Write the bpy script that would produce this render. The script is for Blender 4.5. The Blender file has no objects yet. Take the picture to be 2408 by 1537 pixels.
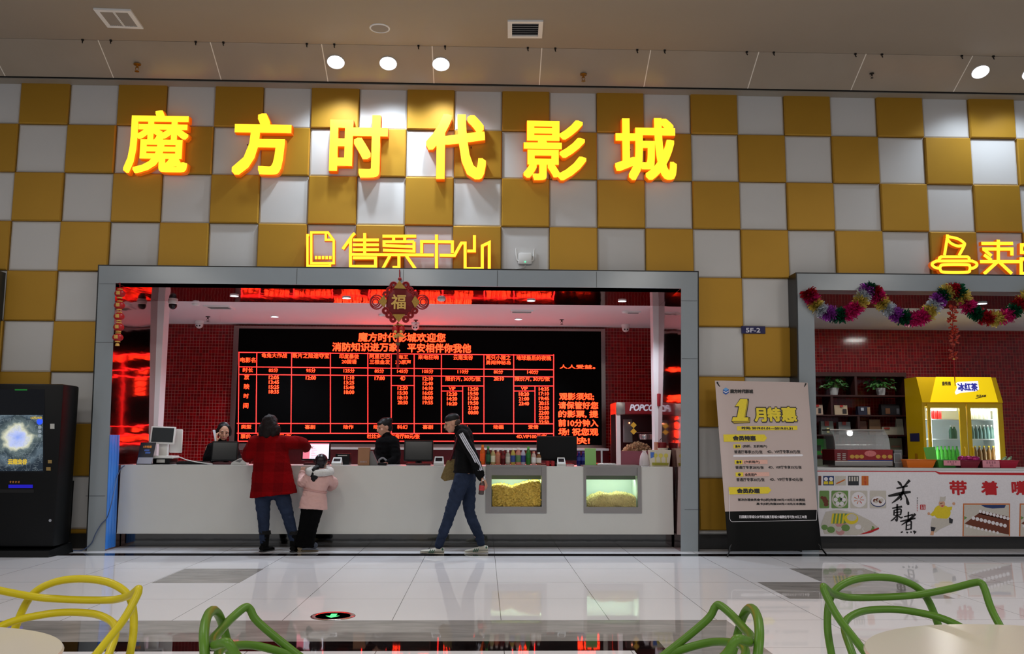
import bpy, math, random
from mathutils import Vector, Matrix, noise
random.seed(7)
PI = math.pi
SC = bpy.context.scene
COL = SC.collection

# ------------------------------------------------------------------ camera
FPX, YAW, PITCH, ROLL = 2127.21, .0306, .1273, .0048      # focal length in pixels of a 2408 wide frame
CAMP = Vector((1.0014, -11.0276, 1.25))
_cy, _sy, _cp, _sp, _cr, _sr = math.cos(YAW), math.sin(YAW), math.cos(PITCH), math.sin(PITCH), math.cos(ROLL), math.sin(ROLL)
FWD = Vector((_sy*_cp, _cy*_cp, _sp)); _r0 = Vector((_cy, -_sy, 0)); _u0 = _r0.cross(FWD)
RGT = _cr*_r0 + _sr*_u0; UPV = -_sr*_r0 + _cr*_u0
cd = bpy.data.cameras.new('camera'); cam = bpy.data.objects.new('camera', cd); COL.objects.link(cam)
cd.sensor_width = 36; cd.lens = FPX/2408*36; cd.clip_start = .05; cd.clip_end = 100
cam.matrix_world = Matrix(((RGT.x, UPV.x, -FWD.x, CAMP.x), (RGT.y, UPV.y, -FWD.y, CAMP.y), (RGT.z, UPV.z, -FWD.z, CAMP.z), (0, 0, 0, 1)))
SC.camera = cam
SC.view_settings.view_transform = 'Standard'; SC.view_settings.look = 'None'
SC.view_settings.exposure = 0.0; SC.view_settings.gamma = 1.0
SC.view_settings.use_curve_mapping = False

def ray(x, y): return FWD + RGT*((x-1204)/FPX) - UPV*((y-768.5)/FPX)
def at(x, y, Y):                       # the point of the photo at depth Y
    d = ray(x, y); return CAMP + d*((Y-CAMP.y)/d.y)
def fl(x, y, Z=0.0):                   # the point of the photo at height Z
    d = ray(x, y); return CAMP + d*((Z-CAMP.z)/d.z)

# ------------------------------------------------------------------ world and unseen hall lights
wd = bpy.data.worlds.new('world'); SC.world = wd; wd.use_nodes = True
wd.node_tree.nodes['Background'].inputs[0].default_value = (.80, .86, 1.0, 1)
wd.node_tree.nodes['Background'].inputs[1].default_value = .23

def lamp(name, kind, loc, power, color=(1, 1, 1), size=.1, rot=None, spot=None, blend=.5, sizey=None):
    l = bpy.data.lights.new(name, kind); l.energy = power; l.color = color
    if kind == 'AREA':
        l.size = size
        if sizey: l.shape = 'RECTANGLE'; l.size_y = sizey
    else: l.shadow_soft_size = size
    if kind == 'SPOT': l.spot_size = spot; l.spot_blend = blend
    o = bpy.data.objects.new(name, l); COL.objects.link(o); o.location = loc
    if rot: o.rotation_euler = rot
    return o
HALL = 60
for hx in (-7, -1, 5, 11):             # unseen area lights standing in for hall lamps, behind the camera
    for hy in (-15.5, -12.5):
        lamp('hall_area_light', 'AREA', (hx, hy, 5.6), HALL*1.7, (1, .96, .9), 1.2)
for hx in (-6, -1.5, 3, 7.5):  # another unseen row above the frame, to brighten the floor
    lamp('hall_area_light', 'AREA', (hx, -6.2, 5.66), HALL*1.05, (1, .95, .9), .9)

# ------------------------------------------------------------------ materials
def lin(c): return tuple(((v/255)/12.92 if v/255 <= .04045 else ((v/255+.055)/1.055)**2.4) for v in c)
MATS = {}
def mat(name, rgb=(128, 128, 128), rough=.5, metal=0.0, emit=0.0, ecol=None, spec=.5, trans=0.0, alpha=1.0, ior=1.45, vary=0.0, scale=8.0, bump=0.0, bscale=60.0, coat=0.0, sheen=0.0, stretch=None):
    if name in MATS: return MATS[name]
    m = bpy.data.materials.new(name); m.use_nodes = True; MATS[name] = m
    nt = m.node_tree; b = nt.nodes['Principled BSDF']
    c = lin(rgb)
    b.inputs['Base Color'].default_value = (*c, 1); b.inputs['Roughness'].default_value = rough
    b.inputs['Metallic'].default_value = metal; b.inputs['Specular IOR Level'].default_value = spec
    b.inputs['IOR'].default_value = ior
    if coat: b.inputs['Coat Weight'].default_value = coat; b.inputs['Coat Roughness'].default_value = .08
    if sheen: b.inputs['Sheen Weight'].default_value = sheen
    if trans: b.inputs['Transmission Weight'].default_value = trans
    if alpha < 1: b.inputs['Alpha'].default_value = alpha
    if emit:
        e = lin(ecol or rgb); b.inputs['Emission Color'].default_value = (*e, 1); b.inputs['Emission Strength'].default_value = emit
    if vary or bump:
        tc = nt.nodes.new('ShaderNodeTexCoord'); src = tc.outputs['Object']
        if stretch:
            mp = nt.nodes.new('ShaderNodeMapping'); mp.inputs['Scale'].default_value = stretch
            nt.links.new(src, mp.inputs[0]); src = mp.outputs[0]
    if vary:
        n = nt.nodes.new('ShaderNodeTexNoise'); n.inputs['Scale'].default_value = scale; n.inputs['Detail'].default_value = 5
        nt.links.new(src, n.inputs['Vector'])
        mx = nt.nodes.new('ShaderNodeMix'); mx.data_type = 'RGBA'
        mx.inputs[6].default_value = (*[v*(1-vary) for v in c], 1); mx.inputs[7].default_value = (*[min(1, v*(1+vary)) for v in c], 1)
        nt.links.new(n.outputs['Fac'], mx.inputs[0]); nt.links.new(mx.outputs[2], b.inputs['Base Color'])
    if bump:
        n2 = nt.nodes.new('ShaderNodeTexNoise'); n2.inputs['Scale'].default_value = bscale; n2.inputs['Detail'].default_value = 3
        nt.links.new(src, n2.inputs['Vector'])
        bp = nt.nodes.new('ShaderNodeBump'); bp.inputs['Strength'].default_value = bump; bp.inputs['Distance'].default_value = .02
        nt.links.new(n2.outputs['Fac'], bp.inputs['Height']); nt.links.new(bp.outputs[0], b.inputs['Normal'])
    return m

class NT:                              # small node-graph helper for the tiled surfaces
    def __init__(s, m): s.nt = m.node_tree; s.b = s.nt.nodes['Principled BSDF']
    def new(s, t): return s.nt.nodes.new(t)
    def ln(s, a, b): s.nt.links.new(a, b)
    def math(s, op, a, b=None):
        n = s.new('ShaderNodeMath'); n.operation = op
        for i, v in enumerate((a, b)):
            if v is None: continue
            if isinstance(v, (int, float)): n.inputs[i].default_value = v
            else: s.ln(v, n.inputs[i])
        return n.outputs[0]
    def xyz(s):
        t = s.new('ShaderNodeTexCoord'); x = s.new('ShaderNodeSeparateXYZ'); s.ln(t.outputs['Object'], x.inputs[0])
        s.vec = t.outputs['Object']; return x.outputs
    def line(s, v, off, pitch, w):     # 1 on the joint, 0 elsewhere
        q = s.math('DIVIDE', s.math('SUBTRACT', v, off), pitch)
        d = s.math('MULTIPLY', s.math('ABSOLUTE', s.math('SUBTRACT', q, s.math('ROUND', q))), pitch)
        return s.math('LESS_THAN', d, w/2)
    def mix(s, f, a, b):
        n = s.new('ShaderNodeMix'); n.data_type = 'RGBA'
        for i, v in ((0, f), (6, a), (7, b)):
            if isinstance(v, tuple): n.inputs[i].default_value = (*v, 1)
            elif isinstance(v, (int, float)): n.inputs[i].default_value = v
            else: s.ln(v, n.inputs[i])
        return n.outputs[2]
    def noise(s, sc, det=4, vec=None):
        n = s.new('ShaderNodeTexNoise'); n.inputs['Scale'].default_value = sc; n.inputs['Detail'].default_value = det
        s.ln(vec or s.vec, n.inputs['Vector']); return n.outputs['Fac']
    def bump(s, h, st=.3, dist=.01):
        n = s.new('ShaderNodeBump'); n.inputs['Strength'].default_value = st; n.inputs['Distance'].default_value = dist
        s.ln(h, n.inputs['Height']); s.ln(n.outputs[0], s.b.inputs['Normal'])
    def tiled(s, h, st, dist): s.bump(h, st, dist)

# ------------------------------------------------------------------ mesh helpers
ORG = {}
class MB:
    def __init__(s): s.v = []; s.f = []; s.m = []
    def poly(s, pts, mi=0):
        n = len(s.v); s.v += [Vector(p) for p in pts]; s.f.append(tuple(range(n, n+len(pts)))); s.m.append(mi); return s
    def raw(s, vs, fs, mi=0):
        n = len(s.v); s.v += [Vector(p) for p in vs]
        for f in fs: s.f.append(tuple(i+n for i in f)); s.m.append(mi)
        return s
    def box(s, x0, x1, y0, y1, z0, z1, mi=0):
        vs = [(x0, y0, z0), (x1, y0, z0), (x1, y1, z0), (x0, y1, z0), (x0, y0, z1), (x1, y0, z1), (x1, y1, z1), (x0, y1, z1)]
        return s.raw(vs, [(0, 3, 2, 1), (4, 5, 6, 7), (0, 1, 5, 4), (1, 2, 6, 5), (2, 3, 7, 6), (3, 0, 4, 7)], mi)
    def rbox(s, x0, x1, y0, y1, z0, z1, b=.01, mi=0, M=None):     # a box with bevelled edges
        X, Y, Z = (x0+x1)/2, (y0+y1)/2, (z0+z1)/2; hx, hy, hz = (x1-x0)/2, (y1-y0)/2, (z1-z0)/2
        b = min(b, hx*.98, hy*.98, hz*.98)
        import bmesh
        bm = bmesh.new(); bmesh.ops.create_cube(bm, size=2)
        for v in bm.verts: v.co = Vector((v.co.x*hx, v.co.y*hy, v.co.z*hz))
        bmesh.ops.bevel(bm, geom=bm.edges[:], offset=b, segments=2, profile=.6, affect='EDGES')
        off = Vector((X, Y, Z)); bm.verts.ensure_lookup_table()
        vs = [(M @ v.co if M else v.co)+off for v in bm.verts]
        s.raw(vs, [tuple(v.index for v in f.verts) for f in bm.faces], mi); bm.free(); return s
    def obox(s, c, ax, ay, az, mi=0):  # box from a centre and three half axes
        c, ax, ay, az = map(Vector, (c, ax, ay, az))
        vs = [c+ax*i+ay*j+az*k for k in (-1, 1) for j in (-1, 1) for i in (-1, 1)]
        return s.raw(vs, [(0, 2, 3, 1), (4, 5, 7, 6), (0, 1, 5, 4), (1, 3, 7, 5), (3, 2, 6, 7), (2, 0, 4, 6)], mi)
    def tube(s, pts, r, seg=8, closed=False, cap=True, mi=0, flat=1.0, up=None):
        pts = [Vector(p) for p in pts]; n = len(pts)
        rs = [r]*n if isinstance(r, (int, float)) else list(r)
        T = []
        for i in range(n):
            a = pts[(i-1) % n] if (closed or i > 0) else pts[i]; b = pts[(i+1) % n] if (closed or i < n-1) else pts[i]
            t = (b-a); T.append(t.normalized() if t.length > 1e-9 else Vector((0, 0, 1)))
        u = Vector(up) if up is not None else (Vector((0, 0, 1)) if abs(T[0].z) < .9 else Vector((1, 0, 0)))
        rings = []
        for i in range(n):
            u = (u - T[i]*u.dot(T[i])); u = u.normalized() if u.length > 1e-6 else T[i].orthogonal().normalized()
            w = T[i].cross(u)
            rings.append([pts[i] + (u*math.cos(2*PI*k/seg)*flat + w*math.sin(2*PI*k/seg))*rs[i] for k in range(seg)])
        vs = [p for rg in rings for p in rg]; fs = []
        for i in range(n if closed else n-1):
            j = (i+1) % n
            for k in range(seg):
                l = (k+1) % seg; fs.append((i*seg+k, i*seg+l, j*seg+l, j*seg+k))
        if cap and not closed: fs += [tuple(range(seg))[::-1], tuple((n-1)*seg+k for k in range(seg))]
        return s.raw(vs, fs, mi)
    def lathe(s, prof, c=(0, 0, 0), seg=16, mi=0, M=None, sx=1.0, sy=1.0):
        c = Vector(c); vs = []; fs = []; n = len(prof)
        for r, z in prof:
            for k in range(seg):
                p = Vector((r*math.cos(2*PI*k/seg)*sx, r*math.sin(2*PI*k/seg)*sy, z)); vs.append((M @ p if M else p)+c)
        for i in range(n-1):
            for k in range(seg):
                l = (k+1) % seg; fs.append((i*seg+k, i*seg+l, (i+1)*seg+l, (i+1)*seg+k))
        if prof[0][0] > 1e-6: fs.append(tuple(range(seg))[::-1])
        if prof[-1][0] > 1e-6: fs.append(tuple((n-1)*seg+k for k in range(seg)))
        return s.raw(vs, fs, mi)
    def ball(s, c, r, seg=12, rings=8, mi=0, M=None):
        if isinstance(r, (int, float)): r = (r, r, r)
        c = Vector(c); vs = []; fs = []
        for i in range(rings+1):
            a = PI*i/rings
            for k in range(seg):
                b = 2*PI*k/seg; p = Vector((r[0]*math.sin(a)*math.cos(b), r[1]*math.sin(a)*math.sin(b), -r[2]*math.cos(a))); vs.append((M @ p if M else p)+c)
        for i in range(rings):
            for k in range(seg):
                l = (k+1) % seg; fs.append((i*seg+k, i*seg+l, (i+1)*seg+l, (i+1)*seg+k))
        return s.raw(vs, fs, mi)
    def prism(s, poly, F, d, mi=0, mis=None):   # polygon in a frame's (u,v), pushed back by d; F.n looks at the viewer
        n = len(poly); A = [F.p(u, v, 0) for u, v in poly]
        area = sum(poly[i][0]*poly[(i+1) % n][1]-poly[(i+1) % n][0]*poly[i][1] for i in range(n))
        if area < 0: A.reverse()
        if d == 0: return s.poly(A, mi)
        B = [p - F.n*d for p in A]
        s.poly(A, mi); s.poly(B[::-1], mis if mis is not None else mi)
        for i in range(n):
            j = (i+1) % n; s.poly((A[j], A[i], B[i], B[j]), mis if mis is not None else mi)
        return s
    def stroke(s, pts, w, F, d, mi=0, mis=None, closed=False):   # a ribbon with mitred corners along a 2-D path
        n = len(pts); P = [Vector(p) for p in pts]; L = []; R = []
        for i in range(n):
            a = P[(i-1) % n] if (closed or i) else None; b = P[(i+1) % n] if (closed or i < n-1) else None
            t1 = (P[i]-a).normalized() if a is not None else None; t2 = (b-P[i]).normalized() if b is not None else None
            t1 = t1 or t2; t2 = t2 or t1
            n1 = Vector((-t1.y, t1.x)); n2 = Vector((-t2.y, t2.x)); m = n1+n2
            m = m.normalized() if m.length > 1e-6 else n1
            k = (w/2)/max(.35, m.dot(n1)); L.append(P[i]+m*k); R.append(P[i]-m*k)
        for i in range(n if closed else n-1):
            j = (i+1) % n; s.prism([tuple(R[i]), tuple(R[j]), tuple(L[j]), tuple(L[i])], F, d, mi, mis)
        return s
    def add(s, o, mi=None):
        n = len(s.v); s.v += o.v; s.f += [tuple(i+n for i in f) for f in o.f]; s.m += [mi if mi is not None else k for k in o.m]; return s
    def mesh(s, name):
        me = bpy.data.meshes.new(name); me.from_pydata([tuple(p) for p in s.v], [], s.f); return me
    def build(s, name, mats, parent=None, smooth=0, weld=False):
        if not isinstance(mats, (list, tuple)): mats = [mats]
        org = ORG.get(parent.name, Vector()) if parent else Vector()
        if parent is None: # origin at the base of a single-mesh thing
            xs = [p.x for p in s.v]; ys = [p.y for p in s.v]; zs = [p.z for p in s.v]
            org = Vector(((min(xs)+max(xs))/2, (min(ys)+max(ys))/2, min(zs)))
            if name.split('_')[0] in ('wall', 'floor', 'ceiling', 'trim', 'baseboard'): org = Vector()   # the setting keeps the world's axes
        me = bpy.data.meshes.new(name); me.from_pydata([tuple(p-org) for p in s.v], [], s.f)
        for m in mats: me.materials.append(m)
        me.polygons.foreach_set('material_index', s.m)
        if weld:
            import bmesh
            bm = bmesh.new(); bm.from_mesh(me); bmesh.ops.remove_doubles(bm, verts=bm.verts[:], dist=1e-5); bm.to_mesh(me); bm.free()
        if smooth:
            me.polygons.foreach_set('use_smooth', [True]*len(me.polygons)); me.set_sharp_from_angle(angle=math.radians(smooth))
        me.update()
        o = bpy.data.objects.new(name, me); COL.objects.link(o)
        if parent: o.parent = parent
        else: o.location = org
        ORG[o.name] = org
        return o
class Frame:                           # a flat face: origin, two axes in it and its outward normal
    def __init__(s, o, u, v, n=None):
        s.o, s.u, s.v = Vector(o), Vector(u).normalized(), Vector(v).normalized(); s.n = Vector(n).normalized() if n is not None else s.u.cross(s.v).normalized()
    def p(s, u, v, h=0.0): return s.o + s.u*u + s.v*v + s.n*h
    def px(s, x, y):                   # pixel of the photo -> (u,v) on the face
        d = ray(x, y); t = (s.o-CAMP).dot(s.n)/d.dot(s.n); q = CAMP+d*t-s.o
        return (q.dot(s.u), q.dot(s.v))
    def off(s, h): return Frame(s.o+s.n*h, s.u, s.v, s.n)
def wallF(Y): return Frame((0, Y, 0), (1, 0, 0), (0, 0, 1), (0, -1, 0))

TCACHE = {}
def glyphs(t, extrude=0.0):
    if (t, extrude) in TCACHE: return TCACHE[(t, extrude)]
    c = bpy.data.curves.new('t', 'FONT'); c.body = t; c.size = 1; c.extrude = extrude; c.resolution_u = 3
    o = bpy.data.objects.new('t', c); COL.objects.link(o); bpy.context.view_layer.update()
    me = bpy.data.meshes.new_from_object(o.evaluated_get(bpy.context.evaluated_depsgraph_get()))
    r = ([v.co.copy() for v in me.vertices], [tuple(p.vertices) for p in me.polygons])
    bpy.data.objects.remove(o); bpy.data.curves.remove(c); bpy.data.meshes.remove(me); TCACHE[(t, extrude)] = r
    return r
def put_text(mb, t, F, box, mi=0, bold=0.0, depth=0.0, slant=0.0, nb=6, h=0.0):
    """Lettering t filling the box (u0,v0,u1,v1) of face F; bold is an extra stroke width in metres."""
    vs, fs = glyphs(t, .5 if depth else 0.0)
    if not vs: return
    x0 = min(v.x for v in vs); x1 = max(v.x for v in vs); y0 = min(v.y for v in vs); y1 = max(v.y for v in vs)
    u0, v0, u1, v1 = box; sx = (u1-u0-bold)/(x1-x0); sy = (v1-v0-bold)/max(y1-y0, 1e-6)
    offs = [(0, 0)] if not bold else [(math.cos(2*PI*k/nb)*bold/2, math.sin(2*PI*k/nb)*bold/2) for k in range(nb)] if nb != 9 else [(i*bold/2, j*bold/2) for i in (-1, -.5, 0, .5, 1) for j in (-1, -.5, 0, .5, 1) if max(abs(i), abs(j)) == 1]
    for kk, (du, dv) in enumerate(offs):
        V = []; hh = h + kk*.00005
        for v in vs:
            y = (v.y-y0)*sy
            V.append(F.p(u0+bold/2+(v.x-x0)*sx+du+y*slant, v0+bold/2+y+dv, hh-(.5-v.z)*depth if depth else hh))
        mb.raw(V, fs, mi)
def px_text(mb, t, F, x0, y0, x1, y1, **k):    # the same, the box given by its corners in the photo
    ym = (y0+y1)/2; xm = (x0+x1)/2
    u0 = F.px(x0, ym)[0]; u1 = F.px(x1, ym)[0]; v0 = F.px(xm, y1)[1]; v1 = F.px(xm, y0)[1]
    put_text(mb, t, F, (u0, v0, u1, v1), **k)

def thing(name, label, cat, loc, group=None, rz=0.0):
    o = bpy.data.objects.new(name, None); COL.objects.link(o); o.empty_display_size = .1
    o.location = loc; o.rotation_euler = (0, 0, rz); ORG[o.name] = Vector(loc)
    return tag(o, label, cat, group)
def tag(o, label=None, cat=None, group=None, kind=None):
    if label: o['label'] = label
    if cat: o['category'] = cat
    if group: o['group'] = group
    if kind: o['kind'] = kind
    return o
def struct(o): o['kind'] = 'structure'; return o
def dup(root, loc, rz=0.0, label=None, group=None):
    r = root.copy(); COL.objects.link(r); r.location = loc; r.rotation_euler = (0, 0, rz)
    if label: r['label'] = label
    if group: r['group'] = group
    for ch in list(root.children):
        c = ch.copy(); COL.objects.link(c); c.parent = r
        for g in list(ch.children):
            d = g.copy(); COL.objects.link(d); d.parent = c
    return r
def spline(pts, n=8, closed=False):    # Catmull-Rom through the points
    P = [Vector(p) for p in pts]; N = len(P); out = []
    for i in range(N if closed else N-1):
        if closed: a, b, c, d = P[(i-1) % N], P[i], P[(i+1) % N], P[(i+2) % N]
        else: a, b, c, d = P[max(i-1, 0)], P[i], P[i+1], P[min(i+2, N-1)]
        for k in range(n):
            t = k/n; out.append(.5*((2*b)+(c-a)*t+(2*a-5*b+4*c-d)*t*t+(3*b-a-3*c+d)*t**3))
    if not closed: out.append(P[-1])
    return out
def lerp_list(r, n):
    N = len(r)-1; out = []
    for i in range(N):
        out += [r[i]+(r[i+1]-r[i])*k/n for k in range(n)]
    return out+[r[-1]]

class Print:                           # one printed picture: flat shapes of several colours, built as one mesh
    def __init__(s, cols): s.cols = cols; s.m = {}
    def __getitem__(s, k): return s.m.setdefault(k, MB())
    def build(s, name, parent):
        if not s.m: return None
        a = MB(); ms = []
        for k, mb in s.m.items():
            if mb.v: a.add(mb, len(ms)); ms.append(mat('print_'+k, s.cols[k], .42, vary=.10, scale=70))
        s.m = {}
        return a.build(name, ms, parent)

def scrawl(mb, F, box, n=3, seed=1, h=0.0):   # print too small to read in the photo: short strokes in the shape of n characters
    r = random.Random(seed); u0, v0, u1, v1 = box; w = (u1-u0)/n; t = (v1-v0)*.11
    for i in range(n):
        a = u0+w*(i+.08); b = a+w*.84
        for k in range(3): y = v0+(v1-v0)*(.12+.36*k); x0 = a+(b-a)*r.uniform(0, .25); x1 = b-(b-a)*r.uniform(0, .25); mb.stroke([(x0, y), (x1, y)], t, F.off(h), 0)
        x = a+(b-a)*r.uniform(.3, .7); mb.stroke([(x, v0), (x, v1)], t, F.off(h+.0002), 0)
def px_scrawl(mb, F, x0, y0, x1, y1, n=3, seed=1, h=0.0):
    a = F.px(x0, y1); b = F.px(x1, y0); scrawl(mb, F, (a[0], a[1], b[0], b[1]), n, seed, h)
# ------------------------------------------------------------------ setting: tiled wall
TW, TH, Z0 = .6, .616, 5.148
M_gold = mat('gold_padded_panel', (178, 134, 38), .42, .38, spec=.5, vary=.05, scale=3, bump=.03, bscale=5)
M_white = mat('white_padded_panel', (200, 199, 196), .5, vary=.03, scale=2, bump=.05, bscale=4)
M_grey = mat('grey_panel', (146, 154, 158), .16, spec=.5, vary=.04, scale=2, bump=.02, bscale=3)
M_dark = mat('dark_trim', (24, 24, 24), .35)
M_plinth = mat('dark_grey_plinth', (48, 47, 45), .22, spec=.5, vary=.1, scale=6)
holes = [(-3.5, 3.5, -.1, 3.22), (4.85, 12, -.1, 3.2)]
def cut(rects, h):
    out = []
    for a, b, c, d in rects:
        if h[0] >= b or h[1] <= a or h[2] >= d or h[3] <= c: out.append((a, b, c, d)); continue
        if a < h[0]: out.append((a, h[0], c, d))
        if b > h[1]: out.append((h[1], b, c, d))
        lo, hi = max(a, h[0]), min(b, h[1])
        if d > h[3]: out.append((lo, hi, h[3], d))
        if c < h[2]: out.append((lo, hi, c, h[2]))
    return out
wall = MB()
for i in range(-11, 16):
    for j in range(-1, 9):
        x0, x1 = i*TW, (i+1)*TW; z1, z0 = min(5.72, Z0-j*TH), max(.17, Z0-(j+1)*TH)
        gold = (i+j) % 2; R = [(x0, x1, z0, z1)]
        for h in holes: R = cut(R, h)
        for a, b, c, d in R:
            if b-a < .01 or d-c < .01: continue
            f = -.045 if gold else -.012; e = .012 if gold else .02; k = f+.012 if gold else 0.0
            a0, b0, c0, d0 = (a+.002, b-.002, c+.002, d-.002)
            o = [(a0, k, c0), (b0, k, c0), (b0, k, d0), (a0, k, d0)]; n = [(a0+e, f, c0+e), (b0-e, f, c0+e), (b0-e, f, d0-e), (a0+e, f, d0-e)]
            q = [(a0, .02, c0), (b0, .02, c0), (b0, .02, d0), (a0, .02, d0)]
            wall.raw(o+n+q, [(4, 5, 6, 7), (0, 1, 5, 4), (1, 2, 6, 5), (2, 3, 7, 6), (3, 0, 4, 7), (8, 9, 1, 0), (9, 10, 2, 1), (10, 11, 3, 2), (11, 8, 0, 3)], gold)
for a, b, c, d in cut(cut([(-6.6, 9.6, 0, 5.9)], holes[0]), holes[1]): wall.box(a, b, .022, .12, c, d, 2)
struct(wall.build('wall_back', [M_white, M_gold, mat('plaster', (120, 115, 105), .8, vary=.05)]))
bb = MB()
for a, b in ((-6.6, -3.56), (3.58, 4.79)): bb.box(a, b, -.03, .02, 0, .17)
struct(bb.build('baseboard_back', M_plinth))

# ------------------------------------------------------------------ floor
SX0, SXP, SY0, SYP = .365, .772, -1.735, .885
M_fl = mat('polished_tile', (232, 231, 234), .03, spec=.2)
g = NT(M_fl); X, Y_, Z = g.xyz()
jn = g.math('MAXIMUM', g.line(X, SX0, SXP, .005), g.line(Y_, SY0, SYP, .005))
cl = g.mix(g.noise(1.3, 6), lin((226, 226, 229)), lin((238, 236, 239)))
g.ln(g.mix(jn, cl, lin((120, 118, 118))), g.b.inputs['Base Color'])
def marble(name, a, b, sc=2.2):
    m = mat(name, a, .03, spec=.3); q = NT(m); q.xyz()
    mp = q.new('ShaderNodeMapping'); mp.inputs['Scale'].default_value = (.8, 2.6, 1); q.ln(q.vec, mp.inputs[0])
    w = q.noise(sc, 8, mp.outputs[0]); v = q.noise(sc*2.3, 10, mp.outputs[0])
    r = q.new('ShaderNodeValToRGB'); r.color_ramp.elements[0].position = .35; r.color_ramp.elements[1].position = .68
    r.color_ramp.elements[0].color = (*lin(a), 1); r.color_ramp.elements[1].color = (*lin(b), 1)
    q.ln(q.math('MULTIPLY', q.math('ADD', w, v), .5), r.inputs[0]); q.ln(r.outputs[0], q.b.inputs['Base Color']); return m
M_fgrey = marble('grey_marble', (136, 133, 130), (174, 170, 166))
M_fblk = marble('black_marble', (9, 6, 7), (34, 24, 24), 3)
def inr(x, y, r): return r[0] < x < r[1] and r[2] < y < r[3]
BX = 2.13
areas = [((-9, 12, -.72, -.5), 2), ((-1.94, -1.165, -2.665, -1.75), 1), ((4.11, 4.885, -2.61, -1.70), 1), ((3.51, 4.885, -3.50, -2.61), 1),
         ((-7.5, BX, -5.34, -5.07), 2), ((BX-.20, BX, -9.5, -5.34), 2), ((-7.5, BX+.62, -5.07, -4.385), 1), ((BX, BX+.62, -9.5, -5.07), 1),
         ((-6.2, -5.4, -2.65, -1.75), 1)]
xs = sorted({-9, 12} | {a[0][0] for a in areas} | {a[0][1] for a in areas}); ys = sorted({-20, 4.2} | {a[0][2] for a in areas} | {a[0][3] for a in areas})
flo = MB()
for i in range(len(xs)-1):
    for j in range(len(ys)-1):
        cx, cyy = (xs[i]+xs[i+1])/2, (ys[j]+ys[j+1])/2
        mi = next((m for r, m in areas if inr(cx, cyy, r)), 0)
        flo.poly([(xs[i], ys[j], 0), (xs[i+1], ys[j], 0), (xs[i+1], ys[j+1], 0), (xs[i], ys[j+1], 0)], mi)
o = flo.build('floor', [M_fl, M_fgrey, M_fblk]); struct(o)

# ------------------------------------------------------------------ ceiling: painted hall ceiling, glossy band along the wall, trim
M_ceil = mat('painted_ceiling', (156, 144, 128), .75, vary=.04, scale=1.5)
M_band = mat('glossy_ceiling_band', (190, 178, 160), .2, spec=.5, vary=.05, scale=2)
g = NT(M_band); X, Y_, Z = g.xyz(); jn = g.line(X, .345, 1.315, .012)
g.ln(g.mix(jn, g.mix(g.noise(1.5, 4), lin((150, 138, 122)), lin((166, 154, 138))), lin((235, 228, 214))), g.b.inputs['Base Color'])
SLOPE = math.radians(28); SBF = Frame((0, -.19, 5.685), (1, 0, 0), (0, -math.cos(SLOPE), math.sin(SLOPE)))   # the sloping glossy fascia above the wall
SBW = SBF.px(957, 107)[1]; YT = SBF.p(0, SBW).y; ZC = SBF.p(0, SBW).z
c = MB(); c.box(-9, 12, -20, YT, ZC, ZC+.1); struct(c.build('ceiling', M_ceil))
c = MB(); P = [SBF.p(u, v) for u, v in ((-9, 0), (12, 0), (12, SBW-.004), (-9, SBW-.004))]; Q = [p-SBF.n*.1 for p in P]; c.raw(P+Q, [(0, 1, 2, 3), (7, 6, 5, 4), (0, 4, 5, 1), (1, 5, 6, 2), (2, 6, 7, 3), (3, 7, 4, 0)]); struct(c.build('ceiling_fascia', M_band))
c = MB(); c.box(-9, 12, -.20, -.185, 5.675, 5.69, 1); c.box(-9, 12, -.185, .1, 5.665, 5.71, 0); struct(c.build('trim_1', [mat('ceiling_trim', (150, 142, 128), .5), M_dark]))

# ------------------------------------------------------------------ grey portals around the two counters
def ring(mb, X0, X1, ZT, w, yf, yb, X0b=None, X1b=None):
    X0b = X0 if X0b is None else X0b; X1b = X1 if X1b is None else X1b
    def leg(a, b, a2, b2, z0, z1, mi=0):
        vs = [(a2, yf, z0), (b2, yf, z0), (b2, yb, z0), (a2, yb, z0), (a, yf, z1), (b, yf, z1), (b, yb, z1), (a, yb, z1)]
        mb.raw(vs, [(0, 3, 2, 1), (4, 5, 6, 7), (0, 1, 5, 4), (1, 2, 6, 5), (2, 3, 7, 6), (3, 0, 4, 7)], mi)
    leg(X0, X0+w, X0b, X0b+w, 0, ZT-w); leg(X1-w, X1, X1b-w, X1b, 0, ZT-w)
    mb.box(X0, X1, yf, yb, ZT-w, ZT)
    e = .014                            # black edge lines and panel joints
    leg(X0-e, X0, X0b-e, X0b, 0, ZT, 1); leg(X1, X1+e, X1b, X1b+e, 0, ZT, 1); mb.box(X0-e, X1+e, yf, yb, ZT, ZT+e, 1)
FY = -.28
pf = MB(); ring(pf, -3.595, 3.585, 3.318, .205, FY, .0, -3.53, 3.52)
for xj in (-1.25, .02, 1.15, 2.35): pf.box(xj-.002, xj+.002, FY-.0015, FY, 3.118, 3.312, 1)
for zj in (.62, 2.4, 3.10):
    pf.box(-3.58, -3.36, FY-.0015, FY, zj-.002, zj+.002, 1); pf.box(3.37, 3.57, FY-.0015, FY, zj-.14, zj-.136, 1)
struct(pf.build('trim_2', [M_grey, M_dark]))
pf = MB(); ring(pf, 4.797, 10.5, 3.31, .2, -.3, .0, 4.74)
struct(pf.build('trim_3', [M_grey, M_dark]))
p = at(15, 642, 0)
pf = MB(); pf.box(-6.5, p.x, -.3, .0, 0, p.z); struct(pf.build('trim_4', mat('dark_portal_side', (66, 66, 60), .4)))

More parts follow.
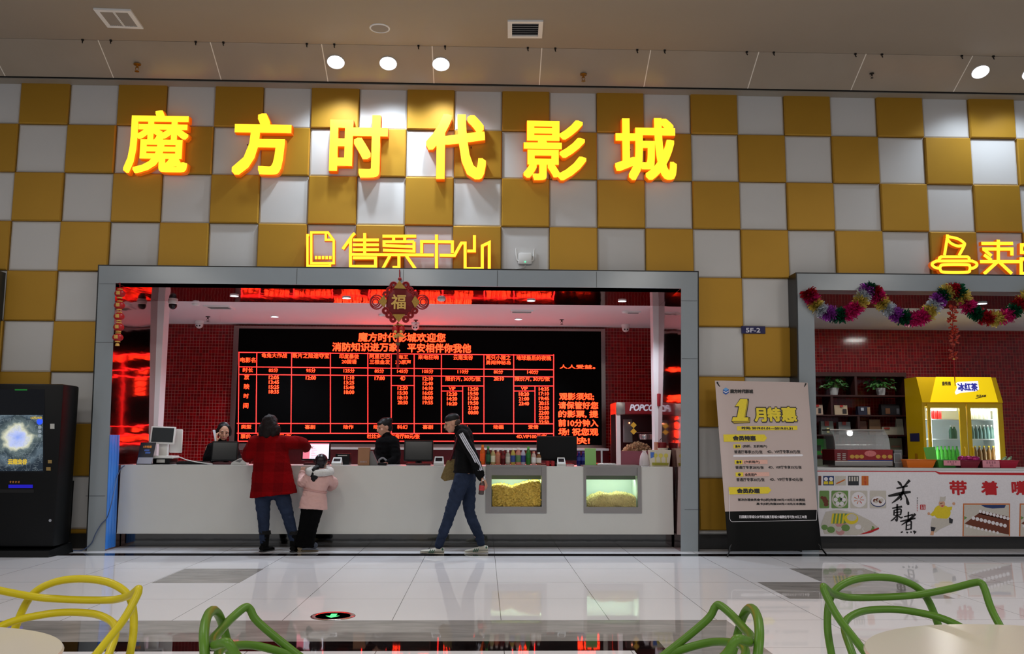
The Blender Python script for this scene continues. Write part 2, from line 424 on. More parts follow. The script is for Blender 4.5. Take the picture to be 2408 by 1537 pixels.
# ------------------------------------------------------------------ ticket room behind the portal
IX, IZ, RY, BY = 3.385, 3.113, 1.12, 3.5
def mirror(name, vert):
    m = mat(name, (190, 152, 152), .07, 1.0); q = NT(m); q.xyz()
    mp = q.new('ShaderNodeMapping'); mp.inputs['Scale'].default_value = (2.2, .9, .7) if not vert else (.6, .6, 2.5); q.ln(q.vec, mp.inputs[0])
    q.bump(q.noise(2.0, 2, mp.outputs[0]), .07 if not vert else .06, .05); return m
M_mir = mirror('wavy_steel_lining', False); M_mirv = mirror('wavy_steel_lining_upright', True)
M_pink = mat('white_wall_paint', (226, 222, 222), .7, vary=.02)
for s, nm in ((-1, 'wall_left_lining'), (1, 'wall_right_lining')):
    w = MB(); e = .004 if s < 0 else -.006
    vs = [(s*(IX+e-k*.064+q), y, z) for q in (0, .18) for k, z in ((1, 0), (0, IZ+.1)) for y in (FY+.004, RY)]
    w.raw(vs, [(0, 1, 3, 2), (4, 6, 7, 5), (0, 4, 5, 1), (2, 3, 7, 6), (0, 2, 6, 4), (1, 5, 7, 3)]); struct(w.build(nm, M_mirv))
    w = MB(); a, b = sorted((s*3.295, s*3.6)); w.box(a, b, RY, RY+.2, 0, IZ); struct(w.build('trim_5' if s < 0 else 'trim_6', M_pink))
    w = MB(); a, b = sorted((s*4.7, s*4.6)); w.box(a, b, RY+.1, BY, 0, IZ); struct(w.build('wall_left' if s < 0 else 'wall_right', M_pink))
w = MB(); w.box(-3.385, 3.375, FY+.004, RY, IZ, IZ+.1); struct(w.build('ceiling_soffit', M_mir))
w = MB(); w.box(-4.7, 4.7, RY, BY, IZ, IZ+.1); struct(w.build('ceiling_ticket_room', M_pink))
def mosaic(name, tile, grout, r=.16, pitch=.05, dark=.5):
    m = mat(name, tile, r, spec=.5); q = NT(m); X, Y_, Z = q.xyz()
    jn = q.math('MAXIMUM', q.line(X, 0, pitch, .0042), q.line(Z, 0, pitch, .0042))
    wn = q.new('ShaderNodeTexWhiteNoise'); wn.noise_dimensions = '2D'
    cb = q.new('ShaderNodeCombineXYZ'); q.ln(q.math('ROUND', q.math('SUBTRACT', q.math('DIVIDE', X, pitch), .5)), cb.inputs[0]); q.ln(q.math('ROUND', q.math('SUBTRACT', q.math('DIVIDE', Z, pitch), .5)), cb.inputs[1])
    q.ln(cb.outputs[0], wn.inputs['Vector'])
    t = q.mix(wn.outputs['Value'], tuple(v*dark for v in lin(tile)), lin(tile))
    q.ln(q.mix(jn, t, lin(grout)), q.b.inputs['Base Color']); q.bump(q.math('SUBTRACT', 1.0, jn), .4, .004); return m
M_mos = mosaic('red_mosaic', (150, 6, 14), (184, 112, 104))
M_mos2 = mosaic('dark_red_mosaic', (150, 8, 10), (168, 100, 84), .12)
w = MB(); w.box(-4.7, 4.7, BY, BY+.1, 0, IZ); struct(w.build('wall_ticket_room', M_mos))

# snack bar room
w = MB(); w.box(4.74, 10.5, 3.45, 3.55, 0, IZ); struct(w.build('wall_snack_bar', M_mos2))
w = MB(); w.box(4.74, 4.97, 0.0, 3.45, 0, IZ); struct(w.build('wall_snack_left', mat('black_glass_lining', (16, 14, 14), .1)))
w = MB(); w.box(4.97, 10.5, 0.0, RY, IZ, IZ+.1); struct(w.build('ceiling_snack_soffit', mat('black_mirror_lining', (48, 40, 38), .06, 1.0)))
w = MB(); w.box(4.97, 10.5, RY, 3.45, IZ, IZ+.1); struct(w.build('ceiling_snack_bar', M_pink))
# ------------------------------------------------------------------ illuminated signs on the wall
M_sign = mat('sign_face_lit', (210, 170, 20), .5, emit=1.55, ecol=(255, 200, 42))
M_ret = mat('sign_return_added_glow', (170, 84, 8), .5, emit=.4, ecol=(255, 110, 8))  # orange glow added to the returns to tint the ceiling above
def sign_obj(root, face_mb, ret_mb):
    face_mb.build('lit_face', M_sign, root); r = ret_mb.build('return', M_ret, root); r['label'] = 'orange edge of the sign'
BIG = [('魔', 293, 443, 259, 408, 'leftmost and densest'), ('方', 547, 684, 266, 412, 'second from the left, with a dot over a long bar'), ('时', 775, 911, 270, 417, 'third from the left, with a boxed left half'),
       ('代', 1002, 1143, 268, 421, 'fourth from the left, above the hanging knot'), ('影', 1231, 1379, 282, 424, 'fifth from the left, with three slanting strokes'), ('城', 1446, 1591, 277, 424, 'rightmost of the six')]
BF = wallF(-.15)
for ch, x0, x1, y0, y1, d in BIG:
    fm, rm = MB(), MB()
    bold = {'魔': .028, '影': .032, '城': .040, '时': .046}.get(ch, .048)
    px_text(fm, ch, BF, x0, y0, x1, y1, bold=bold, nb=9)
    px_text(rm, ch, BF, x0-1, y0-1, x1+1, y1+1, bold=bold+.006, nb=9, depth=.07, h=-.038)
    q = at((x0+x1)/2, y1, -.15)
    t = thing('sign_character', 'large glowing yellow wall character %s, %s' % (ch, d), 'sign', (q.x, -.12, q.z), 'large illuminated characters high on the wall')
    sign_obj(t, fm, rm)
    for k in (.25, .75):
        rod = MB(); a = at(x0+(x1-x0)*k, (y0+y1)/2, -.1); rod.tube([(a.x, -.085, a.z), (a.x, -.03, a.z)], .008, 6); rod.build('mounting_rod', M_dark, t)

SF = wallF(-.14)
def crop5(p): return SF.px(700+p[0]/4.013, 520+p[1]/4.013)
def strokes(paths, w, conv, fm, rm):
    for pts in paths:
        cl = pts[0] == pts[-1]; P = [conv(p) for p in (pts[:-1] if cl else pts)]
        fm.stroke(P, w, SF, 0, closed=cl); rm.stroke(P, w+.006, SF.off(-.004), .06, closed=cl)
icon = [[(128, 105), (285, 105), (340, 180), (340, 395), (128, 395), (128, 105)], [(265, 110), (265, 175), (335, 175)], [(110, 130), (92, 130), (92, 420), (305, 420), (305, 400)]]
icon += [[(x, 343), (x+24, 343)] for x in (162, 194, 228, 262, 296)]
fm, rm = MB(), MB(); strokes(icon[:3], .028, crop5, fm, rm); strokes(icon[3:], .040, crop5, fm, rm)
q = at(754, 627, -.16)
t = thing('ticket_icon_sign', 'glowing yellow sign of two stacked paper sheets left of the ticket office lettering', 'sign', (q.x, -.1, q.z)); sign_obj(t, fm, rm)
tick = [[(540, 112), (520, 130), (425, 262)], [(498, 165), (498, 425), (735, 425), (735, 345), (520, 345)], [(632, 112), (632, 300)], [(520, 176), (766, 176)], [(520, 222), (766, 222)], [(520, 268), (766, 268)], [(490, 312), (1285, 318)],
        [(800, 140), (1118, 140)], [(905, 140), (905, 195)], [(1010, 140), (1010, 195)], [(1098, 192), (1098, 282), (805, 272)], [(1098, 192), (815, 192), (815, 228), (1085, 240)], [(955, 320), (955, 435), (895, 435)], [(870, 325), (803, 448)], [(1025, 325), (1112, 452)],
        [(1310, 125), (1310, 458)], [(1155, 190), (1460, 194), (1460, 300)], [(1170, 190), (1170, 300)],
        [(1340, 320), (1480, 322), (1545, 205), (1580, 205), (1580, 448), (1742, 448), (1742, 232), (1808, 200), (1808, 462)], [(1600, 280), (1668, 280), (1668, 132)]]
fm, rm = MB(), MB(); strokes(tick, .036, crop5, fm, rm)
q = at(985, 635, -.16)
t = thing('ticket_office_sign', 'glowing yellow joined-up lettering 售票中心 on top of the ticket booth portal', 'sign', (q.x, -.1, q.z)); sign_obj(t, fm, rm)
def crop7(p): return SF.px(1840+p[0]/3.66, 540+p[1]/3.66)
cup = [[(1395, 218), (1420, 62)], [(1408, 65), (1440, 62), (1510, 78), (1560, 110), (1565, 135), (1520, 220)], [(1412, 70), (1450, 115), (1510, 140), (1562, 132)], [(1420, 40), (1420, 62)], [(1360, 232), (1595, 232)],
       [(1345, 270), (1352, 242), (1375, 230)], [(1590, 230), (1606, 242), (1612, 272)], [(1320, 268), (1640, 268)], [(1325, 270), (1295, 285), (1290, 305), (1315, 325), (1345, 330)], [(1635, 270), (1668, 285), (1672, 308), (1645, 328), (1620, 330)],
       [(1395, 300), (1585, 300), (1612, 315), (1612, 345), (1585, 365), (1395, 365), (1360, 345), (1360, 315), (1395, 300)]]
cup = [p if len(p) < 4 else ([tuple(q.xy) for q in spline([(x, y, 0) for x, y in p[:-1]], 5, True)]+[p[0]] if p[0] == p[-1] else [tuple(q.xy) for q in spline([(x, y, 0) for x, y in p], 5)]) for p in cup]
fm, rm = MB(), MB(); strokes(cup, .036, crop7, fm, rm)
q = at(2244, 643, -.14)
t = thing('snack_icon_sign', 'glowing yellow sign of a cup over a burger on the snack bar portal', 'sign', (q.x, -.1, q.z)); sign_obj(t, fm, rm)
sell = [[(1858, 85), (1858, 270)], [(1712, 117), (1985, 117)], [(1720, 165), (1975, 165), (1975, 222)], [(1730, 165), (1800, 225)], [(1735, 215), (1800, 262)], [(1700, 274), (2060, 274)], [(1850, 275), (1735, 380)], [(1870, 280), (1975, 378)]]
pin = [[(2058, 130), (2058, 195), (2240, 195), (2240, 130), (2058, 130)], [(2055, 250), (2055, 376), (2130, 376), (2130, 250), (2055, 250)], [(2165, 250), (2165, 376), (2245, 376), (2245, 250), (2165, 250)]]
fm, rm = MB(), MB(); strokes(sell+pin, .042, crop7, fm, rm)
q = at(2380, 643, -.16)
t = thing('snack_bar_sign', 'glowing yellow lettering starting with 卖 at the right edge above the snack bar', 'sign', (q.x, -.1, q.z)); sign_obj(t, fm, rm)

# room plate
PF = wallF(-.052); t0 = at(1772, 785, -.05)
t = thing('room_plate', 'small navy plate reading 5F-2 on a gold wall panel', 'sign', (t0.x, -.05, t0.z))
a = at(1743.5, 784, -.05); b = at(1799, 767, -.05); m = MB(); m.rbox(a.x, b.x, -.062, -.045, a.z, b.z, .004); m.build('plate', mat('navy_enamel', (22, 20, 78), .3), t)
m = MB(); px_text(m, '5F-2', wallF(-.063), 1754, 770.5, 1788, 781.5, bold=.004); m.build('lettering', mat('white_print', (225, 222, 230), .5), t)

# wireless router on the wall
c = at(1235, 607, -.06); M_plast = mat('white_plastic', (226, 226, 222), .35, vary=.02)
t = thing('wireless_router', 'white wireless router with two upright antennas on the wall above the portal', 'router', (c.x, -.0, c.z-.09))
m = MB(); m.rbox(c.x-.085, c.x+.085, -.06, -.012, c.z-.075, c.z+.075, .035); m.build('housing', M_plast, t, smooth=50)
for s in (-1, 1):
    m = MB(); m.tube([(c.x+s*.085, -.03, c.z-.03), (c.x+s*.10, -.03, c.z-.02), (c.x+s*.108, -.03, c.z+.05), (c.x+s*.115, -.03, c.z+.13)], [.012, .013, .010, .006], 8); m.build('antenna', M_plast, t, smooth=50)
m = MB(); m.ball((c.x, -.061, c.z-.045), .008, 8, 6); m.build('status_light', mat('green_led', (60, 255, 150), emit=2), t)
m = MB(); m.tube(spline([(c.x-.0, -.03, c.z-.07), (c.x-.01, -.03, c.z-.11), (c.x-.09, -.02, c.z-.125), (c.x-.16, -.02, c.z-.14)], 6), .004, 6); m.build('cable', M_plast, t, smooth=60)

# ------------------------------------------------------------------ hall ceiling fittings
M_lamp = mat('lamp_lens', (255, 255, 255), .4, emit=14, ecol=(235, 242, 255))
M_rim = mat('white_lamp_rim', (230, 230, 228), .4)
def downlight(x, y, z, r, label, power, group, spot=True, col=(.76, .87, 1), M=None, sy=1.0, wide=120):
    t = thing('downlight', label, 'ceiling light', (x, y, z), group)
    m = MB(); m.lathe([(r*1.0, -.002), (r*1.14, -.014), (r*1.16, 0)], (x, y, z), 24, M=M, sy=sy); m.build('rim', M_rim, t, smooth=40)
    m = MB(); m.lathe([(0.001, -.012), (r*.7, -.010), (r, -.004)], (x, y, z), 24, M=M, sy=sy); m.build('lens', M_lamp, t, smooth=40)
    if spot: lamp('downlight_beam', 'SPOT', (x, y-(.06 if M else 0), z-.06), power, col, r*.8, spot=math.radians(wide), blend=.75)
SBM = Matrix((SBF.u, -SBF.v, -SBF.n)).transposed()
for k, (px_, py_, d) in enumerate([(790, 145, 'leftmost of the three bright downlights above the big characters'), (913, 148, 'middle one of the three bright downlights above the big characters'), (1037, 150, 'rightmost of the three bright downlights above the big characters'), (2305, 168, 'bright downlight at the right end of the glossy ceiling band')]):
    q = SBF.p(*SBF.px(px_, py_)); downlight(q.x, q.y, q.z, .092, d, 140 if k < 3 else 60, 'hall ceiling downlights', M=SBM, sy=.95)
q = SBF.p(*SBF.px(2424, 172)); downlight(q.x, q.y, q.z, .092, 'downlight cut off by the right edge of the picture', 60, 'hall ceiling downlights', M=SBM, sy=.95)
def vent(cx, cy, z, sx, sy, rz, label, group, slats=7, name='ceiling_vent', div=False):
    t = thing(name, label, 'vent', (cx, cy, z), group); B = []
    m = MB(); f = .05*min(sx, sy)/.4
    for a in ((-sx/2, sx/2, -sy/2, -sy/2+f), (-sx/2, sx/2, sy/2-f, sy/2), (-sx/2, -sx/2+f, -sy/2+f, sy/2-f), (sx/2-f, sx/2, -sy/2+f, sy/2-f)): m.box(a[0], a[1], a[2], a[3], -.02, 0)
    if div: m.box(-sx/2+f, sx/2-f, -.012, .012, -.018, 0) if div == 'x' else m.box(-.012, .012, -sy/2+f, sy/2-f, -.018, 0)
    ss = MB()
    for k in range(slats):
        if div == 'x' or not div: y = -sy/2+f+(k+.5)*(sy-2*f)/slats; ss.obox((0, y, -.010), (sx/2-f, 0, 0), (0, .011, .008), (0, -.001, .0015))
        else: x = -sx/2+f+(k+.5)*(sx-2*f)/slats; ss.obox((x, 0, -.010), (0, sy/2-f, 0), (.011, 0, .008), (-.001, 0, .0015))
    bk = MB(); bk.box(-sx/2+f, sx/2-f, -sy/2+f, sy/2-f, -.003, -.001)
    ca, sa = math.cos(rz), math.sin(rz)
    for nm, q, mt in (('frame', m, M_rim), ('slats', ss, mat('vent_slat', (150, 148, 145), .5)), ('duct_opening', bk, mat('vent_dark', (40, 40, 42), .8))):
        q.v = [Vector((p.x*ca-p.y*sa+cx, p.x*sa+p.y*ca+cy, p.z+z)) for p in q.v]; q.build(nm, mt, t)
q = fl(280, 42, ZC); vent(q.x, q.y, ZC, .40, .44, .05, 'square white air vent at the left of the hall ceiling', 'hall ceiling vents', 14, div='y')
q = fl(1235, 67, ZC); vent(q.x, q.y, ZC, .40, .42, -.03, 'square white air vent right of the round ceiling speaker', 'hall ceiling vents', 6)
q = fl(893, 66, ZC); t = thing('ceiling_speaker', 'round flush speaker in the hall ceiling', 'speaker', (q.x, q.y, ZC))
m = MB(); m.lathe([(.098, -.002), (.105, -.012), (.115, -.008), (.118, 0)], (q.x, q.y, ZC), 28); m.build('rim', M_rim, t, smooth=40)
m = MB(); m.lathe([(.001, -.009), (.098, -.006)], (q.x, q.y, ZC), 28); m.build('grille', mat('speaker_grille', (150, 142, 132), .7, bump=.5, bscale=300), t, smooth=40)
M_brass = mat('brass', (190, 140, 60), .3, 1.0); M_chrome = mat('chrome', (210, 210, 212), .15, 1.0)
def sprinkler(x, y, z, label, group, k=1.0, mt=None):
    t = thing('sprinkler_head', label, 'sprinkler', (x, y, z), group)
    m = MB(); m.lathe([(.035*k, 0), (.034*k, -.008*k), (.014*k, -.012*k)], (x, y, z), 14); m.build('escutcheon', mt or M_brass, t, smooth=40)
    m = MB(); m.tube([(x, y, z-.01*k), (x, y, z-.035*k)], .011*k, 8)
    for s in (-1, 1): m.tube([(x+s*.011*k, y, z-.03*k), (x+s*.016*k, y, z-.05*k), (x+s*.003*k, y, z-.068*k)], .003*k, 5)
    m.lathe([(.003, -.07*k), (.022*k, -.072*k), (.022*k, -.075*k), (.003, -.075*k)], (x, y, z), 12); m.build('nozzle', mt or M_brass, t, smooth=40)
q = SBF.p(*SBF.px(323, 150)); sprinkler(q.x, q.y, q.z-.004, 'brass sprinkler head over the first big character', 'hall ceiling sprinklers', 1.25)
q = SBF.p(*SBF.px(1372, 174)); sprinkler(q.x, q.y, q.z-.004, 'brass sprinkler head above the gap between the last two big characters', 'hall ceiling sprinklers', 1.2)
q = SBF.p(*SBF.px(2050, 172)); sprinkler(q.x, q.y, q.z-.004, 'dark sprinkler head on a ceiling joint at the right', 'hall ceiling sprinklers', .8, mat('dark_metal', (60, 58, 55), .4, .8))
clip = None; gx = [(180, 86), (249, 89), (454, 96), (520, 98), (719, 104), (784, 105), (983, 108), (1046, 109), (1242, 112), (1307, 113), (1501, 117), (1566, 118), (1761, 121), (1825, 122), (2017, 127), (2081, 127), (2272, 129), (2346, 131)]
def ordn(k): return ['first', 'second', 'third', 'fourth', 'fifth', 'sixth', 'seventh', 'eighth', 'ninth', 'tenth', 'eleventh', 'twelfth', 'thirteenth', 'fourteenth', 'fifteenth', 'sixteenth', 'seventeenth', 'eighteenth'][k]
for k, (x, y) in enumerate(gx):
    q = fl(x, y, ZC-.04); lab = 'small black clip hanging from the ceiling step, %s from the left' % ordn(k)
    if clip is None:
        clip = thing('ceiling_clip', lab, 'clip', (0, 0, 0), 'black clips along the ceiling step')
        m = MB(); m.box(-.012, .012, -.010, .010, -.02, .0); m.tube([(0, 0, -.015), (0, -.004, -.04), (.006, -.010, -.05)], .007, 6); m.build('hook', M_dark, clip)
        clip.location = (q.x, YT-.012, ZC)
    else: dup(clip, (q.x, YT-.012, ZC), 0, lab)

# ------------------------------------------------------------------ fittings of the ticket room ceiling
for x, y, d in [(551, 694, 'leftmost downlight in the mirrored soffit'), (815, 699, 'downlight in the mirrored soffit left of the hanging knot'), (1249, 705, 'downlight in the mirrored soffit right of the hanging knot'), (1463, 706, 'rightmost downlight in the mirrored soffit')]:
    q = fl(x, y, IZ); downlight(q.x, q.y, IZ, .048, d, 90, 'soffit downlights', True)
for x, y, d in [(646, 743, 'downlight in the white ticket room ceiling, left of the knot'), (1219, 749, 'downlight in the white ticket room ceiling, right of the knot')]:
    q = fl(x, y, IZ); downlight(q.x, q.y, IZ, .05, d, 120, 'ticket room downlights', True)
q = fl(2308, 712, IZ); downlight(q.x, q.y, IZ, .06, 'downlight in the black soffit of the snack bar', 7, 'soffit downlights', True)
for x, y, sx, sy, d in [(516, 721, .36, .28, 'grey flush vent at the left of the ticket room ceiling'), (1227, 731, .32, .2, 'grey flush vent above the right ticket room downlight'), (1487, 733, .22, .16, 'small dark vent at the right of the ticket room ceiling')]:
    q = fl(x, y, IZ); vent(q.x, q.y, IZ, sx, sy, 0, d, 'ticket room vents', 6)
def dome(x, y, z, r, mt, label, eyes=False):
    t = thing('security_camera', label, 'camera', (x, y, z), 'ceiling security cameras')
    m = MB(); m.lathe([(r*1.15, 0), (r*1.15, -r*.5), (r*.95, -r*.7)], (x, y, z), 16); m.build('mount', M_plast, t, smooth=40)
    m = MB(); m.ball((x, y, z-r*1.0), r, 16, 10); m.build('dome', mt, t, smooth=60)
    if eyes:
        for s in (-1, 1): m = MB(); m.ball((x+s*r*.35, y-r*.8, z-r*1.35), r*.22, 8, 6); m.build('lens', M_dark, t, smooth=60)
q = fl(407, 708, IZ); dome(q.x, q.y, IZ, .055, mat('smoked_dome', (14, 12, 14), .08), 'black dome camera near the left pink column')
for x, d in ((469, 'white two-lens camera over the left mosaic wall'), (977, 'white two-lens camera below the hanging knot'), (1471, 'white two-lens camera over the right mosaic wall')):
    q = at(x, 758, 3.1); dome(q.x, 3.1, IZ, .06, M_plast, d, True)
for x, y, d in ((489, 744, 'sprinkler head behind the left white camera'), (978, 752, 'sprinkler head above the middle white camera'), (1321, 751, 'sprinkler head right of the right ticket room downlight')):
    q = fl(x, y, IZ); sprinkler(q.x, q.y, IZ, d, 'ticket room sprinklers', 1.0, mat('dark_metal', (60, 58, 55), .4, .8))
for x, y, d in ((461, 713, 'white smoke detector right of the black dome camera'), (1038, 702, 'white smoke detector right of the hanging knot'), (1470, 731, 'white smoke detector beside the small dark vent'), (899, 739, 'white smoke detector left of the hanging knot')):
    q = fl(x, y, IZ); t = thing('smoke_detector', d, 'smoke detector', (q.x, q.y, IZ), 'smoke detectors')
    m = MB(); m.lathe([(.055, 0), (.055, -.015), (.035, -.035), (.001, -.036)], (q.x, q.y, IZ), 16); m.build('housing', M_plast, t, smooth=40)

# ------------------------------------------------------------------ LED schedule board
LY = 3.42; LF = wallF(LY)
a = at(563, 772, LY); b = at(1415, 1046, LY); t = thing('led_board', 'wide black LED board with red film schedule on the back wall', 'led board', ((a.x+b.x)/2, LY, b.z))
fr = MB(); o1 = at(551, 766, LY); o2 = at(1425, 1062, LY)
for q in ((o1.x, o2.x, a.z, o1.z), (o1.x, o2.x, o2.z, b.z), (o1.x, a.x, b.z, a.z), (b.x, o2.x, b.z, a.z)): fr.box(q[0], q[1], LY-.02, BY, q[2], q[3])
fr.build('frame', mat('brushed_steel', (150, 142, 138), .22, 1.0, vary=.1, scale=3, stretch=(40, 1, 1)), t)
m = MB(); m.box(a.x, b.x, LY, BY-.01, b.z, a.z); m.build('screen', mat('led_panel_black', (3, 3, 3), .7, spec=.06), t)
M_led = mat('led_lit', (255, 60, 30), emit=6.5, ecol=(255, 46, 18)); M_ledl = mat('led_line', (255, 50, 40), emit=6.5, ecol=(255, 32, 29))
TF = LF.off(.004); gr = MB(); tx = MB()
def hl(x0, x1, y): P, Q = TF.px(x0, y), TF.px(x1, y); gr.stroke([P, Q], .012, TF, 0)
def vl(x, y0, y1, x2=None): P, Q = TF.px(x, y0), TF.px(x2 or x, y1); gr.stroke([P, Q], .012, TF, 0)
XR, XL = 1302, 561
for y0, y1, xa, xb in ((828, 835, XL, XR), (862, 869, XL, XR), (880, 886, XL, XR), (995, 996, XL-4, XR), (1018, 1019, XL-4, XR), (1037, 1037, XL, XR)):
    gr.stroke([TF.px(xa, y0), TF.px(xb, y1)], .012, TF, 0)
for x in (562, 604, 686, 777, 865, 920, 974, 1038, 1138, 1208, 1302): vl(x, 829 if x < 900 else 833, 1019 if x not in (562, 1302) else 1037, x-2 if x < 700 else x)
hl(920, 974, 906); hl(1038, 1138, 907); hl(1208, 1302, 907); hl(1038, 1088, 919); hl(1208, 1258, 919); vl(1088, 907, 995); vl(1258, 907, 995)
def T(s, xc, y0, y1, w, bold=.003): px_text(tx, s, TF, xc-w/2, y0, xc+w/2, y1, bold=bold, nb=4)
T('魔方时代影城欢迎您', 945, 782, 804, 206, .010); T('消防知识进万家,', 861, 805, 827, 160, .010); T('平安相伴你我他', 1033, 807, 829, 150, .010)
T('电影名', 583, 840, 852, 36); T('龟兔大作战', 645, 830, 841, 60); T('断片之险途夺宝', 731, 830, 842, 86); T('印度暴徒', 821, 832, 843, 46); T('20国语', 821, 845, 855, 35)
T('阿里巴巴', 893, 832, 843, 48); T('三根金发', 893, 845, 856, 48); T('海王', 948, 834, 844, 24); T('3D原声', 948, 846, 856, 36); T('来电狂响', 1007, 834, 845, 48); T('云南虫谷', 1089, 834, 846, 46)
T('两只小猪之', 1172, 835, 846, 58); T('勇闯神秘岛', 1172, 847, 857, 58); T('地球最后的夜晚', 1255, 836, 847, 82)
T('时长', 583, 864, 875, 24); T('放', 580, 880, 892, 12); T('映', 580, 902, 915, 13); T('时', 579, 925, 936, 12); T('间', 578, 947, 960, 12); T('类型', 579, 998, 1008, 24); T('票价', 578, 1020, 1031, 24)
for x, s in ((643, '85分'), (731, '95分'), (821, '125分'), (892, '85分'), (947, '145分'), (1006, '105分'), (1089, '110分'), (1172, '80分'), (1253, '140分')): T(s, x, 865+(x-640)*.007, 875+(x-640)*.007, 26 if len(s) > 3 else 22)
def times(x, y, dy, L):
    for k, s in enumerate(L): T(s, x, y+k*dy-4.5, y+k*dy+4.5, 24, .005)
times(644, 887, 11.2, ['12:05', '13:45', '15:25', '18:35']); times(731, 888, 11, ['12:00']); times(821, 888, 11.2, ['11:10', '13:25', '15:40', '18:00']); times(893, 889, 11, ['17:00'])
T('4D', 947, 884, 894, 12); times(947, 912, 11.3, ['12:50', '15:30', '18:10', '20:50']); times(1006, 890, 11.2, ['12:10', '12:40', '14:10', '16:05', '18:00', '19:55'])
for x in (1089, 1252): T('限价片, 30元/张', x, 885, 896, 82)
T('VIP', 1063, 909, 917, 16); T('VIP', 1233, 909, 917, 16); times(1063, 926, 11.2, ['12:20', '14:20', '16:20']); times(1113, 914, 11.1, ['13:50', '15:50', '17:50', '19:50', '21:50', '00:00']); times(1173, 890, 11, ['20:10'])
times(1232, 926, 11.2, ['18:20', '21:00', '23:40']); times(1279, 914, 11.2, ['14:35', '17:10', '19:45', '20:15', '21:50', '22:00', '22:20', '22:50'])
for x, s in ((645, '动画'), (729, '喜剧'), (819, '动作'), (890, '动画'), (946, '科幻'), (1006, '喜剧'), (1088, '动作'), (1172, '动画'), (1254, '爱情')): T(s, x, 998.5, 1008.5, 24)
T('普通厅70元/张', 645, 1020, 1031, 82); T('杜比全景声影音厅80元/张', 925, 1020, 1031, 124); T('4D,VIP100元/张', 1250, 1021, 1031, 72)
for k, s in enumerate(['观影须知;', '请保管好您', '的影票, 提', '前10分钟入', '场! 祝您观']): T(s, 1360 if k else 1356, 923+20.7*k, 941+20.7*k, 94 if k else 82, .009)
T('快!', 1369, 1027, 1044, 36, .009); T('人人受益。', 1358, 857, 867, 84, .006)
gr.build('table_lines', M_ledl, t); tx.build('lettering', M_led, t)

for x in (5.9, 7.6): lamp('snack_room_fill', 'AREA', (x, 2.1, IZ-.02), 11, (1, .97, .92), .3)  # added fill lights without fittings, to brighten the snack bar's back wall
# ------------------------------------------------------------------ ticket counter
M_stone = mat('white_counter_stone', (206, 206, 200), .22, spec=.45, vary=.03, scale=3)
M_steel = mat('brushed_steel_case', (165, 160, 155), .3, 1.0, vary=.08, scale=4, stretch=(60, 1, 60))
M_kick = mat('mirror_kick', (92, 90, 86), .08, 1.0, bump=.03, bscale=6)
M_glass = mat('clear_glass', (255, 255, 255), .02, trans=1.0, ior=1.08, spec=.6)
CX0, CX1, CY0, CY1, CT, CB = -3.318, 3.30, .02, .78, .968, .172
t = thing('ticket_counter', 'long white stone ticket counter with a mirrored steel kick', 'counter', (0, .4, 0))
D1 = (1.034, 1.764, .414, .984); D2 = (2.213, 2.915, .417, .984)
m = MB()
for r in cut(cut([(CX0, CX1, CB, CT)], D1), D2): m.box(r[0], r[1], CY0, CY0+.05, r[2], r[3])
for r in cut(cut([(CX0, CX1, CT-.03, CT)], D1), D2): m.box(r[0], r[1], CY0+.05, CY1, r[2], r[3])
m.box(CX0, CX1, CY1-.05, CY1, 0, CT-.03); m.box(CX0, CX0+.03, CY0+.05, CY1-.05, CB, CT-.03); m.box(CX1-.03, CX1, CY0+.05, CY1-.05, CB, CT-.03); m.box(CX0, CX1, CY0+.05, CY1-.05, CB, CB+.02)
m.build('counter_body', M_stone, t)
m = MB(); m.box(CX0, CX1, .16, .20, 0, CB); m.build('kick', M_kick, t)
m = MB(); m.box(CX0+.0, CX1, CY0-.008, CY0, CB-.006, CB); m.build('bottom_edge', M_stone, t)

def display_case(D, px, label, bright):
    x0, x1, z0, z1 = D; t = thing('display_case', label, 'display case', ((x0+x1)/2, .25, z0), 'lit snack cases set in the ticket counter')
    gx0, gx1, gz0, gz1 = at(px[0], 1150, 0).x, at(px[1], 1150, 0).x, at(1200, px[3], 0).z, at(1200, px[2], 0).z
    yf = CY0-.012; m = MB()
    for r in cut([(x0, x1, z0, z1)], (gx0, gx1, gz0, gz1)): m.box(r[0], r[1], yf, yf+.03, r[2], r[3])
    m.box(x0, x1, yf+.03, .5, z1-.012, z1); m.build('steel_frame', M_steel, t)
    m = MB(); m.box(gx0-.01, gx1+.01, .48, .49, z0, z1-.012); m.box(gx0-.012, gx0, yf+.03, .48, z0, z1-.012); m.box(gx1, gx1+.012, yf+.03, .48, z0, z1-.012); m.box(gx0, gx1, yf+.03, .48, z0, z0+.01)
    m.build('case_lining', mat('pale_green_lining', (214, 230, 220), .35), t)
    m = MB(); m.box(gx0, gx1, yf+.012, yf+.016, gz0, gz1); m.build('glass_front', M_glass, t)
    lz = at(1200, 1121, .1).z
    m = MB(); m.box(gx0, gx1, .19, .27, lz+.01, lz+.03); m.box(gx0, gx1, .185, .19, lz-.03, lz+.03); m.build('light_strip_cover', mat('steel_shade', (120, 130, 110), .4, .6), t)
    hz = at(1200, 1117, .03).z; m = MB(); m.box(gx0, gx1, .03, .05, hz, gz1); m.build('steel_header', M_steel, t)
    m = MB(); m.box(gx0+.02, gx1-.02, .205, .26, lz-.008, lz+.009); m.build('light_strip', mat('cool_tube', (225, 255, 235), emit=bright, ecol=(232, 255, 238)), t)
    return gx0, gx1, z0+.012
g1 = display_case(D1, (1156, 1274, 1098, 1191), 'steel snack case with golden corn puffs below the row of bottles', 13)
g2 = display_case(D2, (1379, 1500, 1098, 1191), 'steel snack case with popcorn at the right end of the ticket counter', 13)
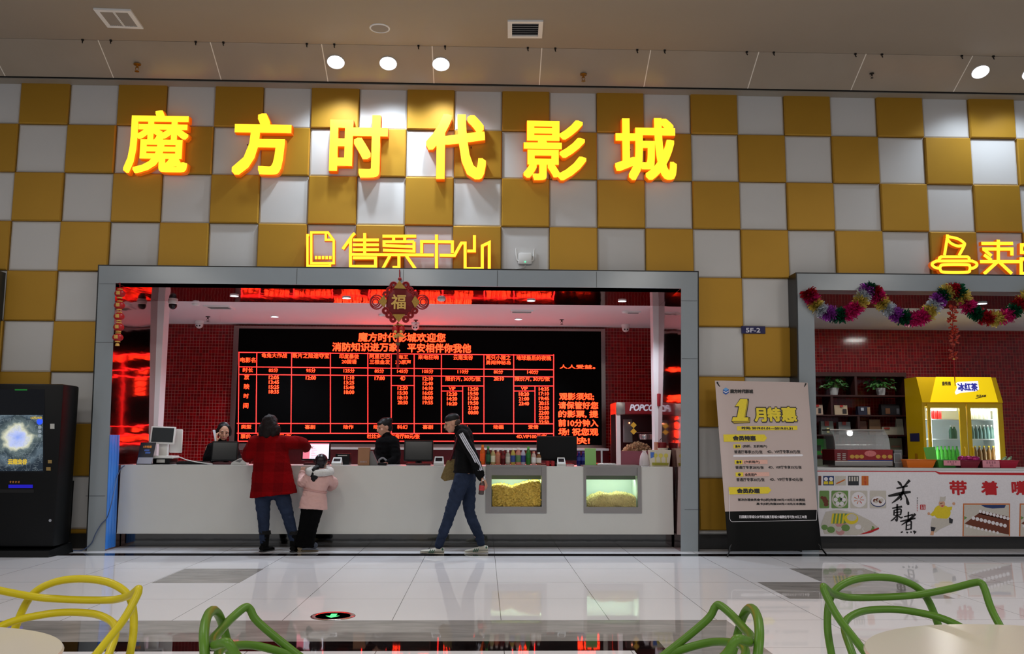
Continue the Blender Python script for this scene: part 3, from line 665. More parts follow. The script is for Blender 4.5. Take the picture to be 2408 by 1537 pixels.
def heap(prof, x0, x1, zb, depth, n, shape, name, label, cat, mt):
    rnd = random.Random(3); m = MB()
    def top(u, y): 
        k = u*(len(prof)-1); i = min(int(k), len(prof)-2); z = prof[i]+(prof[i+1]-prof[i])*(k-i); return z + .06*(y-.06)
    for _ in range(n):
        u = rnd.random(); y = .055 + rnd.random()**1.6*depth; f = rnd.random(); zt = top(u, y)
        z = zb+.01 + (zt-zb-.02)*(f if y < .09 else 1-.12*f); shape(m, (x0+.02+(x1-x0-.04)*u, y, z), rnd)
    bx = MB()   # the mass under the surface
    N = 16
    for k in range(N):
        ua, ub = k/N, (k+1)/N; a, b = x0+.01+(x1-x0-.02)*ua, x0+.01+(x1-x0-.02)*ub
        m.poly([(a, .075, zb), (b, .075, zb), (b, .075, top(ub, .06)-.02), (a, .075, top(ua, .06)-.02)]); m.poly([(a, .075, top(ua, .06)-.02), (b, .075, top(ub, .06)-.02), (b, depth+.04, top(ub, depth)-.02), (a, depth+.04, top(ua, depth)-.02)])
    o = m.build(name, mt, None, smooth=60); tag(o, label, cat, kind='stuff')
def puff(m, c, r):
    d = Vector((r.uniform(-1, 1), r.uniform(-.5, .5), r.uniform(-.8, .8))).normalized()*.020; c = Vector(c); k = Vector((0, 0, r.uniform(-.004, .008)))
    m.tube([c-d*1.15, c-d, c-d*.4+k, c+d*.4+k, c+d, c+d*1.15], [.003, .009, .011, .011, .009, .003], 6)
def pop(m, c, r):
    for _ in range(3): m.ball((c[0]+r.uniform(-.009, .009), c[1]+r.uniform(-.006, .006), c[2]+r.uniform(-.008, .008)), r.uniform(.006, .010), 6, 4)
pz = lambda y: at(1200, y, .1).z
heap([pz(1143), pz(1141), pz(1148), pz(1140), pz(1134), pz(1133)], g1[0], g1[1], g1[2], .36, 1500, puff, 'corn_puffs', 'heap of golden corn puffs filling the left snack case', 'corn puffs', mat('corn_puff', (234, 200, 92), .6, vary=.2, scale=30))
heap([pz(1176), pz(1165), pz(1160), pz(1164), pz(1160), pz(1161), pz(1166)], g2[0], g2[1], g2[2], .36, 1300, pop, 'popcorn_heap', 'heap of pale popcorn in the right snack case', 'popcorn', mat('popcorn', (236, 216, 150), .7, vary=.3, scale=40))

# ------------------------------------------------------------------ things on the ticket counter
M_blk = mat('black_plastic', (7, 7, 8), .4, spec=.25); M_scr = mat('dark_screen', (13, 14, 16), .15, spec=.35); M_wp = mat('pale_grey_plastic', (196, 196, 192), .4); M_maroon = mat('maroon_plastic', (70, 14, 20), .4)
def B(x0, x1, y0, y1, Y, d):           # box bounds from pixel bounds at depth Y
    a = at(x0, y1, Y); b = at(x1, y0, Y); return (a.x, b.x, Y, Y+d, max(a.z, CT), b.z)
def monitor(px, Y, label, scr=None, base=None, tilt=.12, case=None, foot=None, name='pos_terminal', cat='terminal', group=None):
    x0, x1, y0, y1 = px; a = at(x0, y1, Y); b = at(x1, y0, Y); w = b.x-a.x; cx = (a.x+b.x)/2; h = b.z-a.z
    t = thing(name, label, cat, (cx, Y+.05, CT), group)
    R = Matrix.Rotation(-tilt, 3, 'X'); c = Vector((cx, Y+.03, (a.z+b.z)/2))
    m = MB(); m.rbox(c.x-w/2, c.x+w/2, c.y-.016, c.y+.016, c.z-h/2, c.z+h/2, .01, M=R); m.build('bezel', case or M_blk, t, smooth=40)
    F = Frame(c+R @ Vector((0, -.0175, 0)), (1, 0, 0), R @ Vector((0, 0, 1)), R @ Vector((0, -1, 0))); e = .018
    m = MB(); m.prism([(-w/2+e, -h/2+e), (w/2-e, -h/2+e), (w/2-e, h/2-e), (-w/2+e, h/2-e)], F, .002); m.build('screen', scr or M_scr, t)
    m = MB(); m.tube([(cx, Y+.05, c.z-h*.1), (cx, Y+.10, a.z-.0), (cx, Y+.10, CT+.02)], [.03, .04, .05], 10); m.build('stand', case or M_blk, t, smooth=40)
    m = MB(); m.rbox(cx-w*.42, cx+w*.42, Y-.01, Y+.22, CT+.001, CT+.03, .01); m.build('base', foot or M_blk, t, smooth=40)
    return t, F, w, h
t, F, w, h = monitor((495, 560, 1037, 1084), .30, 'black touch terminal in front of the woman on the phone', foot=M_maroon, group='black touch terminals on the ticket counter')
t, F, w, h = monitor((949, 1019, 1035, 1084), .30, 'black touch terminal left of the walking man', foot=M_maroon, group='black touch terminals on the ticket counter')
t, F, w, h = monitor((708, 777, 1039, 1082), .30, 'touch terminal with a lit white and pink screen above the child', scr=mat('lit_ui_screen', (225, 225, 240), .3, emit=.85, ecol=(232, 230, 246)), foot=M_maroon, group='black touch terminals on the ticket counter')
m = MB(); e = .018; H2 = F.off(.0008)
m.prism([(-w/2+e, -h/2+e), (-w/2+.1, -h/2+e), (-w/2+.1, h/2-.045), (-w/2+e, h/2-.045)], H2, 0); m.prism([(-w/2+e, h/2-.03), (w/2-e, h/2-.03), (w/2-e, h/2-e), (-w/2+e, h/2-e)], H2, 0)
for k in range(7): m.prism([(-w/2+.12, h/2-.06-k*.022), (-w/2+.12+.03+.02*(k % 3), h/2-.06-k*.022), (-w/2+.12+.03+.02*(k % 3), h/2-.056-k*.022), (-w/2+.12, h/2-.056-k*.022)], H2, 0)
m.build('screen_panel', mat('pink_ui', (230, 120, 140), .3, emit=.8, ecol=(236, 130, 150)), t)['label'] = 'pink column on the lit screen'
t, F, w, h = monitor((1262, 1357, 1025, 1082), .30, 'big black monitor seen from behind, right of the bottles', scr=M_blk, tilt=-.05, name='monitor', cat='monitor')
# white register with customer display
a = at(351, 1044, .32); b = at(410, 1002, .32)
t = thing('cash_register', 'white tilted cash register with a grey screen at the left end of the counter', 'cash register', ((a.x+b.x)/2, .45, CT))
R = Matrix.Rotation(-.2, 3, 'X') @ Matrix.Rotation(.15, 3, 'Z'); c = Vector(((a.x+b.x)/2, .36, (a.z+b.z)/2)); w = b.x-a.x; h = b.z-a.z
m = MB(); m.rbox(c.x-w/2, c.x+w/2, c.y-.018, c.y+.018, c.z-h/2, c.z+h/2, .012, M=R); m.build('bezel', M_plast, t, smooth=40)
F = Frame(c+R @ Vector((0, -.0195, 0)), R @ Vector((1, 0, 0)), R @ Vector((0, 0, 1))); m = MB(); m.prism([(-w/2+.02, -h/2+.02), (w/2-.02, -h/2+.02), (w/2-.02, h/2-.02), (-w/2+.02, h/2-.02)], F, .002); m.build('screen', mat('grey_screen', (50, 55, 58), .12), t)
m = MB(); z1 = at(380, 1044, .4).z; z2 = at(380, 1073, .4).z; m.loft = None
m.rbox(c.x-.055, c.x+.055, .38, .46, z2, z1+.05, .02); m.build('neck', M_plast, t, smooth=40)
m = MB(); m.rbox(c.x-.11, c.x+.15, .30, .56, z2-.02, z2+.012, .012); m.build('base', M_plast, t, smooth=40)
a2 = at(401, 1064, .5); b2 = at(429, 1009, .5); m = MB(); m.rbox(a2.x-.02, b2.x, .5, .54, a2.z, b2.z, .012); m.build('customer_display', M_plast, t, smooth=40)
bx = B(364, 394, 1073, 1092, .34, .25); t = thing('receipt_printer', 'black receipt printer under the white cash register', 'printer', ((bx[0]+bx[1])/2, .45, CT), 'receipt printers')
m = MB(); m.rbox(bx[0]-.03, bx[1]+.03, bx[2], bx[3]+.05, CT+.001, z2-.021, .012); m.build('housing', M_blk, t, smooth=40); m = MB(); m.box(bx[0]+.02, bx[1]-.03, bx[2]-.003, bx[2]+.002, CT+.02, CT+.06); m.build('paper_slot', M_wp, t)
bx = B(788, 822, 1066, 1093, .50, .2); t = thing('receipt_printer', 'black receipt printer behind the lit terminal', 'printer', ((bx[0]+bx[1])/2, .6, CT), 'receipt printers')
m = MB(); m.rbox(bx[0], bx[1], bx[2], bx[3], CT+.001, bx[5], .012); m.build('housing', M_blk, t, smooth=40); m = MB(); m.box(bx[0]+.03, bx[1]-.03, bx[2]-.002, bx[2]+.002, bx[5]-.03, bx[5]-.02); m.build('paper_slot', M_wp, t)
# dark keyboard and cables heap at the left
q = at(455, 1087, .4); t = thing('keyboard', 'low black keyboard right of the white cash register', 'keyboard', (q.x, .45, CT))
m = MB(); m.rbox(q.x-.19, q.x+.19, .33, .52, CT+.001, CT+.028, .01); m.build('tray', M_blk, t, smooth=40)
m = MB()
for i in range(12):
    for j in range(4): m.box(q.x-.17+i*.029, q.x-.147+i*.029, .35+j*.04, .38+j*.04, CT+.027, CT+.037)
m.build('keys', mat('key_black', (30, 30, 32), .5), t)
for pts, lab in (([(405, 1078), (420, 1075), (440, 1082), (470, 1088), (500, 1091)], 'white cable trailing from the cash register over the keyboard'),):
    m = MB(); m.tube(spline([at(x, y-1, .31) for x, y in pts], 6), .006, 6); o = m.build('cable', M_plast, None, smooth=60); tag(o, lab, 'cable')
# leaflet stand
t = thing('leaflet_stand', 'dark tilted leaflet stand at the left end of the ticket counter', 'sign stand', (*at(338, 1092, .22).xy, CT))
c4 = [at(320, 1091, .2), at(356, 1091, .2), at(367, 1040, .26), at(331, 1040, .26)]; u = (c4[1]-c4[0]).normalized(); v = (c4[3]-c4[0]).normalized(); n = u.cross(v).normalized()
def quad_slab(P, d, n): P = [Vector(p) for p in P]; m = MB(); Q = [p-n*d for p in P]; m.raw(P+Q, [(0, 1, 2, 3), (7, 6, 5, 4), (0, 4, 5, 1), (1, 5, 6, 2), (2, 6, 7, 3), (3, 7, 4, 0)]); return m
quad_slab(c4, .008, n).build('panel', mat('navy_poster', (18, 22, 40), .2), t)
LFm = Frame(c4[0]+n*.001, u, v - u*v.dot(u), n)
m = MB(); m.poly([LFm.p(*LFm.px(x, y)) for x, y in ((321.5, 1090), (356, 1090), (360, 1075), (325, 1075))]); m.build('pale_strip', mat('pale_print', (170, 175, 190), .4), t)
m = MB(); px_text(m, '1月特惠', LFm, 337, 1047, 357, 1053, bold=.003); m.build('lettering', mat('orange_print', (235, 150, 60), .5), t)
m = MB()
for x, y in ((339, 1056), (341, 1062)): m.poly([LFm.p(*LFm.px(x+a, y+b)) for a, b in ((0, 4), (12, 4), (13, 0), (1, 0))])
m.build('print_blocks', mat('blue_print', (70, 110, 190), .5), t)
m = MB(); m.box(c4[0].x, c4[1].x, .2, .32, CT, CT+.01); m.build('foot', M_blk, t)
# small readers
def reader(px, Y, label, big=1.0):
    x0, x1, y0, y1 = px; a = at(x0, y1, Y); b = at(x1, y0, Y); w = b.x-a.x; h = b.z-CT; cx = (a.x+b.x)/2
    t = thing('card_reader', label, 'card reader', (cx, Y, CT), 'white card readers on the ticket counter'); m = MB()
    vs = [(cx-w/2, Y-.03, CT+.001), (cx+w/2, Y-.03, CT+.001), (cx+w/2, Y+.1, CT+.001), (cx-w/2, Y+.1, CT+.001), (cx-w/2, Y-.03, CT+h*.3), (cx+w/2, Y-.03, CT+h*.3), (cx+w*.42, Y+.06, CT+h), (cx-w*.42, Y+.06, CT+h)]
    m.raw(vs, [(0, 3, 2, 1), (0, 1, 5, 4), (4, 5, 6, 7), (1, 2, 6, 5), (3, 0, 4, 7), (2, 3, 7, 6)]); m.build('housing', M_wp, t)
    F = Frame(Vector((cx, Y+.015, CT+h*.65)), (1, 0, 0), Vector((0, .09, h*.7)), None); m = MB(); m.prism([(-w*.34, -h*.25), (w*.34, -h*.25), (w*.34, h*.32), (-w*.34, h*.32)], F.off(.002), .001); m.build('display', M_scr, t)
reader((780, 804, 1075, 1093), .2, 'white card reader right of the child'); reader((1020, 1044, 1073, 1092), .2, 'white card reader right of the black terminal by the man'); reader((1310, 1330, 1075, 1093), .2, 'white card reader in front of the big black monitor')
x0 = at(545, 1094, .2); x1 = at(583, 1076, .2); t = thing('desk_scanner', 'white wedge-shaped desk scanner left of the woman in red', 'scanner', ((x0.x+x1.x)/2, .2, CT))
m = MB(); W = wallF(.15); P = [(x0.x, CT+.001), (x1.x, CT+.001), (x1.x-.01, CT+.04), (x1.x-.045, x1.z), (x1.x-.09, x1.z-.005), (x0.x+.01, CT+.03)]; m.prism(P, W, .12); m.build('housing', M_wp, t)
m = MB(); m.prism([(x0.x+.05, CT+.045), (x0.x+.11, CT+.03), (x1.x-.05, x1.z-.02), (x1.x-.09, x1.z-.02)], W.off(.002), .002); m.build('slot', mat('grey_plastic', (110, 110, 110), .5), t)
# brown box and grey stand
bx = B(841, 869, 1052, 1092, .16, .10); t = thing('card_box', 'brown cardboard display box left of the woman cashier looking down', 'box', ((bx[0]+bx[1])/2, .2, CT))
m = MB(); m.rbox(bx[0], bx[1], .16, .28, CT+.001, bx[5], .004); m.build('carton', mat('brown_card', (150, 108, 78), .7, vary=.05), t)
m = MB(); W = wallF(.158); scrawl(m, W, (bx[0]+.03, CT+.035, bx[1]-.03, CT+.053), 5, 4); m.build('lettering', mat('pale_print', (170, 175, 190), .4), t)
bx = B(870, 890, 1060, 1092, .22, .1); t = thing('grey_stand', 'small grey sloping stand beside the brown cardboard box', 'stand', ((bx[0]+bx[1])/2, .25, CT))
m = MB(); m.prism([(bx[0], CT+.001), (bx[1], CT+.001), (bx[0]+.02, bx[5]), (bx[0], bx[5])], wallF(.2), .12); m.build('wedge', mat('grey_plastic', (110, 110, 110), .5), t)
q = at(898, 1090, .2); t = thing('desk_phone', 'small black desk phone with a white edge below the woman cashier looking down', 'phone', (q.x, .2, CT))
m = MB(); m.rbox(q.x-.045, q.x+.06, .17, .30, CT+.001, CT+.035, .01); m.build('body', M_blk, t); m = MB(); m.tube(spline([(q.x-.03, .2, CT+.03), (q.x-.035, .2, CT+.065), (q.x+.01, .21, CT+.09), (q.x+.05, .22, CT+.06)], 5), .012, 8); m.build('handset', mat('phone_grey', (120, 122, 126), .3), t, smooth=60)
# green card, tray, pad
bx = B(1376, 1402, 1054, 1092, .16, .02); t = thing('green_card_stand', 'pale green upright card stand over the popcorn case', 'sign stand', ((bx[0]+bx[1])/2, .2, .985))
m = MB(); m.obox(((bx[0]+bx[1])/2, .18, (bx[5]+.985)/2), ((bx[1]-bx[0])/2, 0, 0), (0, .004, .001), (0, .02, (bx[5]-.985)/2)); m.build('card', mat('pale_green_card', (132, 184, 104), .5), t)
m = MB(); m.box(bx[0], bx[1], .15, .24, .985, .992); m.build('foot', mat('pale_green_card', (132, 184, 104), .5), t)
bx = B(1404, 1449, 1090, 1095, .12, .2); t = thing('steel_tray', 'flat silver tray on top of the popcorn case', 'tray', ((bx[0]+bx[1])/2, .2, .985))
m = MB(); m.rbox(bx[0], bx[1], .10, .36, .986, 1.003, .004); m.rbox(bx[0]+.01, bx[1]-.01, .11, .35, 1.003, 1.008, .002); m.build('tray_body', M_chrome, t)
bx = B(1331, 1350, 1087, 1094, .2, .08); o = MB().rbox(bx[0], bx[1], .17, .27, CT+.001, CT+.022, .008).build('note_pad', mat('pink_pad', (200, 150, 150), .6), None); tag(o, 'small pinkish pad right of the card reader by the big monitor', 'pad')
# ---- bottles
M_bg = mat('bottle_clear', (225, 232, 228), .05, trans=.6, ior=1.3)
def bottle(x, ytop, Y, zb, col, cap, lab, label, group, fat=1.0, labz=(.35, .6), scale_r=None, liquid=True):
    q = at(x, 1000, Y); zt = at(x, ytop, Y).z; h = zt-zb; r = (scale_r or .030)*fat; cx = q.x
    t = thing('drink_bottle', label, 'bottle', (cx, Y, zb), group)
    pr = [(.001, 0), (r*.85, 0), (r, .012), (r, h*.30), (r*.93, h*.36), (r, h*.42), (r, h*.62), (r*.8, h*.74), (r*.45, h*.86), (r*.40, h*.90), (.001, h*.90)]
    m = MB(); m.lathe([(a, z+zb) for a, z in pr], (cx, Y, 0), 14); m.build('bottle_body', mat('drink_%d_%d_%d' % col, col, .12, spec=.6, trans=.25, ior=1.33), t, smooth=40)
    m = MB(); m.lathe([(r*.50, zb+h*.88), (r*.50, zb+h), (.001, zb+h)], (cx, Y, 0), 12); m.build('cap', mat('cap_%d_%d_%d' % cap, cap, .4), t, smooth=40)
    if lab:
        m = MB(); m.lathe([(r*1.02, zb+h*labz[0]), (r*1.03, zb+h*labz[1])], (cx, Y, 0), 14); m.build('bottle_label', mat('wrap_%d_%d_%d' % lab, lab, .4, vary=.2, scale=90), t, smooth=40)
BT = [(152, 280, (235, 110, 30), (240, 130, 30), (240, 90, 20), 'tall orange soda bottle, leftmost in the row on the left snack case'), (208, 297, (20, 60, 36), (60, 150, 60), (40, 90, 60), 'dark green bottle beside the orange soda'),
      (258, 320, (190, 178, 120), (230, 225, 215), (222, 218, 190), 'pale yellow bottle with a cream wrap, third in the row'), (307, 330, (214, 140, 108), (225, 215, 210), (190, 120, 96), 'salmon coloured drink bottle, fourth in the row'),
      (357, 320, (96, 22, 24), (225, 220, 215), (120, 28, 30), 'dark red drink bottle, fifth in the row'), (407, 335, (188, 186, 170), (230, 228, 220), (206, 204, 190), 'pale grey bottle, sixth in the row'),
      (459, 315, (206, 190, 90), (240, 238, 230), (60, 80, 150), 'yellow drink with a blue wrap, seventh in the row'), (512, 310, (218, 150, 130), (240, 235, 228), (96, 130, 84), 'wide pink drink with a green wrap, eighth in the row'),
      (561, 315, (196, 196, 214), (235, 232, 240), (50, 60, 130), 'pale blue bottle with a navy wrap, ninth in the row'), (613, 300, (54, 128, 50), (90, 180, 70), (40, 110, 46), 'bright green soda bottle, tallest at the right of the row'),
      (667, 347, (214, 190, 180), (225, 150, 130), (226, 226, 226), 'short clear bottle with a white wrap beside the green soda'), (718, 357, (140, 96, 60), (230, 230, 225), (220, 216, 206), 'short brown tea bottle, rightmost in the row')]
for x, yt, col, cap, lab, d in BT: bottle(1100+x/4.3, 980+yt/4.3, .14, .986, col, cap, lab, d, 'drink bottles on the left snack case', 1.16 if x == 512 else 1.0, (.16, .56) if x not in (357, 613) else (.38, .58))
for x, d in ((1361, 'left one of two dark blue bottles behind the green card'), (1371, 'right one of two dark blue bottles behind the green card')): bottle(x, 1061, .42, CT+.001, (24, 30, 110), (90, 70, 170), (60, 70, 160), d, 'dark blue bottles', 1.0)
# snack packs behind the reader
for k, (x, d) in enumerate([(1288, 'small red snack tin under the big black monitor, left one'), (1300, 'small red snack tin under the big black monitor, right one')]):
    q = at(x, 1085, .22); o = MB().lathe([(.001, CT+.001), (.024, CT+.001), (.026, CT+.03), (.024, CT+.06), (.001, CT+.062)], (q.x, .24, 0), 12).build('snack_tin', mat('red_tin', (150, 30, 34), .3, vary=.3, scale=60), None, smooth=40); tag(o, d, 'tin', 'red snack tins')
# plastic bag
c = at(1516, 1075, .24); t = thing('plastic_bag', 'translucent white plastic bag of snacks left of the printed popcorn box', 'bag', (c.x, .24, CT))
m = MB(); pr = [(.001, CT+.001), (.05, CT+.001), (.066, CT+.03), (.064, CT+.08), (.05, CT+.13), (.03, CT+.165), (.018, CT+.185), (.03, CT+.195)]
m.lathe(pr, (c.x, .26, 0), 18, sx=1.0, sy=.8)
for v in m.v: v += Vector((noise.noise(v*30)*.012, noise.noise(v*28+Vector((5, 0, 0)))*.012, 0))
m.build('bag_film', mat('bag_film', (230, 222, 224), .25, alpha=.62, spec=.6), t, smooth=70)
m = MB(); rr = random.Random(4)
for _ in range(60): m.ball((c.x+rr.uniform(-.04, .04), .26+rr.uniform(-.03, .03), CT+.012+rr.random()*.05), rr.uniform(.006, .01), 6, 4)
o = m.build('contents', mat('dark_popcorn', (110, 86, 60), .8, vary=.3), t)
# printed popcorn box, bucket, red cup
bx = B(1529, 1578, 1058, 1094, .14, .14); t = thing('popcorn_box', 'pale printed popcorn carton with three spoons on it at the right counter end', 'box', ((bx[0]+bx[1])/2, .2, CT))
m = MB(); x0, x1, z1 = bx[0], bx[1], bx[5]; m.raw([(x0+.012, .14, CT+.001), (x1-.025, .14, CT+.001), (x1-.025, .26, CT+.001), (x0+.012, .26, CT+.001), (x0-.004, .13, z1), (x1, .13, z1), (x1, .27, z1), (x0-.004, .27, z1)], [(0, 3, 2, 1), (0, 1, 5, 4), (1, 2, 6, 5), (2, 3, 7, 6), (3, 0, 4, 7), (4, 5, 6, 7)])
m.build('carton', mat('cream_card', (206, 200, 180), .5, vary=.08, scale=20), t)
W = Frame((0, .1335, (CT+z1)/2), (1, 0, 0), (0, -.01, z1-CT)); W = W.off(.004); m = MB()
u0 = x0+.005; zc = 0
def disc(m, F, u, v, r, n=16, mi=0, sv=1.0): m.prism([(u+r*math.cos(2*PI*k/n), v+r*sv*math.sin(2*PI*k/n)) for k in range(n)], F, 0, mi)
for k in range(3): disc(m, W, x0+.065+k*.065, .035, .026); m.stroke([(x0+.065+k*.065, .01), (x0+.07+k*.063, -.06)], .012, W, 0)
m.build('spoon_print', mat('yellow_print', (206, 196, 90), .5), t)
m = MB(); m.prism([(x0+.005, .0), (x0+.05, .02), (x0+.05, .075), (x0+.002, .075)], W, 0); m.build('blue_print', mat('blue_print', (70, 110, 190), .5), t)
m = MB(); m.prism([(x0+.025, -.085), (x1-.04, -.085), (x1-.032, -.055), (x0+.02, -.05)], W, 0); m.build('corn_print', mat('corn_print', (150, 150, 50), .6, vary=.4, scale=120), t)
q = at(1561, 1053, .3); t = thing('paper_bucket', 'white paper bucket behind the printed popcorn carton', 'bucket', (q.x, .36, CT))
m = MB(); zt = at(1561, 1053, .36).z; m.lathe([(.001, CT+.001), (.05, CT+.001), (.062, zt-.012), (.064, zt), (.06, zt), (.05, CT+.02), (.001, CT+.02)], (q.x, .36, 0), 20); m.build('bucket_wall', mat('cream_card', (206, 200, 180), .5), t, smooth=40)
q = at(1556, 1040, .50); zt = at(1556, 1040, .5).z; t = thing('drink_cup', 'dark red drink cup with a straw behind the popcorn carton', 'cup', (q.x, .5, CT))
m = MB(); m.lathe([(.001, CT+.001), (.045, CT+.001), (.06, zt), (.001, zt+.004)], (q.x, .5, 0), 18); m.build('cup_wall', mat('cup_red', (120, 20, 26), .35), t, smooth=40)
m = MB(); m.tube([(q.x-.02, .5, zt), (q.x-.024, .49, zt+.03), (q.x-.005, .49, zt+.05)], .005, 6); m.build('straw', M_dark, t, smooth=60)
q = at(1543, 1048, .44); t = thing('straw_holder', 'bundle of orange sticks in a holder left of the red cup', 'straw holder', (q.x, .44, CT)); zt = at(1543, 1039, .44).z
m = MB(); m.lathe([(.001, CT+.001), (.03, CT+.001), (.03, CT+.12), (.001, CT+.12)], (q.x, .44, 0), 12); m.build('holder', mat('amber_cup', (150, 90, 40), .4), t, smooth=40)
for k in range(4): m = MB(); m.tube([(q.x-.018+k*.012, .44, CT+.11), (q.x-.020+k*.013, .44, zt)], .005, 6); m.build('stick', mat('orange_stick', (190, 110, 50), .5), t)
# dark bag at far right of counter
q = at(1591, 1075, .35); t = thing('dark_bin', 'dark bin behind the popcorn carton at the far right end', 'bin', (q.x-.02, .5, CT)); m = MB(); m.rbox(q.x-.10, q.x+.03, .4, .62, CT+.001, at(1585, 1053, .4).z, .02); m.build('bin_body', M_blk, t, smooth=40)
# cable along the right jamb with plug, and red intercom on the pink column
m = MB(); P = [at(x, y, .0) for x, y in ((1588, 1097), (1590, 1120), (1589, 1160), (1592, 1200), (1593, 1225), (1590, 1250), (1592, 1262))]; m.tube(spline(P, 5), .005, 6); q = at(1592, 1225, 0); m.rbox(q.x-.012, q.x+.012, -.012, .012, q.z-.02, q.z+.02, .005); o = m.build('power_cable', M_dark, None, smooth=50); tag(o, 'thin black cable with an inline switch hanging down the right end of the counter', 'cable')
q = at(1549, 940, 1.1); t = thing('wall_intercom', 'small red handset box on the right pink column', 'intercom', (q.x, 1.1, q.z-.09)); m = MB(); m.rbox(q.x-.022, q.x+.03, 1.06, 1.118, q.z-.085, q.z+.085, .01); m.build('housing', mat('red_plastic', (150, 16, 30), .4), t, smooth=40)
m = MB(); m.tube(spline([at(x, y, 1.1) for x, y in ((1552, 950), (1553, 975), (1551, 1005), (1549, 1040))], 6), .005, 6); m.build('cord', M_dark, t, smooth=60)

# ------------------------------------------------------------------ back of the ticket room: cabinet and popcorn machine
za = at(1000, 1054, 2.9).z
t = thing('back_cabinet', 'dark red cabinet with a pale top edge below the LED board', 'cabinet', (0, 3.1, 0))
a = at(700, 1060, 2.9).x; b = at(1432, 1060, 2.9).x
m = MB(); m.box(a-.3, b, 2.92, 3.38, 0, za-.02); m.build('cabinet_body', mat('dark_red_laminate', (74, 14, 18), .25), t)
m = MB(); m.box(a-.3, b, 2.90, 3.39, za-.02, za+.012); m.build('top_edge', M_wp, t)
for x in (1415, 1440): m = MB(); q = at(x, 1080, 2.9).x; m.box(q-.012, q+.012, 2.895, 2.92, .2, za-.02); m.build('pale_stile', M_wp, t)
PY = 1.75
x0, x1 = at(1449, 980, PY).x, at(1562, 980, PY).x; zh = at(1480, 973, PY).z; zt = at(1480, 945, PY).z; zb = at(1480, 1090, PY).z-.02
t = thing('popcorn_machine', 'glass popcorn machine with a red header sign behind the right pink column', 'popcorn machine', ((x0+x1)/2, PY+.3, 0))
m = MB(); m.box(x0-.0, x1, PY, PY+.6, 0, zb); m.build('cart', mat('dark_red_laminate', (74, 14, 18), .25), t)
m = MB(); m.rbox(x0, x1, PY, PY+.6, zh, zt, .01); m.build('header', mat('machine_red', (120, 14, 22), .3), t)
m = MB(); q = at(1470, 960, PY).x; m.rbox(x0-.004, q, PY-.02, PY+.1, zh-.01, zt, .02); m.build('steel_corner', M_steel, t, smooth=40)
m = MB(); px_text(m, 'POPCORN', wallF(PY-.004), 1480, 950, 1560, 966, bold=.010, slant=.25); m.build('lettering', mat('white_print', (225, 222, 230), .5), t)
for x in (x0, x1-.06): m = MB(); m.box(x, x+.06, PY, PY+.05, zb, zh); m.build('corner_post', mat('pale_post', (205, 190, 186), .4), t)
m = MB(); m.box(x0+.06, x1-.06, PY+.02, PY+.026, zb, zh); m.build('glass_front', M_glass, t)
m = MB(); m.box(x0, x1, PY+.55, PY+.6, zb, zh); m.build('back_panel', mat('machine_dark_red', (60, 8, 14), .3), t)
q = at(1512, 1028, PY+.3); m = MB(); m.lathe([(.001, -.03), (.10, -.03), (.11, .03), (.10, .05), (.001, .05)], (q.x+.03, PY+.3, q.z), 20); m.tube([(q.x-.15, PY+.3, q.z+.07), (q.x+.12, PY+.3, q.z+.07)], .012, 8); m.build('kettle', M_chrome, t, smooth=40)
q0 = at(1468, 1040, PY+.3); q1 = at(1487, 985, PY+.3); m = MB(); m.rbox(q0.x, q1.x, PY+.3, PY+.42, q0.z, q1.z, .01); m.build('control_unit', mat('grey_plastic', (110, 110, 110), .5), t, smooth=40)
m = MB(); q = at(1480, 994, PY+.28); m.ball(q, .012, 8, 6); m.build('pilot_light', mat('pilot_lit', (255, 160, 120), emit=3), t)
for x, y in ((1490, 999), (1490, 1014)):
    q = at(x, y, PY+.012); m = MB(); r = .045; m.prism([(q.x-r, q.z), (q.x, q.z-r), (q.x+r, q.z), (q.x, q.z+r)], wallF(PY+.014), .004); m.build('warning_sticker', mat('sticker_yellow', (200, 150, 40), .5), t)
m = MB(); rr = random.Random(8)
for _ in range(420):
    u = rr.uniform(-1, 1); v = rr.random(); hgt = (1-u*u*.8)*.2; m.ball(((x0+x1)/2+u*((x1-x0)/2-.10), PY+.08+v*.3, zb+.12+hgt*rr.random()), rr.uniform(.014, .024), 6, 4)
o = m.build('popcorn', mat('popcorn_dim', (196, 160, 120), .7, vary=.3), t); o['kind'] = 'stuff'
m = MB(); m.box(x0+.06, x1-.06, PY+.03, PY+.05, zb, zb+.2); m.build('popcorn_bin', mat('pink_film', (150, 84, 96), .4), t)
# protective film on the left jamb and its cable
t = thing('blue_protective_film', 'blue protective film strip on the left jamb beside the counter', 'film', (-3.31, -.12, 0))
m = MB(); zt = at(265, 1022, FY).z; f = lambda z: -(IX+.004-.064*(1-z/(IZ+.1)))
m.raw([(f(z)+q, y, z) for q in (.002, .008) for z in (.02, zt) for y in (FY-.004, -.0)], [(0, 1, 3, 2), (4, 6, 7, 5), (0, 4, 5, 1), (2, 3, 7, 6), (0, 2, 6, 4), (1, 5, 7, 3)])
for k in (.2, .5, .8): y = FY+.28*k; m.raw([(f(z)+q, y+d, z) for q in (.008, .011) for z in (.02, zt) for d in (-.002, .002)], [(0, 1, 3, 2), (4, 6, 7, 5), (0, 4, 5, 1), (2, 3, 7, 6), (0, 2, 6, 4), (1, 5, 7, 3)])
m.build('film_sheet', mat('blue_film', (58, 128, 214), .3, vary=.12, scale=9, stretch=(1, 1, .3)), t)
P = [at(x, y, Y) for x, y, Y in ((170, 1292, -.3), (192, 1290, -.3), (214, 1278, -.3), (224, 1256, -.31), (238, 1232, -.3), (252, 1216, -.3), (262, 1182, -.3), (270, 1146, -.2), (278, 1114, -.05), (290, 1096, .01), (312, 1092, .1))]
P[0].z = P[1].z = .008
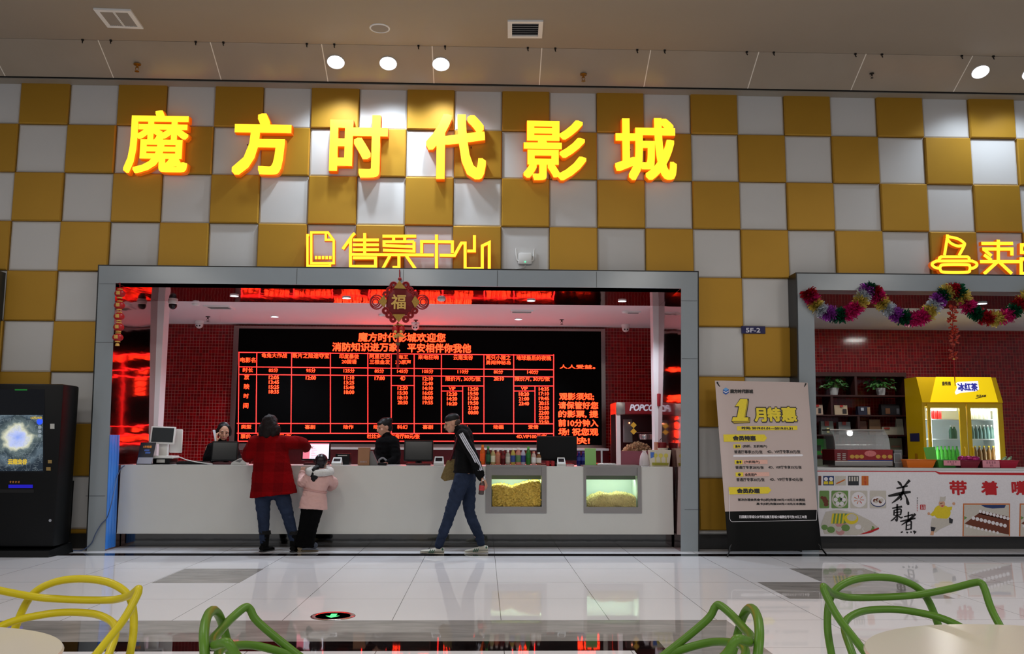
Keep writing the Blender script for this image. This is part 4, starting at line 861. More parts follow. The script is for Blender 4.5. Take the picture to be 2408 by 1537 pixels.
m = MB(); m.tube(spline(P, 6), .006, 6); o = m.build('power_cable', mat('blue_grey_cable', (70, 86, 120), .5), None, smooth=60); tag(o, 'blue-grey cable running from the floor by the kiosk over the left jamb to the counter', 'cable')
# ------------------------------------------------------------------ ticket kiosk at the left edge
KY, KX1, KX0 = -.80, at(150, 905, -.80).x, -4.95
kz = at(75, 902, KY).z; M_kb = mat('kiosk_black', (6, 7, 8), .4, spec=.25, vary=.1, scale=20)
t = thing('ticket_kiosk', 'tall black self-service ticket kiosk with a lit film poster screen', 'kiosk', ((KX0+KX1)/2, KY+.2, 0))
m = MB(); m.rbox(KX0, KX1, KY, KY+.40, .10, kz, .03); m.build('cabinet', M_kb, t, smooth=40)
m = MB(); q = at(115, 1309, -.87).x; m.raw([(KX0, KY-.09, 0), (q, KY-.09, 0), (KX1+.05, KY+.40, 0), (KX0, KY+.40, 0), (KX0, KY-.07, .07), (q, KY-.07, .07), (KX1+.02, KY+.40, .11), (KX0, KY+.40, .11)], [(0, 3, 2, 1), (4, 5, 6, 7), (0, 1, 5, 4), (1, 2, 6, 5), (2, 3, 7, 6), (3, 0, 4, 7)]); m.build('plinth', M_kb, t)
m = MB(); m.rbox(KX1-.02, at(164, 1130, KY+.4).x, KY+.38, KY+.46, .2, at(160, 1130, KY+.4).z, .01); m.build('rear_box', M_kb, t)
KF = Frame((0, KY-.003, 0), (1, 0, 0), (0, 0, 1), (0, -1, 0))
def kq(m, x0, y0, x1, y1, h=0.0, d=.003, mi=0):
    P = [KF.px(x, y) for x, y in ((x0, y1), (x1, y1), (x1, y0), (x0, y0))]; m.prism(P, KF.off(h), d, mi)
m = MB(); kq(m, -50, 915, 105, 1110); m.build('screen_glass', mat('kiosk_glass', (10, 10, 12), .05, spec=.6), t)
M_post = mat('poster_screen', (20, 30, 40), .3, emit=1.0); g = NT(M_post); X, Y_, Z = g.xyz()
cpt = at(42, 1028, KY); org = ORG[t.name]; cx_, cz_ = cpt.x-org.x, cpt.z-org.z
dx = g.math('MULTIPLY', g.math('SUBTRACT', X, cx_), 1.0); dz = g.math('MULTIPLY', g.math('SUBTRACT', Z, cz_), 1.15)
rad = g.math('SQRT', g.math('ADD', g.math('MULTIPLY', dx, dx), g.math('MULTIPLY', dz, dz)))
nz = g.noise(9, 6); nz2 = g.noise(22, 5)
rr_ = g.math('ADD', rad, g.math('MULTIPLY', g.math('SUBTRACT', nz, .5), .22))
rp = g.new('ShaderNodeValToRGB'); e = rp.color_ramp; e.elements[0].position = .0; e.elements[0].color = (.30, .42, .95, 1); e.elements[1].position = 1; e.elements[1].color = (.004, .008, .012, 1)
for p_, c_ in ((.09, (.55, .62, .95)), (.13, (.75, .75, .55)), (.18, (.12, .16, .16)), (.26, (.025, .04, .05)), (.32, (.10, .14, .17)), (.40, (.012, .02, .03))): q = e.elements.new(p_); q.color = (*c_, 1)
g.ln(rr_, rp.inputs[0]); vein = g.math('LESS_THAN', g.math('ABSOLUTE', g.math('SUBTRACT', nz2, .5)), .018)
g.ln(g.mix(g.math('MULTIPLY', vein, .28), rp.outputs[0], (.35, .42, .45)), g.b.inputs['Emission Color']); g.b.inputs['Emission Strength'].default_value = .95
m = MB(); kq(m, -50, 975, 101, 1107, .004); m.build('poster', M_post, t)
M_goldp = mat('gold_print_lit', (210, 180, 60), .4, emit=.5); m = MB(); px_text(m, '云南虫谷', KF.off(.006), 18, 1078, 64, 1092, bold=.008); px_text(m, '12月29日', KF.off(.006), 72, 979, 98, 985, bold=.003); m.build('lettering', M_goldp, t)
m = MB(); u, v = KF.px(94, 991); disc(m, KF.off(.006), u, v, .034); m.build('screen_button', mat('blue_button_lit', (40, 80, 230), .4, emit=.8), t)
for k in range(3): m = MB(); u, v = KF.px(94, 1004+k*10); disc(m, KF.off(.006), u, v, .02); m.build('screen_button', mat('grey_button_lit', (150, 165, 175), .4, emit=.3), t)
m = MB(); kq(m, 118.5, 996, 128, 1008, .006, .01); m.build('card_reader_slot', mat('slot_white', (190, 190, 184), .4), t)
m = MB(); kq(m, 113, 1081, 122, 1089, .003, .006); kq(m, 109, 1098, 119, 1106, .003, .006); m.build('symbol_plate', mat('brass_print', (150, 124, 70), .4), t)
m = MB(); kq(m, 20, 1139, 77, 1147, .002, .004); m.build('blue_light_bar', mat('blue_bar_lit', (20, 14, 160), .4, emit=.55, ecol=(26, 18, 190)), t)
m = MB(); px_scrawl(m, KF.off(.003), 21, 1130, 48, 1135, 4, 2); m.build('slot_caption', mat('orange_print', (235, 150, 60), .5), t)
m = MB(); kq(m, -5, 1150, 80, 1158, .0, .002); m.build('ticket_slot', mat('slot_black', (3, 3, 3), .6), t)
m = MB(); q = at(119, 1223, KY); m.tube([(q.x, KY-.012, q.z), (q.x, KY+.01, q.z)], .016, 10); m.build('lock', M_chrome, t, smooth=40)
m = MB(); kq(m, 35, 914.5, 64, 917.5, .003, .003); m.build('green_indicator', mat('green_ind', (20, 120, 40), .4, emit=.35), t)

# ------------------------------------------------------------------ tilted advertising banner on an X stand
BL, BR_, TR, TL = at(1713, 1296, -.72), at(1934, 1293, -.70), at(1900, 899, -.37), at(1682, 894, -.39)
u = ((BR_-BL)+(TR-TL)).normalized(); v = ((TL-BL)+(TR-BR_)); v = (v-u*v.dot(u)).normalized(); BN = u.cross(v)
BF2 = Frame((BL+BR_+TR+TL)/4, u, v, BN)
def onb(x, y, h=.0): q = BF2.px(x, y); return BF2.p(q[0], q[1], h)
t = thing('x_banner_stand', 'tilted advertising banner with a big yellow 1 and a black foot', 'banner', ((BL.x+BR_.x)/2, -.6, 0))
SPLIT = (1201, 1196)
def bpoly(m, pts, h=.001): m.prism([BF2.px(x, y) for x, y in pts], BF2.off(h), 0)
m = MB(); N = 14   # slightly wavy sheet
def sheet(y0l, y0r, y1l, y1r, xl0, xr0, xl1, xr1, nm, mt):
    m = MB(); vs = []; 
    for j in range(9):
        for i in range(N+1):
            a, b = i/N, j/8; x = (xl0+(xr0-xl0)*a)*(1-b)+(xl1+(xr1-xl1)*a)*b; y = (y0l+(y0r-y0l)*a)*(1-b)+(y1l+(y1r-y1l)*a)*b
            vs.append(onb(x, y, -.002 - .012*math.exp(-(a/.05)**2) - .008*math.exp(-((1-a)/.05)**2)))
    n = len(vs); vs += [p-BN*.003 for p in vs]; W_ = N+1
    fs = [(j*W_+i, (j+1)*W_+i, (j+1)*W_+i+1, j*W_+i+1) for j in range(8) for i in range(N)]; fs += [tuple(k+n for k in f[::-1]) for f in fs]
    m.raw(vs, fs); return m.build(nm, mt, t, smooth=60)
sheet(894, 899, 1202, 1198, 1682, 1900, 1706, 1923, 'banner_sheet', mat('banner_mauve', (196, 178, 172), .3, spec=.3))
sheet(1202, 1198, 1296, 1293, 1706, 1923, 1713, 1934, 'banner_foot_sheet', mat('banner_black', (6, 6, 6), .3, spec=.15))
M_pk = mat('banner_ink', (30, 26, 26), .5); M_yl = mat('banner_yellow', (232, 208, 40), .45); M_wh = mat('banner_white', (236, 232, 236), .45)
def cb(x, y): return (1660+x/3.493, 880+y/3.493)
BCOL = dict(yellow=(232, 208, 40), ink=(30, 26, 26), white=(236, 232, 236), salmon=(226, 176, 160), blue=(40, 84, 160), sky=(100, 160, 215), ochre=(176, 150, 36))
BP = Print(BCOL)
def bq(c, *pts, h=.001): bpoly(BP[c], [cb(*p) for p in pts], h)
def bt(c, s, x0, y0, x1, y1, bold=.003, h=.002, slant=0.0):
    a, b = cb(x0, y0), cb(x1, y1); px_text(BP[c], s, BF2, a[0], a[1], b[0], b[1], bold=bold, h=h, nb=6, slant=slant)
bq('blue', (162, 108), (188, 122), (188, 150), (164, 166), (140, 152), (140, 124)); bq('white', (142, 134), (164, 146), (188, 132), (188, 138), (164, 153), (142, 140), h=.0022); bq('sky', (162, 108), (188, 122), (164, 136), (140, 124), h=.0018); BP.build('emblem', t)
bt('ink', '魔方时代影城', 198, 122, 388, 156, .007); BP.build('cinema_name', t)
bq('ink', (234, 268), (280, 198), (352, 200), (354, 222), (334, 344), (364, 352), (362, 398), (232, 406), (208, 388), (218, 344), (250, 345), (264, 270)); bq('ochre', (340, 207), (349, 222), (326, 346), (318, 350), h=.0018); bq('ochre', (345, 384), (358, 354), (358, 394), (234, 402), (216, 386), h=.0018)
bq('yellow', (240, 262), (282, 203), (340, 203), (316, 352), (350, 352), (345, 382), (212, 382), (222, 350), (256, 350), (272, 262), h=.0024); BP.build('big_numeral', t)
for s, x0, x1, y0, y1 in (('月', 394, 498, 272, 392), ('特', 500, 618, 268, 390), ('惠', 616, 748, 264, 392)):
    bt('ink', s, x0-7, y0-7, x1+7, y1+7, .034, .0012); bt('yellow', s, x0+2, y0+2, x1-2, y1-2, .018, .0026)
BP.build('headline', t)
bq('yellow', (255, 425), (750, 422), (752, 455), (256, 460)); bt('ink', '时间: 2019.01.01—2019.01.31', 293, 430, 712, 454, .005); BP.build('date_bar', t)
bq('yellow', (143, 493), (480, 493), (502, 522), (480, 550), (147, 552)); bt('ink', '会员特惠', 220, 502, 410, 545, .009); BP.build('section_arrow', t)
bq('yellow', (225, 575), (286, 574), (288, 606), (227, 607)); bq('white', (225, 660), (790, 655), (800, 663), (790, 672), (225, 677)); bt('ink', '黑卡', 240, 580, 280, 602, .005); bt('ink', '(四折、五折用户)', 302, 578, 502, 604); bt('ink', '普通厅尊享25元/张', 232, 622, 465, 650, .002); bt('ink', '4D、VIP厅专享30元/张', 502, 620, 776, 648, .002); BP.build('price_block', t)
bq('yellow', (235, 703), (298, 702), (300, 736), (237, 737)); bq('salmon', (300, 702), (505, 700), (507, 734), (302, 736)); bt('ink', '金卡', 248, 708, 292, 732, .005); bt('ink', '(六折用户)', 314, 707, 440, 733); bt('ink', '普通厅专享28元/张', 242, 750, 475, 777, .002); bt('ink', '4D、VIP厅专享35元/张', 512, 748, 786, 776, .002); BP.build('price_block', t)
bq('yellow', (243, 805), (305, 804), (307, 838), (245, 839)); bq('salmon', (307, 804), (520, 802), (522, 836), (309, 838)); bt('ink', '非', 262, 811, 287, 834, .005); bt('ink', '会员用户', 320, 810, 416, 836); bt('ink', '普通厅专享30元/张', 250, 850, 482, 878, .002); bt('ink', '4D、VIP厅专享40元/张', 524, 848, 796, 876, .002); BP.build('price_block', t)
bq('yellow', (186, 925), (515, 923), (537, 950), (512, 978), (190, 985)); bt('ink', '会员办理', 254, 935, 443, 977, .009); BP.build('section_arrow', t)
bt('ink', '首次办理会员金卡(6折)充值100元+10元工本费起', 262, 1018, 815, 1044); bt('ink', '黑卡(5折)充值300元+10元工本费起', 415, 1053, 818, 1076); BP.build('terms_lettering', t)
bt('white', '扫描魔方影城公众号和加魔方影城小编微信号可免10元工本费', 273, 1156, 828, 1182, .0015)
for P_ in (((215, 1210), (908, 1196)), ((908, 1196), (912, 1110)), ((195, 1185), (190, 960)), ((195, 1185), (202, 1200), (215, 1210))): BP['white'].stroke([BF2.px(*cb(*p)) for p in P_], .004, BF2.off(.002), 0)
BP.build('footer_lettering', t)
for x, y in ((1687, 899), (1895, 902), (1717, 1292), (1929, 1288)):
    m = MB(); m.tube([onb(x, y, .003), onb(x, y, -.006)], .009, 8); m.build('eyelet', M_dark, t)
ctr = (BL+BR_+TR+TL)/4+Vector((0, .12, 0))
for a in (onb(1687, 899, -.010), onb(1895, 902, -.010), onb(1717, 1288, -.012), onb(1929, 1284, -.012)): m = MB(); m.tube([a, ctr], .009, 8); m.build('pole', M_dark, t, smooth=60)
m = MB(); m.tube([ctr, Vector((ctr.x, -.06, .008))], .009, 8); m.build('rear_leg', M_dark, t, smooth=60)
for a, b in ((onb(1717, 1288, -.010), at(1711, 1310, -.80)), (onb(1929, 1284, -.010), at(1943, 1305, -.60))): m = MB(); m.tube([a, Vector((b.x, b.y, .008))], .009, 8); m.build('foot', M_dark, t)

# ------------------------------------------------------------------ snack bar counter
SY = -.05; SCF = wallF(SY-.002); SX0, SX1 = 4.965, 9.2; ST = .972
def c8(x, y): return (1840+x/3.342, 860+y/3.342)
t = thing('snack_counter', 'white snack bar counter with printed food pictures and red lettering', 'counter', (7, .2, 0))
m = MB(); m.box(SX0, SX1, SY, SY+.04, .155, ST-.03); m.box(SX0, SX1, SY+.04, .6, .155, .19); m.box(SX0, SX1, .56, .6, .19, ST-.03); m.build('printed_front', mat('print_white', (226, 220, 218), .3, spec=.4), t)
m = MB(); m.rbox(SX0, SX1, SY-.012, .62, ST-.03, ST, .008); m.build('worktop', mat('worktop_white', (214, 216, 214), .3), t)
m = MB(); m.box(SX0, SX1, .05, .1, 0, .155); m.build('kick', M_plinth, t)
def sp(mb, pts, h=.0): mb.prism([SCF.px(*c8(x, y)) for x, y in pts], SCF.off(h), 0)
def sd(mb, x, y, r, h=.0, sv=1.0, n=18):
    u, v = SCF.px(*c8(x, y)); disc(mb, SCF.off(h), u, v, r/3.342/200*1.0, n, 0, sv)
def st(mb, s, x0, y0, x1, y1, bold=.004, h=.001, slant=0.0):
    a, b = c8(x0, y0), c8(x1, y1); px_text(mb, s, SCF, a[0], a[1], b[0], b[1], bold=bold, h=h, nb=8, slant=slant)
L = Print(dict(red=(196, 28, 36), ink=(22, 24, 34), white=(244, 242, 240), green=(112, 150, 80), pale=(206, 200, 190), brown=(112, 56, 36), navy=(40, 58, 110), yellow=(222, 190, 60), orange=(206, 110, 44), pink=(206, 150, 150), dark=(46, 46, 52), skin=(222, 170, 136)))
sp(L['red'], [(240, 829), (1200, 832), (1232, 852), (2300, 862), (2300, 842), (1240, 836), (1205, 826), (240, 823)])
L.build('red_stripe', t)
st(L['red'], '带', 1312, 900, 1450, 1016, .013); L.build('red_character', t); st(L['red'], '着', 1560, 902, 1694, 1016, .013); L.build('red_character', t); st(L['red'], '嘴', 1800, 902, 1935, 1016, .013)
L.build('red_character', t)
def brush(P, ws):                      # a brush stroke with its own swelling and taper
    Q = spline([(*SCF.px(*c8(x, y)), 0) for x, y in P], 6); W_ = lerp_list([w/3.342/200 for w in ws], 6); lft, rgt = [], []
    for i, p in enumerate(Q):
        a = Q[max(i-1, 0)]; b = Q[min(i+1, len(Q)-1)]; d = (b-a); d = d.normalized() if d.length else Vector((1, 0, 0)); n = Vector((-d.y, d.x, 0)); lft.append(p+n*W_[i]/2); rgt.append(p-n*W_[i]/2)
    for i in range(len(Q)-1): L['ink'].prism([tuple(rgt[i].xy), tuple(rgt[i+1].xy), tuple(lft[i+1].xy), tuple(lft[i].xy)], SCF.off(.001), 0)
for P, ws in ([[(905, 905), (925, 925), (938, 945)], [10, 22, 8]], [[(1000, 897), (975, 925), (950, 950)], [24, 16, 6]], [[(895, 962), (940, 952), (985, 942)], [10, 16, 10]], [[(832, 1022), (900, 1008), (960, 995), (1008, 990)], [14, 26, 24, 16]], [[(950, 945), (946, 990), (915, 1035), (860, 1078)], [18, 20, 22, 6]], [[(955, 1000), (975, 1035), (985, 1075), (992, 1092)], [8, 14, 26, 12]], [[(915, 1000), (935, 1040), (925, 1055)], [6, 14, 8]]): brush(P, ws)
for P, ws in ([[(862, 1118), (940, 1104)], [10, 16]], [[(878, 1132), (876, 1175)], [12, 12]], [[(878, 1134), (930, 1126), (928, 1168)], [9, 14, 12]], [[(882, 1152), (926, 1146)], [8, 8]], [[(880, 1174), (930, 1168)], [8, 8]], [[(902, 1085), (900, 1210), (885, 1202)], [14, 16, 8]], [[(895, 1180), (870, 1205), (850, 1218)], [10, 12, 5]], [[(910, 1178), (930, 1192), (945, 1186)], [8, 14, 10]]): brush(P, ws)
for P, ws in ([[(955, 1185), (1025, 1168)], [8, 14]], [[(990, 1145), (988, 1205)], [12, 12]], [[(925, 1222), (990, 1208), (1045, 1196)], [10, 16, 12]], [[(1045, 1162), (1000, 1205), (935, 1250)], [20, 18, 6]], [[(975, 1225), (972, 1290)], [12, 12]], [[(975, 1228), (1010, 1220), (1010, 1285)], [8, 14, 12]], [[(978, 1252), (1008, 1246)], [8, 8]], [[(976, 1286), (1010, 1280)], [9, 9]], [[(935, 1300), (940, 1310)], [14, 22]], [[(975, 1303), (985, 1312)], [10, 18]], [[(1005, 1302), (1015, 1308)], [8, 16]], [[(1030, 1295), (1046, 1312)], [10, 28]]): brush(P, ws)
L.build('black_calligraphy', t)
# pictures: packets, bowls, platter, cook, cake
for x0, x1, ks in ((282, 305, 'brown'), (320, 405, 'navy'), (412, 500, 'pale'), (515, 600, 'dark'), (622, 676, 'orange')):
    sp(L[ks], [(x0, 938), (x1, 938), (x1, 864), (x0, 864)])
    if ks == 'navy':
        for x in (342, 382): sd(L['white'], x, 888, 16, .0006); sp(L['yellow'], [(x-18, 930), (x+18, 930), (x+16, 906), (x-16, 906)], .0006)
    if ks == 'pale':
        for k in range(3): sp(L['orange'], [(420+k*14, 920-k*6), (470+k*10, 900-k*6), (474+k*10, 908-k*6), (424+k*14, 930-k*6)], .0006+k*.0001)
    if ks == 'dark':
        for k in range(4): sp(L['pale'], [(522+k*20, 905), (534+k*20, 905), (534+k*20, 870), (522+k*20, 870)], .0006)
    if ks == 'orange': px_scrawl(L['red'], SCF, *c8(640, 868), *c8(662, 898), 1, 5, .0008); px_scrawl(L['red'], SCF, *c8(640, 902), *c8(662, 932), 1, 6, .0008)
    L.build('packet_picture', t)
def tile_(cx0, cx1, bg): sp(L[bg], [(cx0, 1112), (cx0+6, 1118), (cx1-6, 1118), (cx1, 1112), (cx1, 985), (cx1-6, 979), (cx0+6, 979), (cx0, 985)])
tile_(290, 368, 'green'); rr = random.Random(2)
for k in range(9): sd(L['brown'], 310+rr.random()*40, 1030+rr.random()*60, 14, .0005+k*.0001)
L.build('food_picture', t); tile_(385, 517, 'green')
sd(L['pale'], 450, 1050, 64, .0005); sd(L['green'], 450, 1050, 52, .0008)
for k in range(6): sd(L['white'], 450+32*math.cos(k*1.05), 1050+36*math.sin(k*1.05), 17, .0012)
sd(L['dark'], 460, 1046, 10, .0016)
L.build('food_picture', t); tile_(534, 668, 'pale')
sd(L['white'], 600, 1050, 62, .0006)
for k in range(18): a = k*.9; sp(L['orange' if k % 3 else 'red'], [(600+8*math.cos(a), 1050+8*math.sin(a)), (600+40*math.cos(a), 1050+34*math.sin(a)), (600+41*math.cos(a+.14), 1050+35*math.sin(a+.14)), (600+9*math.cos(a+.3), 1050+9*math.sin(a+.3))], .0010+k*.00002)
L.build('food_picture', t); tile_(686, 816, 'pale')
sd(L['navy'], 752, 1066, 62, .0006, .7); sd(L['white'], 752, 1062, 58, .0009, .68)
for k in range(6): sd(L['pale' if k % 2 else 'brown'], 725+k*11, 1058+8*math.sin(k*2), 14, .0012+k*.0001)
L.build('food_picture', t)
sp(L['pale'], [(300, 1250), (330, 1320), (580, 1330), (700, 1295), (755, 1270), (690, 1215), (560, 1150), (430, 1130), (340, 1145)], .0003)
for k in range(16):
    x = 320+rr.random()*380; y = 1235+rr.random()*70-(x-320)*.02; sd(L[('pink', 'green', 'white', 'pale')[k % 4]], x, y, 22+rr.random()*14, .0006+k*.00008, .8)
for k in range(8): x = 380+k*14; sp(L['green' if k % 2 else 'yellow'], [(x, 1240), (x+20, 1236), (x+34, 1160), (x+12, 1158)], .0020+k*.00004)
sd(L['yellow'], 540, 1200, 58, .0024, .75); sd(L['pale'], 545, 1190, 40, .0027, .7)
sp(L['red'], [(600, 1325), (756, 1268), (760, 1280), (690, 1312)], .003)
L.build('platter_picture', t)
sp(L['red'], [(1082, 1128), (1124, 1128), (1124, 1090), (1082, 1090)]); px_scrawl(L['white'], SCF, *c8(1087, 1094), *c8(1119, 1124), 2, 7, .0008)
for k, s in enumerate('好味有食品堂'): px_scrawl(L['ink' if k < 3 else 'red'], SCF, *c8(1053, 1032+k*19), *c8(1067, 1046+k*19), 1, k, .0006)
L.build('seal_print', t)
# the printed cook
sd(L['yellow'], 1255, 1150, 70, .0006, .85); sp(L['yellow'], [(1160, 1168), (1210, 1115), (1240, 1150), (1180, 1182)], .0008); sp(L['yellow'], [(1280, 1110), (1335, 1105), (1330, 1130), (1295, 1150)], .0008)
sd(L['skin'], 1253, 1083, 26, .0012, 1.1); sp(L['pale'], [(1234, 1068), (1278, 1062), (1284, 1022), (1262, 1032), (1240, 1026)], .0016); sd(L['skin'], 1150, 1160, 11, .0012); sd(L['skin'], 1346, 1082, 12, .0012)
sp(L['pale'], [(1175, 1195), (1310, 1200), (1330, 1240), (1240, 1280), (1200, 1310), (1165, 1260)], .001); sp(L['dark'], [(1308, 1190), (1340, 1205), (1335, 1238), (1310, 1235)], .0014); sp(L['dark'], [(1165, 1262), (1205, 1270), (1190, 1300), (1168, 1296)], .0014); sp(L['skin'], [(1160, 1328), (1170, 1298), (1192, 1300), (1186, 1330)], .0012)
sp(L['ink'], [(1238, 1080), (1258, 1074), (1258, 1078), (1240, 1084)], .0016); sp(L['red'], [(1246, 1098), (1266, 1094), (1262, 1104), (1250, 1106)], .0016)
L.build('cook_picture', t)
# framed cake pictures
for ox in (0, 445):
    sp(L['orange'], [(1415+ox, 1338), (1788+ox, 1338), (1788+ox, 1080), (1420+ox, 1080)]); sp(L['pale'], [(1424+ox, 1335), (1780+ox, 1335), (1780+ox, 1090), (1428+ox, 1090)], .0004); sp(L['navy'], [(1560+ox, 1092), (1755+ox, 1092), (1745+ox, 1115), (1650+ox, 1120), (1590+ox, 1110)], .0008); sp(L['green'], [(1428+ox, 1180), (1452+ox, 1190), (1428+ox, 1210)], .0008)
    sp(L['brown'], [(1430+ox, 1238), (1545+ox, 1155), (1780+ox, 1210), (1780+ox, 1325), (1600+ox, 1290)], .0010); sp(L['brown'], [(1540+ox, 1160), (1560+ox, 1135), (1780+ox, 1185), (1778+ox, 1215)], .0010)
    for k in range(9): sd(L['white'], 1500+ox+k*31, 1195+k*7.5, 15, .0015+k*.00003); sd(L['white'], 1555+ox+k*27, 1142+k*7, 13, .0015+k*.00003); sd(L['white'], 1450+ox+k*30, 1258+k*6.5, 11, .0015+k*.00003)
    L.build('cake_picture', t)
# ------------------------------------------------------------------ snack bar back wall shelf
HY = 3.05; M_wood = mat('dark_red_wood', (62, 30, 28), .4, vary=.2, scale=5, stretch=(1, 1, 12))
def c8w(x, y, Y=HY): return at(*c8(x, y), Y)
hx0, hx1 = 4.975, c8w(985, 300).x; zz = [c8w(600, y).z for y in (50, 82, 235, 390, 546, 706)]
t = thing('wall_shelf_unit', 'dark red wooden shelf unit with plants and packages behind the snack counter', 'shelf', ((hx0+hx1)/2, HY+.15, 0))
m = MB(); m.box(hx0, hx1, HY, HY+.36, zz[1], zz[0]); m.build('top_board', M_wood, t)
for z in zz[2:]: m = MB(); m.box(hx0, hx1, HY, HY+.36, z-.012, z+.012); m.build('shelf_board', M_wood, t)
for x, a, b in ((585, 1, 2), (390, 2, 3), (595, 3, 4), (400, 4, 5)): q = c8w(x, 300).x; m = MB(); m.box(q-.018, q+.018, HY+.005, HY+.36, zz[b], zz[a]); m.build('divider', M_wood, t)
m = MB(); m.box(hx1-.03, hx1, HY, HY+.36, 0, zz[1]); m.build('side_panel', M_wood, t); m = MB(); m.box(hx0, hx0+.03, HY, HY+.36, 0, zz[1]); m.build('side_panel', M_wood, t)
m = MB(); m.box(hx0, hx1, HY+.03, HY+.36, 0, zz[5]-.25); m.build('lower_cabinet', M_wood, t)
M_leaf = mat('leaf_green', (62, 112, 52), .4, vary=.35, scale=14); M_pot = mat('white_pot', (200, 202, 204), .4)
def plant(xc, label, wid, hgt, seed):
    q = c8w(xc, 235, HY+.14); z = zz[2]+.012; rnd = random.Random(seed); t = thing('potted_plant', label, 'plant', (q.x, HY+.14, z), 'potted plants on the shelf')
    m = MB(); m.lathe([(.001, 0), (.055, 0), (.075, .10), (.08, .12), (.07, .12), (.001, .105)], (q.x, HY+.14, z), 16); m.build('pot', M_pot, t, smooth=40)
    m = MB(); s_ = MB()
    for _ in range(70):
        a = rnd.random()*2*PI; el = rnd.uniform(-.2, 1.2); R_ = rnd.uniform(.35, 1)
        p = Vector((q.x+math.cos(a)*math.cos(el)*wid*R_, HY+.14+math.sin(a)*math.cos(el)*.13*R_, z+.13+max(-.02, math.sin(el)*hgt*R_)))
        d = Vector((math.cos(a), math.sin(a)*.6, rnd.uniform(-.7, .1))).normalized(); w = d.cross(Vector((rnd.uniform(-.3, .3), rnd.uniform(-.8, -.2), 1))).normalized(); l = rnd.uniform(.045, .075)
        b = w.cross(d)*.01
        m.raw([p, p+d*l*.35+w*l*.42+b, p+d*l*.8+w*l*.28, p+d*l*1.25-b, p+d*l*.8-w*l*.28, p+d*l*.35-w*l*.42+b, p+d*l*.5-b], [(0, 6, 1), (1, 6, 2), (2, 6, 3), (3, 6, 4), (4, 6, 5), (5, 6, 0)])
        if _ % 4 == 0: s_.tube([(q.x, HY+.14, z+.1), (q.x*.5+p.x*.5, (HY+.14+p.y)/2, p.z*.5+(z+.17)*.5), p], .0035, 5)
    m.build('leaves', M_leaf, t); s_.build('stems', mat('stem_green', (90, 120, 60), .5), t)
plant(405, 'leafy plant in a white pot on the top shelf, left one by the grey portal', .22, .22, 1); plant(775, 'wider leafy plant on the top shelf, right one by the yellow fridge', .25, .20, 2)
def pack(x0, y0, x1, y1, zb, label, col, bits=(), name='package', tap=0.0, group='packages on the wall shelf'):
    a = c8w(x0, y1, HY+.10); b = c8w(x1, y0, HY+.10); z = zb+.013; zt = max(b.z, z+.05); t = thing(name, label, 'package', ((a.x+b.x)/2, HY+.16, z), group)
    w = b.x-a.x; m = MB(); m.raw([(a.x, HY+.10, z), (b.x, HY+.10, z), (b.x, HY+.22, z), (a.x, HY+.22, z), (a.x+w*tap, HY+.12, zt), (b.x-w*tap, HY+.12, zt), (b.x-w*tap, HY+.20-.06*(tap > 0), zt), (a.x+w*tap, HY+.20-.06*(tap > 0), zt)], [(0, 3, 2, 1), (4, 5, 6, 7), (0, 1, 5, 4), (1, 2, 6, 5), (2, 3, 7, 6), (3, 0, 4, 7)])
    m.build('carton' if tap == 0 else 'pouch', mat('pack_%d_%d_%d' % col, col, .5, vary=.05), t)
    for k, (u0, v0, u1, v1, c) in enumerate(bits):
        m = MB(); F = Frame((a.x, HY+.0975, z), (1, 0, 0), (0, .02/(zt-z) if tap else 0, 1)); h = zt-z; m.prism([(w*u0, h*v0), (w*u1, h*v0), (w*u1, h*v1), (w*u0, h*v1)], F, 0); m.build('print_block', mat('pkprint_%d_%d_%d' % c, c, .5), t)
pack(252, 305, 318, 386, zz[3], 'cream carton with a red tab and a black drawing, leftmost on the second shelf', (206, 180, 158), ((.2, .8, .55, 1, (180, 40, 36)), (.45, .15, .75, .65, (50, 46, 52))))
pack(412, 308, 512, 386, zz[3], 'cream carton with a red tab, right of the divider on the second shelf', (200, 178, 150), ((.4, .8, .65, 1, (180, 40, 36)), (.6, .12, .9, .6, (60, 54, 54))))
pack(598, 318, 690, 382, zz[3], 'navy carton with a pale label on the second shelf', (26, 30, 56), ((.2, .5, .45, .85, (190, 200, 214)), (.74, .05, .97, .9, (170, 140, 110))))
pack(782, 300, 922, 380, zz[3], 'wide black carton with a brown label at the right of the second shelf', (20, 20, 26), ((.2, .1, .45, .62, (120, 80, 56)), (.8, .1, .95, .6, (90, 90, 96))))
pack(308, 434, 402, 543, zz[4], 'grey-green carton with a lamp drawing on the third shelf', (118, 126, 120), ((.28, .65, .62, 1, (150, 46, 40)), (.42, .12, .62, .5, (230, 226, 160))))
pack(446, 440, 536, 545, zz[4], 'grey carton with a red tab behind the food warmer', (122, 126, 128), ((.3, .75, .6, 1, (150, 46, 40)),))
pack(606, 432, 668, 544, zz[4], 'narrow brown pouch right of the shelf divider', (92, 56, 44), (), 'pouch_bag', .1); pack(686, 420, 775, 544, zz[4], 'tan paper pouch on the third shelf', (122, 92, 66), (), 'pouch_bag', .06)
pack(788, 478, 900, 542, zz[4], 'low cream carton with a red strip on the third shelf', (186, 180, 160), ((.1, .7, .5, .9, (170, 60, 50)),)); pack(902, 414, 950, 542, zz[4], 'tall cream pouch at the right end of the third shelf', (176, 178, 158), (), 'pouch_bag', .04)
pack(250, 572, 346, 700, zz[5], 'bright green snack pouch on the fourth shelf beside the food warmer', (42, 132, 40), ((.15, .25, .55, .6, (40, 40, 30)), (.55, .1, .9, .25, (180, 60, 50))), 'pouch_bag', .04)
